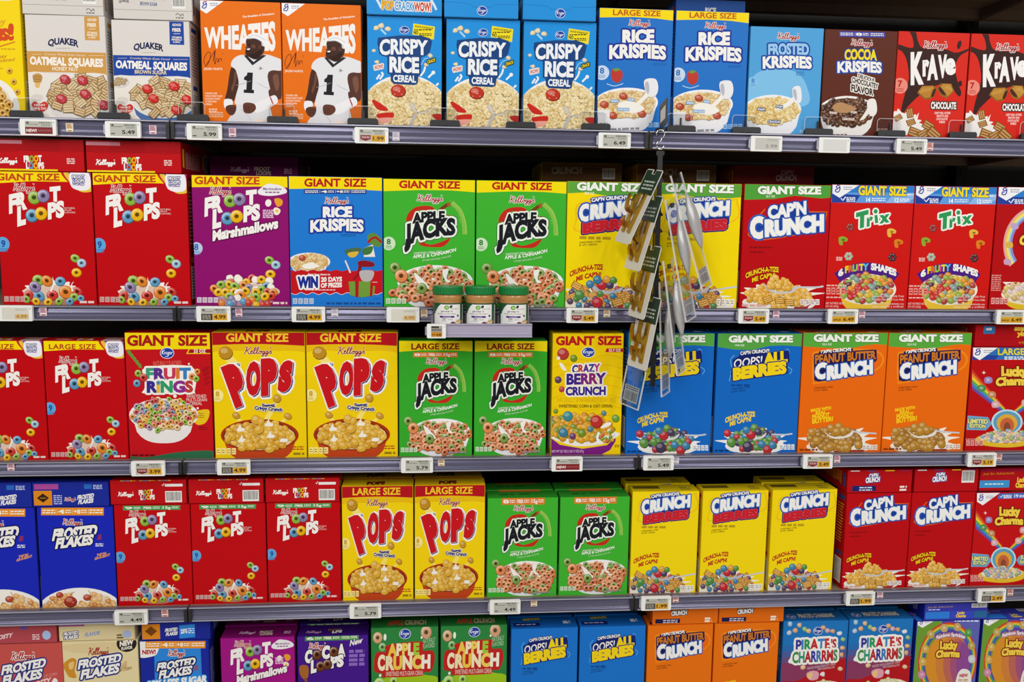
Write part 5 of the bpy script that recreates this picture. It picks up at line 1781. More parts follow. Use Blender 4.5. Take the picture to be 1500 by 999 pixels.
def flap_art(kind, seed=1):
    c = Art(((0, 0), (100, 0), (100, 36), (0, 36)), 60 + seed)
    if kind == 'loops' or kind == 'loops_giant':
        c.bg('BE0E16')
        if kind == 'loops_giant':
            c.R('A80C14', 0, 0, 100, 13)
            c.R('C9808E', 0, 1.5, 36, 5.5)
            c.S('8E0A10', .5, [(0, 13), (8, 13), (9, 14), (30, 14), (32, 13), (70, 13), (72, 14), (92, 14), (93, 13), (100, 13)], False)
            y = 4
        else:
            y = 0
            c.P('F0EDEA', [(72, 6), (95, 6), (96, 8), (95, 10), (72, 10)])
            c.S('F0EDEA', 1, [(68, 7), (69, 9), (71, 5)], False)
            barcode(c, 72, 17, 22, 17)
            for k in range(16):
                c.E(LOOPS[k % 6], 15 + k * 4.2, .4, 2, 1)
        c.script(9, 24 + y, 30, 23 + y, 6, WHT, None, .5)
        c.T('FROOT', 37, 22 + y, 56, 21 + y, 6.5, WHT, b=.06, cols=[WHT, WHT, '8DB33F', 'EBB010', WHT])
        c.T('LOOPS', 39, 29.5 + y, 58, 29 + y, 6.5, WHT, b=.06, cols=[WHT, '5C97BD', 'EBB010', WHT, WHT])
        if kind == 'loops_giant':
            c.G('E6C8C4', 82, 91, 21, 1.5, 3, 2.4)
            c.R('F0D01C', 0, 34, 72, 36)
    elif kind == 'purple':
        c.bg('7A1060')
        c.script(22, 24, 44, 23, 7, 'D8B0CC', None, .5)
        c.T('FROOT', 50, 22, 68, 22, 6, 'D8C8B0', b=.05)
        c.T('LOOPS', 52, 29, 69, 29, 6, 'D8C8B0', b=.05)
        c.G('D8B0CC', 84, 93, 18, 2, 3, 3)
    elif kind == 'cocoa':
        c.bg('3A1474')
        c.script(10, 26, 32, 25, 7, 'C08CB8', None, .5)
        for x in (45, 52, 58):
            c.O(x, 18, 4, '6A3A1E')
        c.T('LPS', 48, 28, 62, 26, 7, WHT, b=.06)
    elif kind == 'frost':
        c.bg('1C2C98')
        c.R('B04A9A', 2, 2, 34, 10)
        c.P('E08A1E', [(1, 12), (25, 12), (25, 34), (1, 34)])
        c.P('3A2410', [(13, 16), (21, 23), (13, 30), (5, 23)])
        c.S('E0A040', .8, [(9, 23), (17, 23)], False)
        c.G('B8C4EA', 27, 38, 19, 1.6, 5, 3)
        c.script(41, 28, 56, 27, 5, WHT, None, .8)
        c.script(41, 28, 56, 27, 5, 'B01825', None, .36)
        c.T('FROSTED', 58, 26, 80, 23, 6, WHT, b=.05, lean=.2)
        c.T('FLAKES', 59, 33, 79, 30.5, 6, WHT, b=.05, lean=.2)
        c.R('2A6AC0', 68, 3, 78, 10)
        c.G('B8C4EA', 80, 92, 4, 1.5, 3, 2.4)
    elif kind == 'frost25':
        c.bg('1C2A94')
        c.P('E08A1E', [(1, 4), (27, 4), (27, 34), (1, 34)])
        c.P('7A4410', [(14, 8), (23, 18), (14, 28), (5, 18)])
        c.T('FROSTED', 34, 20, 52, 18, 6, WHT, b=.05, lean=.2)
        c.T('FLAKES', 35, 28, 52, 26, 6, WHT, b=.05, lean=.2)
        c.P('2E86DC', [(55, 8), (78, 6), (78, 32), (55, 34)])
        c.T('25%', 57, 24, 67, 23, 8, WHT, b=.05)
        c.G('DCE8F8', 68, 77, 14, 2, 3, 4)
    elif kind == 'straw':
        c.bg('B04850')
        c.T('FROSTY', 10, 30, 38, 24, 8, 'F0D8D8', b=.04, lean=.2)
        c.R('6A4E9A', 50, 2, 60, 10)
        c.E('A9C0E8', 86, 22, 6, 9)
        c.G('F0D8D8', 66, 76, 20, 2, 3, 4)
    elif kind == 'cinn':
        c.bg('DCCB9C')
        c.R('A85A9A', 0, 0, 34, 8)
        c.T('FROSTED', 5, 26, 24, 23, 6, 'F4F0E4', out=((1, '26307E'),), b=.05, lean=.2)
        c.T('FLAKES', 6, 33, 24, 31, 6, 'F4F0E4', out=((1, '26307E'),), b=.05, lean=.2)
        c.T('FLAVOR', 33, 29, 54, 25, 7, '8A9AC8', b=.05, lean=.2)
        c.G('6A5A3A', 76, 85, 26, 3, 2, 5)
        c.E('A9B8DC', 90, 26, 6, 8)
    elif kind == 'capn':
        c.bg('B80C14')
        for x, k in ((4, 'E0E0E4'), (30, '2A4E9A'), (58, 'E8C81C'), (82, '7A2A6A')):
            c.R(k, x, 0, x + 14, 1.6)
        c.T("CAP'N", 33, 12, 47, 11, 6, WHT, out=((.9, '1C3E9E'),), b=.06)
        c.T('CRUNCH', 28, 20, 50, 18, 7.5, WHT, out=((.9, '1C3E9E'),), b=.06)
        if seed % 2:
            barcode(c, 74, 2, 20, 20)
        else:
            c.R('1A2468', 8, 25, 45, 34)
            c.G('D8DCF0', 19, 39, 27, 2, 2, 4)
            c.G('EDE4E0', 82, 93, 26, 3, 2, 5)
    elif kind == 'peanut':
        c.bg('DF6A10')
        c.T('PEANUT BUTTER', 28, 9, 54, 8, 5, 'C8801E', out=((.8, '241A4A'),), b=.05)
        c.T('CRUNCH', 28, 18, 52, 16, 8, WHT, out=((.9, '241A4A'),), b=.06)
        c.R('1E1A4A', 4, 25, 42, 34)
        c.G('D8D0E0', 16, 38, 27, 2, 2, 4)
        c.G('F0E4D4', 80, 91, 24, 4, 2, 5.5)
    elif kind == 'oops':
        c.bg('1560B4')
        c.R('16246E', 4, 18, 44, 30)
        c.G('B8C8E8', 8, 38, 22, 2.5)
        c.T('BERRIES', 20, 10, 46, 8, 6, 'C8B838', out=((.8, '16246E'),), b=.05)
        c.G('E8EEF4', 80, 91, 14, 3.5, 2, 5)
    elif kind == 'lucky':
        c.bg('B00E16')
        c.R('8E0A30', 0, 0, 100, 4)
        c.T('Just for Adventures', 4, 10, 52, 9, 4, 'C8901E', b=.0, lean=.2)
        c.R('3A94D0', 0, 19, 46, 31)
        c.G('D8ECF8', 8, 38, 24, 2)
        c.T('Lucky', 58, 22, 74, 22, 7, 'F0C83A', b=.07)
        c.T('Charms', 56, 31, 76, 31, 7, 'F0C83A', b=.07)
        barcode(c, 84, 6, 15, 22)
    elif kind == 'lucky_flip':
        c.bg('B01018')
        c.R('2E7AB8', 10, 2, 24, 15)
        c.R('E6E6EA', 13, 5, 20, 9)
        c.T('smrahC', 48, 9, 76, 9, 7, 'F0C83A', b=.07)
        c.T('ykcuL', 52, 18, 74, 18, 7, 'F0C83A', b=.07)
        c.S('8A0C12', .6, [(0, 23), (100, 23)], False)
        c.T('serutnevda', 55, 31, 96, 31, 4.5, 'C8901E', b=.0)
    elif kind == 'rainbow':
        c.bg('3A3CB0')
        c.T('Just for Adventures', 4, 10, 44, 9, 4, 'C8A83A', b=.0, lean=.2)
        c.R('2E7EDC', 2, 18, 40, 33)
        c.G('C8DCF8', 6, 24, 12.5, 2)
        c.R('3A4AC0', 42, 18, 78, 33)
        c.T('Lucky', 52, 24, 64, 24, 5, 'F0C83A', b=.07)
        c.T('Charms', 50, 31, 66, 31, 5.5, 'F0C83A', b=.07)
        c.R('2A6AA0', 79, 18, 99, 33)
        barcode(c, 74, 2, 24, 9)
    elif kind == 'quaker' or kind == 'quaker_brown':
        c.bg('D6D0CA')
        c.S('8E8A86', .5, [(0, 24), (2, 25), (98, 25), (100, 24)], False)
        c.T('QUAKER', 7, 17, 20, 17, 4, '4A4652', b=.03, arc=1)
        c.T('OATMEAL SQUARES', 26, 11, 66, 12, 5.5, '4E4A50' if kind != 'quaker' else 'B8A88A', b=.02)
        c.T('BROWN SUGAR' if kind != 'quaker' else 'HONEY NUT', 34, 19, 56, 19.5, 4, '4E5A8A' if kind != 'quaker' else 'B8A88A', b=.03)
        barcode(c, 75, 2, 17, 20)
        c.S('4A4A4A', .8, [(79, 30), (81, 28), (84, 29), (85, 31), (88, 28), (89, 31)])
        c.G('4A4A4A', 79, 89, 32.5, 1.2)
    elif kind == 'crispy':
        c.bg('2590DC')
        if seed == 0:
            for x in (14, 88):
                c.S('D6E8F4', 3, [(x - 8, 6), (x, 18), (x + 5, 28)])
            c.T('POP', 20, 29, 36, 29.5, 11, 'F0B82A', out=((1.2, 'F4F0E6'), (.5, '8A5A14')), b=.03)
            c.T('CRACK', 37, 29.5, 62, 30, 11, '3A9ADE', out=((1.2, 'F4F0E6'),), b=.03)
            c.T('WOW!', 63, 30, 86, 30, 11, 'C8301E', out=((1.2, 'F4F0E6'),), b=.04)
        else:
            c.S('156AB0', .5, [(0, 16), (34, 18), (38, 22), (64, 22), (68, 18), (100, 17)], False)
            c.oval(51, 27, 7, 6.5)
            c.G('8CC8F0', 40, 62, 6, 2)
    elif kind == 'rice':
        c.bg('1E56A8')
        c.script(8, 26, 30, 25, 7, 'E6D8DC', None, .8)
        c.script(8, 26, 30, 25, 7, 'A51726', None, .36)
        c.T('RICE', 42, 20, 58, 20, 8, WHT, b=.05)
        c.T('KRISPIES', 36, 31, 64, 31, 8, WHT, b=.05)
    elif kind == 'crunch_shaded':
        c.bg('6E4A22')  # shade at the back of the shelf is put into these dulled inks
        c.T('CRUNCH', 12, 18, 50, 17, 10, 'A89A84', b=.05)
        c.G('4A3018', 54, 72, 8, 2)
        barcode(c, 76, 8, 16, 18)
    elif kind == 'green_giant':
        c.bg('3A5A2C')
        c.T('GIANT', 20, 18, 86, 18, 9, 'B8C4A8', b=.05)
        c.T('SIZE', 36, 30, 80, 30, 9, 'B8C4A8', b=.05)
    elif kind == 'capn_shaded':
        c.bg('7E1014')  # darker copy of the red end, with back-of-shelf shade in the ink
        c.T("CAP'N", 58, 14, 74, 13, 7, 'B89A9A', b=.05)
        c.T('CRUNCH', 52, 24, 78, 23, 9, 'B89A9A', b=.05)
    elif kind == 'pops':
        c.bg('E0BC10')
        c.T('POPS', 34, 30, 60, 28, 14, '6A1A14', b=.08)
    elif kind == 'applej':
        c.bg('2E8E2A')
        c.R('C0602A', 18, 1, 78, 6)
        c.G('1E5A20', 18, 38, 18, 5); c.G('1E5A20', 46, 60, 16, 5)
    elif kind == 'applec':
        c.bg('22702F')
        c.T('APPLE', 24, 28, 48, 28, 14, 'C0402C', b=.05)
        c.T('CRUNCH', 50, 28, 82, 28, 14, 'B8A884', b=.05)
    elif kind == 'yellow':
        c.bg('D8BE14')
        c.R('6A5A18', 4, 8, 44, 22)
        c.G('8A7A20', 74, 90, 14, 5, 2, 9)
    elif kind == 'pirate':
        c.bg('1C64A8')
        c.oval(16, 22, 7, 7)
        c.T("PIRATE'S CHARRRMS", 28, 26, 84, 24, 12, 'D8D4CC', out=((1, '2A3A6E'),), b=.04)
    return c


def side_art(ink='F0EEEA', panel=True, seed=1, accent=None):
    c = Art(((0, 0), (40, 0), (40, 140), (0, 140)), 90 + seed)
    if accent:
        c.R(accent, 8, 6, 32, 12)
        c.R(accent, 10, 88, 30, 94)
    for i in range(14):
        c.G(ink, 7, 33 - c.rng.uniform(0, 8), 18 + i * 4.2, 1.4)
    if panel:
        c.R('EDEBE6', 7, 98, 33, 134)
        for i in range(10):
            c.G('3A3A3A', 9, 31, 101 + i * 3.2, 1.2)
    return c


# ------------------------------------------------------------------ the fixture
DECK = {1: 0.2075, 2: -0.1815, 3: -0.5205, 4: -0.8585, 5: -1.197}      # shelf tops, relative to eye level
RAILH = {0: 0.04, 1: 0.039, 2: 0.0325, 3: 0.0325, 4: 0.0345, 5: 0.04}
DECK[0] = 0.60
BAYS = [(-1.57, -0.5505, 'left'), (-0.5495, 0.4645, 'middle'), (0.4655, 1.4795, 'right'), (1.4805, 2.5, 'far right')]
NTH = {0: 'topmost', 1: 'upper', 2: 'second', 3: 'third', 4: 'fourth', 5: 'bottom'}
BACK_Y = 0.52


def structure(o):
    o['kind'] = 'structure'
    return o


b = MB(); b.box(-1.7, 2.6, BACK_Y, BACK_Y + .03, 0.0, 2.6)
structure(b.build('wall_back', M['back']))
b = MB(); b.box(-4, 5, -4.5, BACK_Y + .03, -0.05, 0.0)
structure(b.build('floor', M['floor']))
for x in (-0.55, 0.465, 1.48):
    b = MB()
    b.box(x - .016, x + .016, BACK_Y - .045, BACK_Y - .0005, 0.0, 2.5)
    k = .3
    while k < 2.45:
        b.box(x - .004, x + .004, BACK_Y - .048, BACK_Y - .044, k, k + .02)
        k += .05
    o = b.build('upright_post', M['post'])
    o['kind'] = 'structure'

for row in range(6):
    z = EYE + DECK[row]
    h = RAILH[row]
    for (x0, x1, side) in BAYS:
        if side == 'far right' and row > 3:
            pass
        root = bpy.data.objects.new('gondola_shelf', None)
        COL.objects.link(root)
        root.location = ((x0 + x1) / 2, 0, z)
        w = (x1 - x0) / 2
        tag(root, f'dark steel shelf with grey price rail, {NTH[row]} shelf of the {side} bay', 'shelf', 'shelves of the cereal fixture')
        b = MB()
        b.box(-w + .001, w - .001, .007, BACK_Y - .05, -.003, 0)
        b.box(-w + .001, w - .001, .007, .045, -h + .002, -.003)           # folded front hem
        b.box(-w + .001, w - .001, .060, .090, -h * .75, -.003)
        b.box(-w + .002, w - .002, .24, .27, -.020, -.003)
        b.box(-w + .001, w - .001, BACK_Y - .08, BACK_Y - .05, -.028, -.003)
        for s in (-1, 1):
            b.prism([(.09, -.003), (BACK_Y - .05, -.003), (BACK_Y - .05, -.030), (BACK_Y - .10, -.030), (.09, -.018)], s * (w - .004) - .0015, s * (w - .004) + .0015, 'x')
        if row == 5:
            b.box(-w + .001, w - .001, .05, .08, -z + .002, -.02)
        b.build('deck', M['deck'], root)
        b = MB()
        prof = [(.0065, .0), (-.0015, .0), (-.003, -.0015), (-.003, -.004), (.0018, -.0060), (.0030, -.0075), (.0024, -.0095), (.0014, -.0125), (.0008, -.0150), (-.0002, -.0160), (.0003, -.0172), (.0006, -h * .6), (.0003, -h + .011),
                (-.0004, -h + .0095), (.0003, -h + .008), (-.0008, -h + .006), (-.003, -h + .004), (-.003, -h + .001), (-.001, -h), (.0065, -h)]
        b.prism([(y, zz) for y, zz in prof], -w + .002, w - .002, 'x')
        rail = b.build('price_rail', M['rail'], root)
        b = MB()
        b.box(-w + .002, w - .002, -.0036, -.0030, -h + .001, -h + .0035)
        b.box(-w + .002, w - .002, -.0036, -.0030, -.0036, -.0012)
        b.build('rail_bead', M['railcap'], rail)
        for s in (-1, 1):
            b = MB()
            b.box(s * (w - .0045) - .0035, s * (w - .0045) + .0035, -.0060, -.0031, -h + .0015, -.0045, .001)
            b.build('end_clip', M['blackp'], root)


# ------------------------------------------------------------------ cartons
ARTS = {}
MESH = {}
SIDES = {'red': 'B00A12', 'purple': '84106A', 'blue': '1B5FB0', 'green': '2F9A28', 'yellow': 'E6C60C', 'navy': '1A2A9C', 'white': 'D8D2CC', 'orange': 'E0660E', 'brown': '56271B', 'sky': '3E94D0', 'krave': 'B41E16', 'violet': '40168A', 'pink': 'B84A48', 'cream': 'DCCB9C', 'dgreen': '267A38', 'teal': '1C68AE', 'honey': 'E8C806'}
SIDEART = {}


def proto(key, fn, arg, W, H, D, side, flap, fseed=1, ink='EDE6DC', accent=None):
    k = (key, round(W, 3), round(H, 3), D)
    if k not in MESH:
        if key not in ARTS:
            ARTS[key] = (fn(arg) if arg else fn()) if fn else None
        sk = (side, ink, accent)
        if sk not in SIDEART:
            SIDEART[sk] = side_art(ink, True, len(SIDEART), accent)
        fl = flap_art(flap, fseed) if flap else None
        MESH[k] = carton(W, H, D, ARTS[key], SIDES[side], SIDES[side], fl, SIDEART[sk])
    return MESH[k]


def put(meshes, loc, rot, label, group):
    o = link('cereal_box', meshes[0])
    f = link('top_flap', meshes[1], o)
    o.location = loc
    o.rotation_euler = rot
    tag(o, label, 'cereal box', group)
    return o


FRONT = 0.0125
# key: (art, argument, W, H, D, side colour, flap art, side ink, accent)
KIND = {
    'golden': (golden_ns_art, None, .170, .252, .055, 'honey', 'yellow', '8A6A10', None),
    'oat_honey': (oat_art, 'honey', .160, .206, .060, 'white', 'quaker', '3A3A40', 'C9954A'),
    'oat_brown': (oat_art, 'brown', .158, .201, .060, 'white', 'quaker_brown', '3A3A40', '1E46A0'),
    'wheat': (wheat_art, None, .164, .245, .055, 'orange', None, 'F3E2D2', None),
    'crispy': (crispy_art, None, .157, .225, .055, 'sky', 'crispy', 'F0F0F0', None),
    'rice_large': (rice_k_art, 'large', .163, .257, .058, 'blue', 'rice', 'E8EEF8', 'C8202C'),
    'frost_k': (frost_k_art, None, .166, .229, .055, 'sky', None, 'E8EEF8', None),
    'cocoa_k': (cocoa_k_art, None, .167, .228, .055, 'brown', None, 'D8B8A0', None),
    'krave': (krave_art, None, .167, .229, .055, 'krave', None, 'F0D0C8', None),
    'loops_giant': (fruit_loop_art, 'giant', .193, .278, .066, 'red', 'loops_giant', 'F0DCD8', 'E8C81C'),
    'loops_marsh': (fruit_loop_art, 'marsh', .201, .277, .066, 'purple', 'purple', 'F0DCE8', None),
    'rice_giant': (rice_k_art, 'giant', .199, .278, .066, 'blue', 'rice', 'E8EEF8', None),
    'apple_giant': (apple_j_art, 'giant', .199, .276, .066, 'green', 'applej', 'E8F4E0', None),
    'berries_giant': (berries_art, 'giant', .195, .277, .066, 'yellow', 'yellow', '7A5A10', 'C8202C'),
    'capn_giant': (capn_art, 'giant', .201, .278, .066, 'red', 'capn', 'F0DCD8', 'E8C81C'),
    'trix': (trix_art, None, .196, .280, .066, 'red', None, 'F0DCD8', None),
    'lucky_giant': (lucky_art, 'giant', .199, .281, .066, 'red', 'lucky', 'F0DCD8', None),
    'loops_large': (fruit_loop_art, 'large', .167, .261, .060, 'red', 'loops', 'F0DCD8', 'E8C81C'),
    'rings': (fruit_rings_art, None, .180, .279, .066, 'red', None, 'F0DCD8', 'E8C81C'),
    'pops_giant': (pops_art, 'giant', .199, .280, .066, 'yellow', 'pops', '7A5A10', 'B3121C'),
    'apple_large': (apple_j_art, 'large', .164, .262, .060, 'green', 'applej', 'E8F4E0', None),
    'crazy': (crazy_art, None, .162, .279, .066, 'yellow', 'yellow', '7A5A10', None),
    'oops_giant': (oops_art, 'giant', .200, .280, .066, 'blue', 'oops', 'E8D83A', None),
    'peanut_giant': (peanut_art, 'giant', .203, .282, .066, 'orange', 'peanut', 'F3E2D2', None),
    'lucky_large': (lucky_art, 'large', .200, .248, .060, 'red', 'lucky', 'F0DCD8', None),
    'frosted': (frosted_art, None, .161, .230, .055, 'navy', 'frost', 'DCE4F8', 'E8921E'),
    'loops': (fruit_loop_art, 'regular', .163, .233, .055, 'red', 'loops', 'F0DCD8', 'E8C81C'),
    'pops': (pops_art, 'large', .160, .269, .058, 'yellow', 'pops', '7A5A10', 'B3121C'),
    'apple': (apple_j_art, 'regular', .163, .237, .055, 'green', 'applej', 'E8F4E0', None),
    'berries': (berries_art, 'regular', .158, .247, .055, 'yellow', 'yellow', '7A5A10', 'C8202C'),
    'capn': (capn_art, 'regular', .160, .236, .055, 'red', 'capn', 'F0C83A', '2A4E9A'),
    'lucky': (lucky_art, 'regular', .164, .233, .055, 'red', 'lucky', 'F0DCD8', None),
    'straw': (flakes_variant_art, 'strawberry', .154, .255, .058, 'pink', 'straw', 'F0E0DC', None),
    'cinn': (flakes_variant_art, 'cinnamon', .164, .257, .058, 'cream', 'cinn', '6A5430', None),
    'frosted25': (flakes_variant_art, 'less', .152, .253, .055, 'navy', 'frost25', 'DCE4F8', None),
    'marsh': (fruit_loop_art, 'marsh_small', .166, .255, .058, 'purple', 'purple', 'F0DCE8', None),
    'cocoa_loops': (cocoa_loops_art, None, .161, .254, .058, 'violet', 'cocoa', 'D8C8F0', None),
    'apple_crunch': (apple_crunch_art, None, .155, .270, .058, 'dgreen', 'applec', 'E0F0D8', None),
    'oops': (oops_art, 'small', .158, .259, .058, 'blue', 'oops', 'E8D83A', None),
    'peanut': (peanut_art, 'small', .159, .258, .058, 'orange', 'peanut', 'F3E2D2', None),
    'pirate': (pirate_art, None, .160, .258, .058, 'teal', 'pirate', 'E8EEF8', None),
    'rainbow': (rainbow_lucky_art, None, .163, .250, .058, 'navy', 'rainbow', 'E8EEF8', None),
}


def mesh_of(k, fseed=1):
    a = KIND[k]
    return proto(k, a[0], a[1], a[2], a[3], a[4], a[5], a[6], fseed, a[7], a[8])


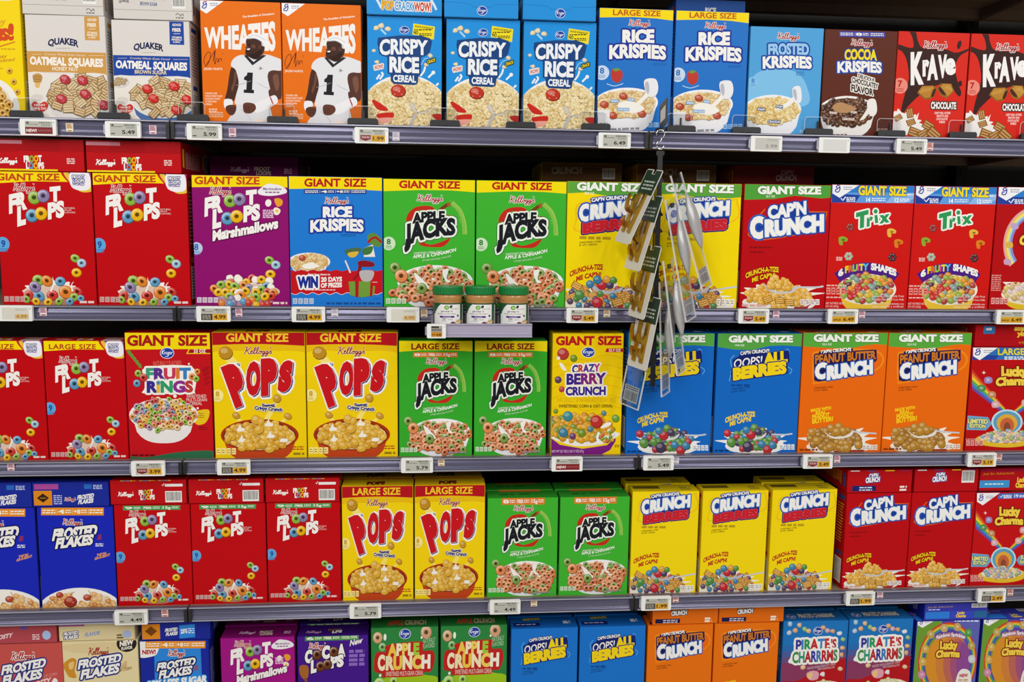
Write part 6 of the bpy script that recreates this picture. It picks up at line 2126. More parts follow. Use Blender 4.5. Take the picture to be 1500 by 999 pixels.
# row, kind, x centre, yaw degrees, label, group, second box behind (None or label)
B = [
    (1, 'golden', -.929, 0, 'yellow honey cereal box cut off by the left edge of the photo', None, None),
    (1, 'oat_honey', -.757, -1.5, 'white oat squares box with tan band, honey nut flavour', None, None),
    (1, 'oat_brown', -.587, -1.5, 'white oat squares box with blue band, brown sugar flavour', None, None),
    (1, 'wheat', -.404, 0, 'left of the two orange wheat flake boxes with a football player', 'orange wheat flake boxes', None),
    (1, 'wheat', -.238, 0, 'right orange wheat flake box with a football player, beside crispy rice', 'orange wheat flake boxes', None),
    (1, 'crispy', -.0645, 0, 'leftmost of the three light blue crispy rice boxes', 'light blue crispy rice boxes', None),
    (1, 'crispy', .1025, 0, 'middle of the three light blue crispy rice boxes', 'light blue crispy rice boxes', None),
    (1, 'crispy', .268, 0, 'rightmost of the three light blue crispy rice boxes', 'light blue crispy rice boxes', None),
    (1, 'rice_large', .4335, 0, 'left blue large-size crisped rice box with yellow band, top shelf', 'blue large-size rice boxes', None),
    (1, 'rice_large', .602, 0, 'right blue large-size crisped rice box with yellow band, top shelf', 'blue large-size rice boxes', None),
    (1, 'frost_k', .771, 0, 'pale blue frosted crisped rice box on the top shelf', None, None),
    (1, 'cocoa_k', .9405, 0, 'brown cocoa crisped rice box on the top shelf', None, None),
    (1, 'krave', 1.109, 0, 'red and brown chocolate-filled cereal box beside the brown cocoa box', 'red chocolate cereal boxes', None),
    (1, 'krave', 1.279, 0, 'red and brown chocolate-filled cereal box cut by the right edge', 'red chocolate cereal boxes', None),
    (2, 'loops_giant', -.8165, 0, 'red giant-size fruit ring box at the left edge of the second shelf', 'red giant-size ring boxes', None),
    (2, 'loops_giant', -.621, 0, 'red giant-size fruit ring box beside the purple box', 'red giant-size ring boxes', None),
    (2, 'loops_marsh', -.4145, 0, 'purple giant-size fruit ring box with marshmallows, second shelf', None, None),
    (2, 'rice_giant', -.213, 0, 'blue giant-size crisped rice box with a red prize banner', None, None),
    (2, 'apple_giant', -.012, 0, 'left green giant-size apple ring box behind the peanut butter jars', 'green giant-size apple ring boxes', None),
    (2, 'apple_giant', .1895, 0, 'right green giant-size apple ring box behind the peanut butter jars', 'green giant-size apple ring boxes', None),
    (2, 'berries_giant', .388, 0, 'yellow giant-size berry crunch box left of the hanging strip', 'yellow giant-size berry boxes', None),
    (2, 'berries_giant', .5865, 0, 'yellow giant-size berry crunch box behind right side of hanging strip', 'yellow giant-size berry boxes', None),
    (2, 'capn_giant', .791, 0, 'red giant-size corn crunch box with a green band, second shelf', None, None),
    (2, 'trix', .9905, 0, 'left red box of fruity shapes with blue giant-size band', 'red fruity shape boxes', None),
    (2, 'trix', 1.188, 0, 'right red box of fruity shapes with blue giant-size band', 'red fruity shape boxes', None),
    (2, 'lucky_giant', 1.3885, 0, 'red marshmallow oat box with rainbow arch, right end of second shelf', None, None),
    (3, 'loops_large', -.921, 0, 'red large-size fruit ring box cut by the left edge', 'red large-size ring boxes', None),
    (3, 'loops_large', -.752, 0, 'red large-size fruit ring box left of the store-brand fruit rings', 'red large-size ring boxes', None),
    (3, 'rings', -.5765, 0, 'red store-brand fruit rings box with large yellow giant-size band', None, None),
    (3, 'pops_giant', -.3835, 0, 'left yellow giant-size corn puff box on the third shelf', 'yellow giant-size corn puff boxes', None),
    (3, 'pops_giant', -.182, 0, 'right yellow giant-size corn puff box on the third shelf', 'yellow giant-size corn puff boxes', None),
    (3, 'apple_large', .0025, 0, 'left green large-size apple ring box on the third shelf', 'green large-size apple ring boxes', None),
    (3, 'apple_large', .1705, 0, 'right green large-size apple ring box on the third shelf', 'green large-size apple ring boxes', None),
    (3, 'crazy', .345, 0, 'yellow and purple store-brand berry crunch box, third shelf', None, None),
    (3, 'oops_giant', .537, 0, 'left blue giant-size berry ball box, below the hanging strip', 'blue giant-size berry boxes', 'blue berry ball box behind the one below the hanging strip'),
    (3, 'oops_giant', .7435, 0, 'right blue giant-size berry ball box, beside the orange boxes', 'blue giant-size berry boxes', 'blue berry ball box hidden behind the right blue giant-size box'),
    (3, 'peanut_giant', .9475, 0, 'left orange giant-size peanut butter puff box, third shelf', 'orange giant-size peanut boxes', 'orange puff box hidden behind the left orange giant-size box'),
    (3, 'peanut_giant', 1.1525, 0, 'right orange giant-size peanut butter puff box, third shelf', 'orange giant-size peanut boxes', 'orange puff box hidden behind the right orange giant-size box'),
    (3, 'lucky_large', 1.358, 0, 'red large-size marshmallow oat box with rainbows, third shelf', None, None),
    (4, 'frosted', -.9545, 0, 'dark blue frosted flake box cut by the left edge', 'dark blue frosted flake boxes', None),
    (4, 'frosted', -.7885, 0, 'dark blue frosted flake box beside the red fruit ring boxes', 'dark blue frosted flake boxes', None),
    (4, 'loops', -.624, 0, 'leftmost of the three red fruit ring boxes on the fourth shelf', 'red fruit ring boxes, fourth shelf', None),
    (4, 'loops', -.4595, 0, 'middle of the three red fruit ring boxes on the fourth shelf', 'red fruit ring boxes, fourth shelf', None),
    (4, 'loops', -.294, 0, 'rightmost of the three red fruit ring boxes on the fourth shelf', 'red fruit ring boxes, fourth shelf', None),
    (4, 'pops', -.1285, 0, 'left yellow large-size corn puff box on the fourth shelf', 'yellow large-size corn puff boxes', 'yellow corn puff box behind the left one on fourth shelf'),
    (4, 'pops', .035, 0, 'right yellow large-size corn puff box on the fourth shelf', 'yellow large-size corn puff boxes', 'yellow corn puff box behind the right one on fourth shelf'),
    (4, 'apple', .2025, 0, 'left green apple ring box on the fourth shelf', 'green apple ring boxes, fourth shelf', 'green apple ring box behind the left one on fourth shelf'),
    (4, 'apple', .370, 0, 'right green apple ring box on the fourth shelf', 'green apple ring boxes, fourth shelf', 'green apple ring box behind the right one on fourth shelf'),
    (4, 'berries', .5375, -1, 'leftmost of the three yellow berry crunch boxes, fourth shelf', 'yellow berry crunch boxes, fourth shelf', 'yellow box behind the leftmost yellow berry crunch box'),
    (4, 'berries', .7035, 0, 'middle of the three yellow berry crunch boxes, fourth shelf', 'yellow berry crunch boxes, fourth shelf', None),
    (4, 'berries', .871, 0, 'rightmost of the three yellow berry crunch boxes, fourth shelf', 'yellow berry crunch boxes, fourth shelf', 'yellow box behind the rightmost yellow berry crunch box'),
    (4, 'capn', 1.0545, 0, 'left red corn crunch box on the fourth shelf', 'red corn crunch boxes', None),
    (4, 'capn', 1.216, 0, 'right red corn crunch box on the fourth shelf', 'red corn crunch boxes', None),
    (4, 'lucky', 1.3795, 0, 'red rainbow marshmallow oat box at the right end of fourth shelf', None, None),
    (5, 'straw', -.909, 0, 'pink-red frosted flake box at bottom left corner', None, None),
    (5, 'cinn', -.7495, 0, 'cream frosted flake box with a black new-flavour badge', None, None),
    (5, 'frosted25', -.5875, 0, 'dark blue reduced-sugar frosted flake box, bottom shelf', None, None),
    (5, 'marsh', -.4025, 0, 'purple fruit ring box with marshmallows, bottom shelf', None, 'purple ring box behind the purple one on bottom shelf'),
    (5, 'cocoa_loops', -.233, 0, 'violet cocoa ring box on the bottom shelf', None, 'violet cocoa ring box behind the front violet one'),
    (5, 'apple_crunch', -.0685, 0, 'left green store-brand apple crunch box, bottom shelf', 'green apple crunch boxes', 'green apple crunch box behind the left front one'),
    (5, 'apple_crunch', .092, 0, 'right green store-brand apple crunch box, bottom shelf', 'green apple crunch boxes', 'green apple crunch box behind the right front one'),
    (5, 'oops', .258, 0, 'left blue berry ball box on the bottom shelf', 'blue berry boxes, bottom shelf', 'blue berry ball box behind the left bottom-shelf one'),
    (5, 'oops', .4205, 0, 'right blue berry ball box on the bottom shelf', 'blue berry boxes, bottom shelf', 'blue berry ball box behind the right bottom-shelf one'),
    (5, 'peanut', .584, 0, 'left orange peanut butter puff box, bottom shelf', 'orange peanut boxes, bottom shelf', None),
    (5, 'peanut', .7465, 0, 'right orange peanut butter puff box, bottom shelf', 'orange peanut boxes, bottom shelf', None),
    (5, 'pirate', .9195, -2, 'left blue and red store-brand marshmallow oat box, bottom shelf', 'blue marshmallow oat boxes', 'blue marshmallow oat box behind the left front one'),
    (5, 'pirate', 1.084, -2, 'right blue and red store-brand marshmallow oat box, bottom shelf', 'blue marshmallow oat boxes', 'blue marshmallow oat box behind the right front one'),
    (5, 'rainbow', 1.2535, 0, 'left rainbow arch marshmallow oat box, bottom shelf', 'rainbow marshmallow oat boxes', None),
    (5, 'rainbow', 1.4235, 0, 'right rainbow arch marshmallow oat box at the bottom right corner', 'rainbow marshmallow oat boxes', None),
]
ONTOP = {}
for i, (row, k, x, yaw, label, group, behind) in enumerate(B):
    W, H, D = KIND[k][2:5]
    z = EYE + DECK[row] + .0003
    a = math.radians(yaw)
    y = FRONT + D / 2 * math.cos(a) + W / 2 * abs(math.sin(a))
    m = mesh_of(k)
    put(m, (x, y, z), (0, 0, a), label, group)
    if behind:
        put(m, (x - .004, y + D + .008, z), (0, 0, 0), behind, group)

# boxes laid flat on top, their top ends to the front: row, kind, x centre, dz of resting height, y of end, flap art, seed, label
LY = [
    (1, 'oat_honey', -.7605, .2075, .016, 'quaker', 1, 'white box lying on top of the honey nut oat squares box'),
    (1, 'oat_brown', -.5815, .2035, .016, 'quaker_brown', 1, 'white box lying on top of the brown sugar oat squares box'),
    (1, 'crispy', -.0645, .2265, .004, 'crispy', 0, 'light blue box lying on the leftmost crispy rice box'),
    (1, 'crispy', .0975, .2265, .004, 'crispy', 1, 'light blue box lying on the middle crispy rice box'),
    (1, 'crispy', .2645, .2265, .004, 'crispy', 2, 'light blue box lying on the rightmost crispy rice box'),
    (2, 'loops_giant', -.829, .2795, .014, 'loops_giant', 1, 'red ring box lying on the leftmost giant-size red box'),
    (2, 'loops_giant', -.6315, .2795, .014, 'loops_giant', 1, 'red ring box lying on the second giant-size red box'),
    (3, 'lucky_large', 1.364, .2495, .018, 'lucky_flip', 1, 'red box lying upside down on the red large-size oat box'),
    (4, 'frosted', -.9585, .2315, .014, 'frost', 1, 'dark blue flake box lying on the leftmost frosted flake box'),
    (4, 'frosted', -.7955, .2315, .014, 'frost', 1, 'dark blue flake box lying beside the red lying ring boxes'),
    (4, 'loops', -.630, .2345, .014, 'loops', 1, 'red ring box lying on the leftmost fourth-shelf ring box'),
    (4, 'loops', -.4625, .2345, .014, 'loops', 1, 'red ring box lying on the middle fourth-shelf ring box'),
    (4, 'loops', -.295, .2345, .014, 'loops', 1, 'red ring box lying on the rightmost fourth-shelf ring box'),
    (4, 'capn', 1.053, .2375, .014, 'capn', 2, 'red box lying on the left red corn crunch box'),
    (4, 'capn', 1.219, .2375, .014, 'capn', 1, 'red box with a barcode lying on the right corn crunch box'),
    (4, 'lucky', 1.385, .2375, .014, 'lucky', 1, 'red oat box lying at the right end of the fourth shelf'),
    (5, 'straw', -.919, .2565, .014, 'straw', 1, 'pink-red box lying on the pink-red frosted flake box'),
    (5, 'cinn', -.755, .2585, .014, 'cinn', 1, 'cream box lying on the cream frosted flake box'),
    (5, 'frosted25', -.583, .2545, .014, 'frost25', 1, 'dark blue box lying on the reduced-sugar frosted flake box'),
    (5, 'peanut', .5945, .2595, .014, 'peanut', 1, 'orange box lying on the left bottom-shelf peanut butter box'),
    (5, 'peanut', .756, .2595, .014, 'peanut', 1, 'orange box lying on the right bottom-shelf peanut butter box'),
    (5, 'rainbow', 1.2705, .2515, .014, 'rainbow', 1, 'violet-blue box lying on the left rainbow oat box'),
    # stock further back, shade painted into the brown and dark red end flaps
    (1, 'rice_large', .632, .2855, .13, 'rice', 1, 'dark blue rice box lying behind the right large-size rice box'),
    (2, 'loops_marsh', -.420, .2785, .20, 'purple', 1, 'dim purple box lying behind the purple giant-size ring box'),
    (2, 'berries_giant', .352, .2785, .20, 'crunch_shaded', 1, 'dim brown box lying behind the left yellow berry box'),
    (2, 'berries_giant', .585, .2785, .20, 'crunch_shaded', 2, 'dim brown box lying behind the right yellow berry box'),
    (2, 'capn_giant', .83, .2795, .20, 'capn_shaded', 1, 'dim red box lying behind the red giant-size crunch box'),
]
for (row, k, x, dz, y0, flap, seed, label) in LY:
    a = KIND[k]
    W, H, D = a[2:5]
    if y0 > .05:
        D = .052
        # a standing box carries it
        put(mesh_of(k), (x, y0 + .06 + a[4] / 2, EYE + DECK[row] + .0003), (0, 0, 0), label.replace('lying behind', 'standing behind').replace('box standing', 'box upright, standing'), None)
        dz = a[3] + .0012
    elif row == 5:
        D = .044
    elif row == 3:
        D = .052
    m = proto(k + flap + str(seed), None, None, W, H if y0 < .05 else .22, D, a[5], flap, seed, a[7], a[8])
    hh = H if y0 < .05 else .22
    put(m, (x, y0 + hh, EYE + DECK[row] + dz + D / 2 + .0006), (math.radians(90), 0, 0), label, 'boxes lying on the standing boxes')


# ------------------------------------------------------------------ electronic price tags
def screen_art(style, txt):
    c = Art(((0, 0), (100, 0), (100, 60), (0, 60)), 7 + len(txt))
    c.bg('B9B9AE')
    ink = '33332F'
    barcode_y = 4
    for i in range(12):
        c.R(ink, 52 + i * 3.6, 3, 52 + i * 3.6 + c.rng.uniform(1, 2.6), 11)
    c.G(ink, 4, 46, 14, 2.4)
    c.G('5E5E58', 60, 92, 15, 2, 2, 5)
    c.R(ink, 4, 3, 14, 12); c.R('B9B9AE', 6, 5, 9, 8)
    if style == 'plain':
        c.T(txt, 44, 49, 92, 49, 17, '22221F', b=.03)
        c.R(ink, 3, 46, 18, 50); c.G(ink, 3, 18, 52, 1.6)
    elif style == 'faint':
        c.bg('C4C2BA')  # lamp glare painted as a paler screen and weak digits
        c.T(txt, 44, 49, 92, 49, 16, '8A8880', b=.02)
        c.G('A6A49C', 50, 92, 6, 3, 2, 6)
    elif style == 'faint_yellow':
        c.bg('D8D4C8')  # pale ground and weak yellow paint glare over the display
        c.R('D8B878', 48, 32, 98, 57)
        c.T(txt, 52, 52, 92, 52, 15, 'A8784A', b=.02)
        c.G('B0AAA0', 50, 92, 6, 3, 2, 6)
    elif style == 'blank':
        c.bg('D6D6D2')  # plain pale fill paints the glare that hides the display
    elif style == 'new':
        c.R('7E1418', 0, 28, 100, 60)
        c.T('NEW!', 4, 51, 42, 51, 13, 'F0E0DC', b=.04)
        c.G('B86A6A', 46, 96, 40, 2, 2, 5)
    elif style == 'badge':
        c.R('D9A21E', 48, 28, 100, 60)
        c.T(txt, 53, 52, 95, 52, 17, '4A2E0C', b=.03)
        c.P('7E1A20', [(4, 28), (44, 28), (44, 48), (24, 57), (4, 48)])
        c.G('E6C0BE', 9, 40, 34, 3, 2, 6)
    elif style == 'dark':
        c.R('D9A21E', 44, 28, 100, 60)
        c.T(txt, 49, 52, 95, 52, 18, '4A2E0C', b=.03)
        c.R('1E1C1A', 0, 28, 43, 60)
        c.G('B9B0A0', 4, 38, 33, 3.4, 4, 6.4)
    elif style == 'sale':
        c.R('D9A21E', 0, 28, 100, 60)
        c.T('SALE', 5, 51, 38, 51, 10, '4A2E0C', b=.03)
        c.T(txt, 48, 52, 95, 52, 17, '4A2E0C', b=.03)
    elif style == 'square':
        c.bg('A7A39A')
        c.R(ink, 2, 2, 70, 12)
        c.G(ink, 4, 92, 17, 4, 2, 7)
        c.T(txt, 50, 32, 94, 32, 0.1, ink)
        c.R('C8861E', 0, 34, 100, 60)
        c.T('4.49', 48, 56, 92, 56, 14, '3A240A', b=.03)
        c.G('3A240A', 6, 40, 46, 4)
    return c


def price_tag(x, z, style, txt, label, w=.071, h=.033, y=-.0040, face=None):
    root = bpy.data.objects.new('price_tag', None)
    COL.objects.link(root)
    root.location = (x, y, EYE + z)
    tag(root, label, 'price tag', 'electronic price tags')
    b = MB()
    b.box(-w / 2, w / 2, -.008, -.0002, -h / 2, h / 2, .0018)
    b.build('tag_frame', M['white'], root)
    sx0, sx1 = (-w * .36, w * .40) if style != 'square' else (-w * .28, w * .30)
    sz0, sz1 = (-h * .40, h * .37)
    key = ('screen', style, txt)
    if key not in MESH:
        a = screen_art(style, txt)
        T, C = orient(*panel_tris(a.ops, (sx0, -.0081, sz1), (sx1 - sx0, 0, 0), (0, 0, sz0 - sz1), (0, -1, 0)), (0, -1, 0))
        bt, bc = solid_tris(*(lambda v: (v, [(0, 2, 3, 1), (4, 5, 7, 6), (0, 1, 5, 4), (2, 6, 7, 3), (0, 4, 6, 2), (1, 3, 7, 5)]))([(xx, yy, zz) for zz in (sz0, sz1) for yy in (-.0081, -.006) for xx in (sx0, sx1)]), 'B9B9AE')
        MESH[key] = ink_mesh('tag_screen', np.concatenate([bt, T]), np.concatenate([bc, C]), M['screen'])
    link('tag_screen', MESH[key], root)
    b = MB()
    b.box(w * .43, w * .45, -.0083, -.0078, h * .28, h * .33)
    b.build('sensor_dot', M['blackp'], root)
    b = MB()
    b.box(-w / 2 - .004, -w / 2 + .002, -.006, 0.0, -h * .3, h * .3, .001)
    b.build('clip', M['railcap'], root)
    return root


TAGS = [
    (-.811, .186, 'new', '', 'price tag with a red NEW screen under the tan oat squares box'),
    (-.643, .185, 'plain', '5.49', 'price tag reading 5.49 under the blue-band oat squares box'),
    (-.479, .184, 'plain', '5.99', 'price tag reading 5.99 under the left orange wheat box'),
    (-.134, .184, 'badge', '1.99', 'yellow price tag reading 1.99 under the leftmost crispy rice box'),
    (.388, .184, 'plain', '6.49', 'price tag reading 6.49 under the left large-size rice box'),
    (.727, .184, 'faint', '5.99', 'washed-out price tag reading 5.99 under the pale blue frosted rice box'),
    (.882, .184, 'blank', '', 'bright blank price tag under the brown cocoa rice box'),
    (1.061, .185, 'plain', '5.49', 'price tag reading 5.49 under the left red chocolate box'),
    (-.879, -.1975, 'faint_yellow', '4.99', 'price tag reading 4.99 at the left edge of the second shelf'),
    (-.472, -.1975, 'dark', '4.99', 'black and yellow 4.99 price tag under the purple giant-size box'),
    (-.272, -.1975, 'dark', '4.99', 'black and yellow 4.99 price tag under the blue prize rice box'),
    (-.069, -.1975, 'faint_yellow', '4.99', 'washed-out 4.99 price tag left of the peanut butter tray'),
    (.326, -.1975, 'badge', '5.49', 'yellow 5.49 price tag under the left yellow giant-size berry box'),
    (.717, -.1975, 'badge', '5.49', 'yellow 5.49 price tag under the red giant-size crunch box'),
    (.926, -.1975, 'sale', '6.49', 'yellow SALE 6.49 price tag under the left fruity shapes box'),
    (1.330, -.1975, 'sale', '6.49', 'yellow SALE 6.49 price tag at the right end of second shelf'),
    (-.621, -.536, 'badge', '3.99', 'yellow price tag reading 3.99 under the store-brand fruit rings box'),
    (-.439, -.5355, 'dark', '4.99', 'black and yellow 4.99 price tag under the left giant-size puff box'),
    (-.039, -.5355, 'plain', '5.79', 'price tag reading 5.79 under the left green large-size box'),
    (.299, -.536, 'new', '', 'price tag with a red NEW screen under the purple-yellow berry box'),
    (.510, -.536, 'plain', '5.49', 'price tag reading 5.49 under the left blue giant-size berry box'),
    (.887, -.5365, 'badge', '5.49', 'yellow 5.49 price tag under the left orange giant-size box'),
    (1.288, -.5365, 'badge', '5.19', 'yellow price tag reading 5.19 under the large-size oat box'),
    (-.671, -.8755, 'plain', '4.49', 'price tag reading 4.49 under the leftmost fourth-shelf ring box'),
    (-.156, -.8745, 'plain', '5.79', 'price tag reading 5.79 under the left large-size corn puff box'),
    (.162, -.873, 'plain', '4.49', 'price tag reading 4.49 under the left fourth-shelf apple box'),
    (.516, -.873, 'dark', '1.99', 'black and yellow 1.99 price tag under the leftmost yellow berry box'),
    (1.012, -.8735, 'dark', '1.99', 'black and yellow 1.99 price tag under the left red crunch box'),
    (1.342, -.8745, 'dark', '2.49', 'black and yellow 2.49 price tag at the right end, fourth shelf'),
]
for t in TAGS:
    price_tag(*t)

# little stickers on the rails
STK = [(-.753, .188, 'beige', 'right of the tan box price tag'), (-.586, .187, 'pink', 'right of the 5.49 tag, top left'), (-.424, .185, 'pink', 'below the left orange wheat box'), (-.083, .184, 'pale', 'right of the 1.99 tag on the top rail'), (1.11, .186, 'red', 'right of the last 5.49 tag, top rail'),
       (-.826, -.195, 'pink', 'right of the leftmost tag, second rail'), (-.421, -.195, 'pink', 'below the purple giant-size box'), (-.217, -.194, 'pale', 'below the blue prize rice box'), (-.0235, -.195, 'beige', 'just left of the peanut butter tray'), (.383, -.193, 'beige', 'below the left yellow giant-size berry box'), (.773, -.193, 'pink', 'below the red giant-size crunch box'), (.976, -.193, 'pink', 'below the left fruity shapes box'),
       (-.911, -.531, 'pink', 'at the left end of the third rail'), (.015, -.531, 'beige', 'below the left green large-size box'), (.553, -.532, 'pale', 'below the left blue giant-size berry box'), (.938, -.534, 'pink', 'below the left orange giant-size box'), (1.337, -.532, 'red', 'at the right end of the third rail'),
       (-.601, -.871, 'red', 'below the leftmost fourth-shelf ring box'), (.23, -.868, 'beige', 'below the left fourth-shelf apple box'), (.565, -.867, 'red', 'below the leftmost yellow berry box'), (1.066, -.869, 'pink', 'below the left red crunch box'), (1.396, -.871, 'red', 'at the right end of the fourth rail')]
SC_ = {'beige': ('D8C9AE', 'A8742E'), 'pink': ('D8B9C0', '9A4A6A'), 'pale': ('CFC9D2', 'A89AB0'), 'red': ('D8AFA8', 'A8352E')}
for i, (x, z, k, wh) in enumerate(STK):
    key = ('sticker', k)
    if key not in MESH:
        a = Art(((0, 0), (10, 0), (10, 12), (0, 12)), 5)
        p, q = SC_[k]
        a.bg(p)
        for j in range(4):
            a.R(q, 1.2, 1.2 + j * 1.6, 1.2 + a.rng.uniform(3, 7.4), 2.2 + j * 1.6)
        a.R('F0ECE6', 1, 8, 9, 9.4)
        a.E(q, 5, 10.4, 3, .9)
        T, C = orient(*panel_tris(a.ops, (-.0075, -.0004, .009), (.015, 0, 0), (0, 0, -.018), (0, -1, 0)), (0, -1, 0))
        v = [(xx, yy, zz) for zz in (-.009, .009) for yy in (-.0004, .0004) for xx in (-.0075, .0075)]
        bt, bc = solid_tris(v, [(0, 2, 3, 1), (4, 5, 7, 6), (0, 1, 5, 4), (2, 6, 7, 3), (0, 4, 6, 2), (1, 3, 7, 5)], p)
        MESH[key] = ink_mesh('rail_sticker', np.concatenate([bt, T]), np.concatenate([bc, C]), M['label'])
    o = link('rail_sticker', MESH[key])
    o.location = (x, -.0006, EYE + z)
    tag(o, f'small {k} sticker on grey rail {wh}', 'sticker', 'rail stickers')

# ------------------------------------------------------------------ front stops on the top shelf
STOPS = [(-.838, 'right corner of the yellow honey box'), (-.664, 'left corner of the blue-band oat box'), (-.504, 'left corner of the left orange wheat box'), (-.32, 'gap between the two orange wheat boxes'), (-.153, 'left corner of the leftmost crispy rice box'), (.021, 'gap right of the leftmost crispy rice box'), (.184, 'gap left of the rightmost crispy rice box'),
         (.348, 'left corner of the left large-size rice box'), (.537, 'left corner of the right large-size rice box'), (.684, 'left corner of the pale blue frosted rice box'), (.849, 'left corner of the brown cocoa box'), (1.017, 'right corner of the brown cocoa box'), (1.185, 'gap between the two red chocolate boxes'), (1.355, 'right end of the top shelf')]
st_proto = None
for x, wh in STOPS:
    if st_proto is None:
        r = bpy.data.objects.new('shelf_stop', None)
        COL.objects.link(r)
        b = MB()
        b.prism([(-.032, 0), (.032, 0), (.032, .009), (.029, .0125), (-.029, .0125), (-.032, .009)], -.0035, .0055, 'y')
        b.box(-.013, .012, -.0045, -.0034, .0005, .004)
        b.build('stop_block', M['blackp'], r)
        b = MB()
        b.prism([(-.031, .010), (.024, .010), (.024, .034), (.019, .039), (-.026, .039), (-.031, .034)], .0060, .0075, 'y')
        pn = b.build('clear_panel', M['clear'], r)
        b = MB()
        b.prism([(-.031, .010), (-.0300, .010), (-.0300, .0335), (-.0255, .038), (.0185, .038), (.0230, .0335), (.0230, .010), (.024, .010), (.024, .034), (.019, .039), (-.026, .039), (-.031, .034)], .0055, .0060, 'y')
        b.build('panel_edge_glint', M['frost'], pn)  # added white rim paints the lit outline of the clear panel
        b = MB()
        b.box(.0, .003, .0078, .0108, .002, .030)
        b.build('divider_edge', M['blackp'], r)
        st_proto = r
        o = r
    else:
        o = copy_tree(st_proto)
    o.location = (x, 0, EYE + DECK[1] + .0002)
    tag(o, f'black shelf stop at the {wh}', 'shelf stop', 'shelf stops on the top shelf')

# ------------------------------------------------------------------ peanut butter tray
tx0, tx1, ty0, tz = -.008, .207, -.078, -.2155
root = bpy.data.objects.new('clip_on_tray', None)
COL.objects.link(root)
root.location = ((tx0 + tx1) / 2, 0, EYE + tz)
tag(root, 'pale plastic tray clipped to the second rail, holding three peanut butter jars', 'tray')
w = (tx1 - tx0) / 2
b = MB()
b.box(-w, w, ty0 + .003, -.0062, -.003, 0)
b.box(-w, w, -.0080, -.0062, 0, .018)
b.build('tray_floor', M['tray'], root)
b = MB()
b.prism([(ty0 + .003, -.003), (ty0 + .003, .0065), (ty0 - .003, .0065), (ty0 - .003, .004), (ty0 - .0005, .003), (ty0, -.0145), (ty0 - .0015, -.0165), (ty0 + .0, -.018), (ty0 - .003, -.020), (ty0 - .003, -.0225), (ty0 + .003, -.0225)], -w, w, 'x')
b.build('front_lip', M['tray'], root)
for s in (-1, 1):
    b = MB()
    b.prism([(ty0 + .004, .0), (-.0064, .0), (-.0064, .042), (ty0 + .045, .042), (ty0 + .004, .008)], s * (w - .001) - .0008, s * (w - .001) + .0008, 'x')
    b.build('side_wall', M['clear'], root)


def jar_label():
    c = Art(((150, 320), (560, 320), (560, 600), (150, 600)), 77)
    for j in range(41):
        c.R('10502E', 150 + j * 10, 320, 160.5 + j * 10, 600)
    for j in range(26):
        x = 190 + j * 11.4
        t = j / 25
        top = 338 + 130 * max(0, (.28 - t) / .28) ** 2.0
        c.P('EFEDEA', [(x, top), (x + 11.8, top - (0 if t > .27 else 10)), (x + 11.8, 600), (x, 600)])
    for j in range(3):
        c.R('D6D4D0', 512 + j * 12, 345, 522 + j * 12, 600)
    for j in range(9):
        c.R('3A3A3A', 516, 370 + j * 22, 540, 378 + j * 22)
    c.E('5A9E2E', 330, 378, 30, 28, n=16)
    c.E('A8D070', 330, 378, 18, 16, n=12)
    c.E('22301E', 380, 366, 16, 20, 30)
    c.G('5A5A58', 372, 465, 394, 5)
    for j, ch in enumerate('protein'):
        c.T(ch, 266 + j * 19 + (2 if ch == 'i' else 0), 440, 266 + j * 19 + (16 if ch != 'i' else 6), 440, 28, '2A2A32', b=.02)
    c.T('PEANUT BUTTER SPREAD', 232, 466, 440, 466, 10, '3A3A42', b=.01)
    for j in range(14):
        c.R('4E2480', 250 + j * 12, 488, 262.5 + j * 12, 514)
    c.T('Crunchy', 290, 508, 380, 508, 14, 'E6DCF0', b=.02)
    c.T('10g', 278, 540, 326, 540, 22, '3A3A42', b=.02)
    c.G('8A8A88', 340, 400, 530, 4, 2, 10)
    c.G('8A8A88', 272, 330, 550, 4, 2, 8)
    c.E('2A2A2C', 460, 488, 11, 14)
    c.B('D8B274', [(440, 560), (460, 540), (485, 545), (515, 575), (515, 600), (430, 600)])
    c.B('E6CB94', [(450, 565), (475, 552), (495, 575), (470, 595)])
    c.B('7A3A22', [(370, 590), (390, 565), (420, 572), (430, 600), (370, 602)])
    return c


JR = .0305
jm = {}
b = MB()
b.lathe([(.0285, .0006), (JR, .004), (JR, .050), (JR - .0006, .052), (JR, .054), (JR + .0006, .062), (JR - .001, .066), (.027, .0685)], n=40)
jm['body'] = b.mesh('jar_body', M['pbutter'])
b = MB()
n = 72
prof = [(JR + .0016, .0670), (JR + .0022, .0676), (JR + .0022, .0815), (JR + .0012, .0838), (JR - .002, .0845)]
vs, fs = [], []
for k, (r, z) in enumerate(prof):
    for i in range(n):
        a = 2 * math.pi * i / n
        rr = r - (.0006 if i % 2 and k in (1, 2) else 0)
        vs.append((rr * math.cos(a), rr * math.sin(a), z))
for k in range(len(prof) - 1):
    for i in range(n):
        j = (i + 1) % n
        fs.append((k * n + i, k * n + j, (k + 1) * n + j, (k + 1) * n + i))
fs.append(tuple(range(n - 1, -1, -1)))
fs.append(tuple((len(prof) - 1) * n + i for i in range(n)))
b.add(vs, fs)
jm['lid'] = b.mesh('jar_lid', M['lid'])
_a = jar_label()
T, C = [], []
for (t, col), l in zip(_a.ops, layers(_a.ops)):
    ang = np.arcsin(np.clip((t[..., 0] - .5) * 410 / 178, -.999, .999))
    r = JR + .0003 + .00007 * l
    T.append(np.stack([r * np.sin(ang), -r * np.cos(ang), .004 + (1 - t[..., 1]) * .045], -1))
    C.append(np.tile(np.array([*col, 1.0]), (len(t), 3, 1)))
T, C = np.concatenate(T), np.concatenate(C)
cen = T.mean(1)
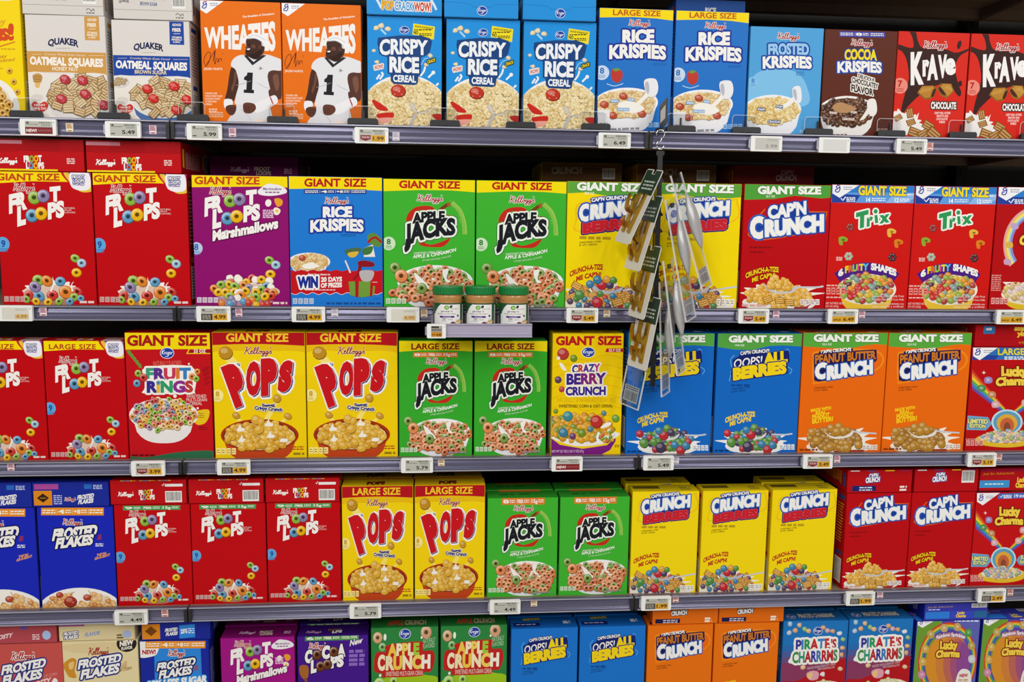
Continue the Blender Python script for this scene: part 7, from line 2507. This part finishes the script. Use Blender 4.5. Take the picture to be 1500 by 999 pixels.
g = np.einsum('ij,ij->i', np.cross(T[:, 1] - T[:, 0], T[:, 2] - T[:, 0])[:, :2], cen[:, :2]) < 0
T[g] = T[g][:, ::-1]; C[g] = C[g][:, ::-1]
jm['label'] = ink_mesh('jar_label', T, C, M['label'])
for x, nm in ((.0275, 'left'), (.0975, 'middle'), (.1700, 'right')):
    r = bpy.data.objects.new('peanut_butter_jar', None)
    COL.objects.link(r)
    r.location = (x, -.040, EYE + tz + .0002)
    r.rotation_euler = (0, 0, math.radians({'left': 4, 'middle': -2, 'right': 2}[nm]))
    tag(r, f'{nm} green-lidded peanut butter jar in the small tray', 'jar', 'peanut butter jars in the tray')
    link('jar_body', jm['body'], r)
    link('jar_lid', jm['lid'], r)
    link('jar_label', jm['label'], r)
price_tag(.0035, tz - .0085, 'square', '3.49', 'small square price tag on the left end of the tray', .040, .030, ty0 - .0032)

# ------------------------------------------------------------------ hanging strip with carded hooks and clear packs
hx, hy = .487, -.022
root = bpy.data.objects.new('hanging_clip_strip', None)
COL.objects.link(root)
root.location = (hx, hy, EYE + .165)
tag(root, 'black toothed clip strip hanging on a chrome hook from the top rail', 'clip strip')
b = MB()
b.box(-.0055, .0055, -.0009, .0009, -.52, -.002)
b.box(-.009, .009, -.0012, .0012, -.012, -.002, .002)
z = -.06
while z > -.50:
    b.prism([(-.0055, z), (-.0105, z - .006), (-.0105, z - .009), (-.0055, z - .011)], -.0009, .0009, 'y')
    b.prism([(.0055, z), (.0105, z - .006), (.0105, z - .009), (.0055, z - .011)], -.0009, .0009, 'y')
    z -= .036
b.build('strip', M['blackp'], root)
b = MB()
pts = []
for i in range(15):
    a = math.radians(200 - i * 20)
    pts.append((.009 * math.cos(a), .003, .034 + .009 * math.sin(a)))
for i in range(15):
    a = math.radians(80 + i * 20)
    pts.append((.008 * math.cos(a) - .001, -.001, .010 + .0085 * math.sin(a)))
b.tube(pts, .0014, 8)
b.build('hook', M['chrome'], root)

# flag sign above it
root = bpy.data.objects.new('shelf_flag_sign', None)
COL.objects.link(root)
root.location = (.489, -.004, EYE + .2085)
tag(root, 'small black flag sign standing out from the top rail above the strip', 'sign')
b = MB()
b.prism([(-.055, .008), (.0035, .0), (.0035, .052), (-.055, .062)], -.0012, .0012, 'x')
b.box(-.010, .010, -.012, .0035, -.0006, .004, .001)
b.build('flag_plate', M['blackp'], root)
b = MB()
b.prism([(-.048, .020), (-.008, .014), (-.008, .040), (-.048, .048)], -.0020, -.0013, 'x')
b.build('flag_label', M['card'], root)




def carded_hook(loc, tilt, yaw, L, label):
    r = bpy.data.objects.new('carded_brass_hook', None)
    COL.objects.link(r)
    m = Matrix.Translation(loc) @ Matrix.Rotation(math.radians(tilt), 4, 'Y') @ Matrix.Rotation(math.radians(yaw), 4, 'Z')
    r.matrix_world = m
    tag(r, label, 'packaged hook', 'carded brass hooks on the strip')
    w = .036
    b = MB()
    b.prism([(-w, -.004), (-w + .004, 0), (-.006, 0), (-.006, -.010), (.006, -.010), (.006, 0), (w - .004, 0), (w, -.004), (w, -L + .004), (w - .004, -L), (-w + .004, -L), (-w, -L + .004)], -.0006, .0006, 'y')
    card = b.build('backing_card', M['card'], r)
    a = Art(((0, 0), (72, 0), (72, 60), (0, 60)), 3)
    a.P('27402E', [(2, 2), (29, 2), (29, 11), (43, 11), (43, 2), (70, 2), (70, 58), (2, 58)])
    a.G('C9D2C4', 12, 60, 26, 4, 3, 8)
    T, C = orient(*panel_tris(a.ops, (-w, -.0006, 0), (2 * w, 0, 0), (0, 0, -.06), (0, -1, 0)), (0, -1, 0))
    T2, C2 = orient(*panel_tris(a.ops, (w, .0006, 0), (-2 * w, 0, 0), (0, 0, -.06), (0, 1, 0)), (0, 1, 0))
    link('printed_header', ink_mesh('printed_header', np.concatenate([T, T2]), np.concatenate([C, C2]), M['label']), card)
    for sx in (-.013, .013):
        b = MB()
        z0 = -.055
        # side outline of a double J hook in (y, z)
        b.prism([(-0.0008, z0), (-0.0058, z0 - .002), (-0.0058, z0 - .030), (-0.0109, z0 - .040), (-0.0177, z0 - .036), (-0.0218, z0 - .022), (-0.0224, z0 - .010), (-0.0252, z0 - .012), (-0.0258, z0 - .028), (-0.0204, z0 - .044), (-0.0122, z0 - .050), (-0.0068, z0 - .049), (-0.0058, z0 - .054), (-0.0058, z0 - .066), (-0.0088, z0 - .072), (-0.0129, z0 - .066), (-0.0139, z0 - .058), (-0.0163, z0 - .060), (-0.0163, z0 - .070), (-0.0109, z0 - .080), (-0.0058, z0 - .082), (-0.0058, z0 - .090), (-0.0008, z0 - .092)], sx - .005, sx + .005, 'x')
        b.build('brass_hook', M['gold'], r)
    return r


def at_strip(px, z, y):
    return Vector((px, y, EYE + z))


def clear_pack(loc, tilt, yaw, L, label, pod=True):
    pod0 = .045
    r = bpy.data.objects.new('clear_blister_pack', None)
    COL.objects.link(r)
    r.matrix_world = Matrix.Translation(loc) @ Matrix.Rotation(math.radians(tilt), 4, 'Y') @ Matrix.Rotation(math.radians(yaw), 4, 'Z')
    tag(r, label, 'blister pack', 'clear blister packs on the strip')
    w = .032
    b = MB()
    b.box(-w, w, -.0010, .0010, -L, 0)
    b.box(-w, w, -.0024, -.0010, -L, -L + .003)
    b2 = MB()
    for e in (-1, 1):
        b2.box(e * w - .0012, e * w + .0012, -.0020, .0012, -L, 0)
    b2.box(-w, w, -.0030, .0012, -L - .001, -L + .0015)
    sh = b.build('clear_shell', M['clear'], r)
    b2.build('shell_edge_glint', M['frost'], sh)  # added white rim paints highlights along the shell edges
    b = MB()
    prof = []
    N = 14
    pk = 1.0 if pod else .45
    for i in range(N + 1):
        t = i / N
        prof.append((.0008 + .0150 * pk * math.sin(math.pi * t) ** .75, -pod0 - .125 * t))
    vs, fs = [], []
    n = 20
    for rr, z in prof:
        for k in range(n):
            a = 2 * math.pi * k / n
            vs.append((rr * 1.35 * math.cos(a), -.0125 + rr * .70 * math.sin(a), z))
    for i in range(N):
        for k in range(n):
            j = (k + 1) % n
            fs.append((i * n + k, i * n + j, (i + 1) * n + j, (i + 1) * n + k))
    fs.append(tuple(range(n))); fs.append(tuple(N * n + k for k in range(n)))
    b.add(vs, fs, True)
    if pod:
        b.build('silver_pod', M['silver'], r)
    b = MB()
    b.box(-.010, .010, -.0032, -.0012, -.020, -.010, .002)
    b.build('hang_tab', M['blackp'], r)
    a = Art(((0, 0), (50, 0), (50, 40), (0, 40)), 5)
    a.bg('9AA3B0')
    a.G('3A4456', 4, 46, 3, 2.4, 2, 5)
    for i in range(14):
        a.R('2E3440', 5 + i * 3, 15, 5 + i * 3 + a.rng.uniform(.8, 2.2), 36)
    T, C = orient(*panel_tris(a.ops, (-w + .006, -.0012, -L + .045), (2 * w - .012, 0, 0), (0, 0, -.034), (0, -1, 0)), (0, -1, 0))
    link('barcode_label', ink_mesh('barcode_label', T, C, M['label']), r)
    return r


carded_hook(at_strip(.468, .120, -.062), 24, -75, .170, 'uppermost carded brass hook on the left of the strip')
carded_hook(at_strip(.468, .066, -.064), 16, -74, .165, 'second carded brass hook from the top of the strip')
carded_hook(at_strip(.468, -.040, -.062), 12, -73, .160, 'third carded brass hook, its card over the second rail')
_low = carded_hook(at_strip(.468, -.150, -.062), 10, -66, .160, 'lowest carded brass hook with a clear barcoded sleeve, below the second rail')
b = MB()
b.box(-.034, .034, -.0006, .0006, -.245, -.161)
_sl = b.build('clear_sleeve', M['clear'], _low)
b = MB()
for e in (-1, 1):
    b.box(e * .034 - .0012, e * .034 + .0012, -.0012, .0012, -.246, -.1612)
b.box(-.034, .034, -.0014, .0014, -.2475, -.245)
b.build('sleeve_edge_glint', M['frost'], _sl)  # added white rim, edge highlights of the sleeve put into colour
_a = Art(((0, 0), (50, 0), (50, 40), (0, 40)), 5)
_a.bg('9AA3B0')
_a.G('3A4456', 4, 46, 3, 2.4, 2, 5)
for i in range(14):
    _a.R('2E3440', 5 + i * 3, 15, 5 + i * 3 + _a.rng.uniform(.8, 2.2), 36)
T, C = orient(*panel_tris(_a.ops, (-.026, -.0007, -.200), (.052, 0, 0), (0, 0, -.036), (0, -1, 0)), (0, -1, 0))
link('barcode_label', ink_mesh('barcode_label', T, C, M['label']), _sl)
clear_pack(at_strip(.511, .112, -.064), -18, 54, .255, 'clear blister pack with silver pod, uppermost on the right')
clear_pack(at_strip(.501, .060, -.064), -12, 55, .265, 'clear blister pack with silver pod, second on the right')
clear_pack(at_strip(.500, -.070, -.064), -9, 58, .250, 'clear blister pack with silver pod over the second rail')
clear_pack(at_strip(.499, -.120, -.040), -3, 60, .250, 'lowest clear blister pack, over the blue berry box')
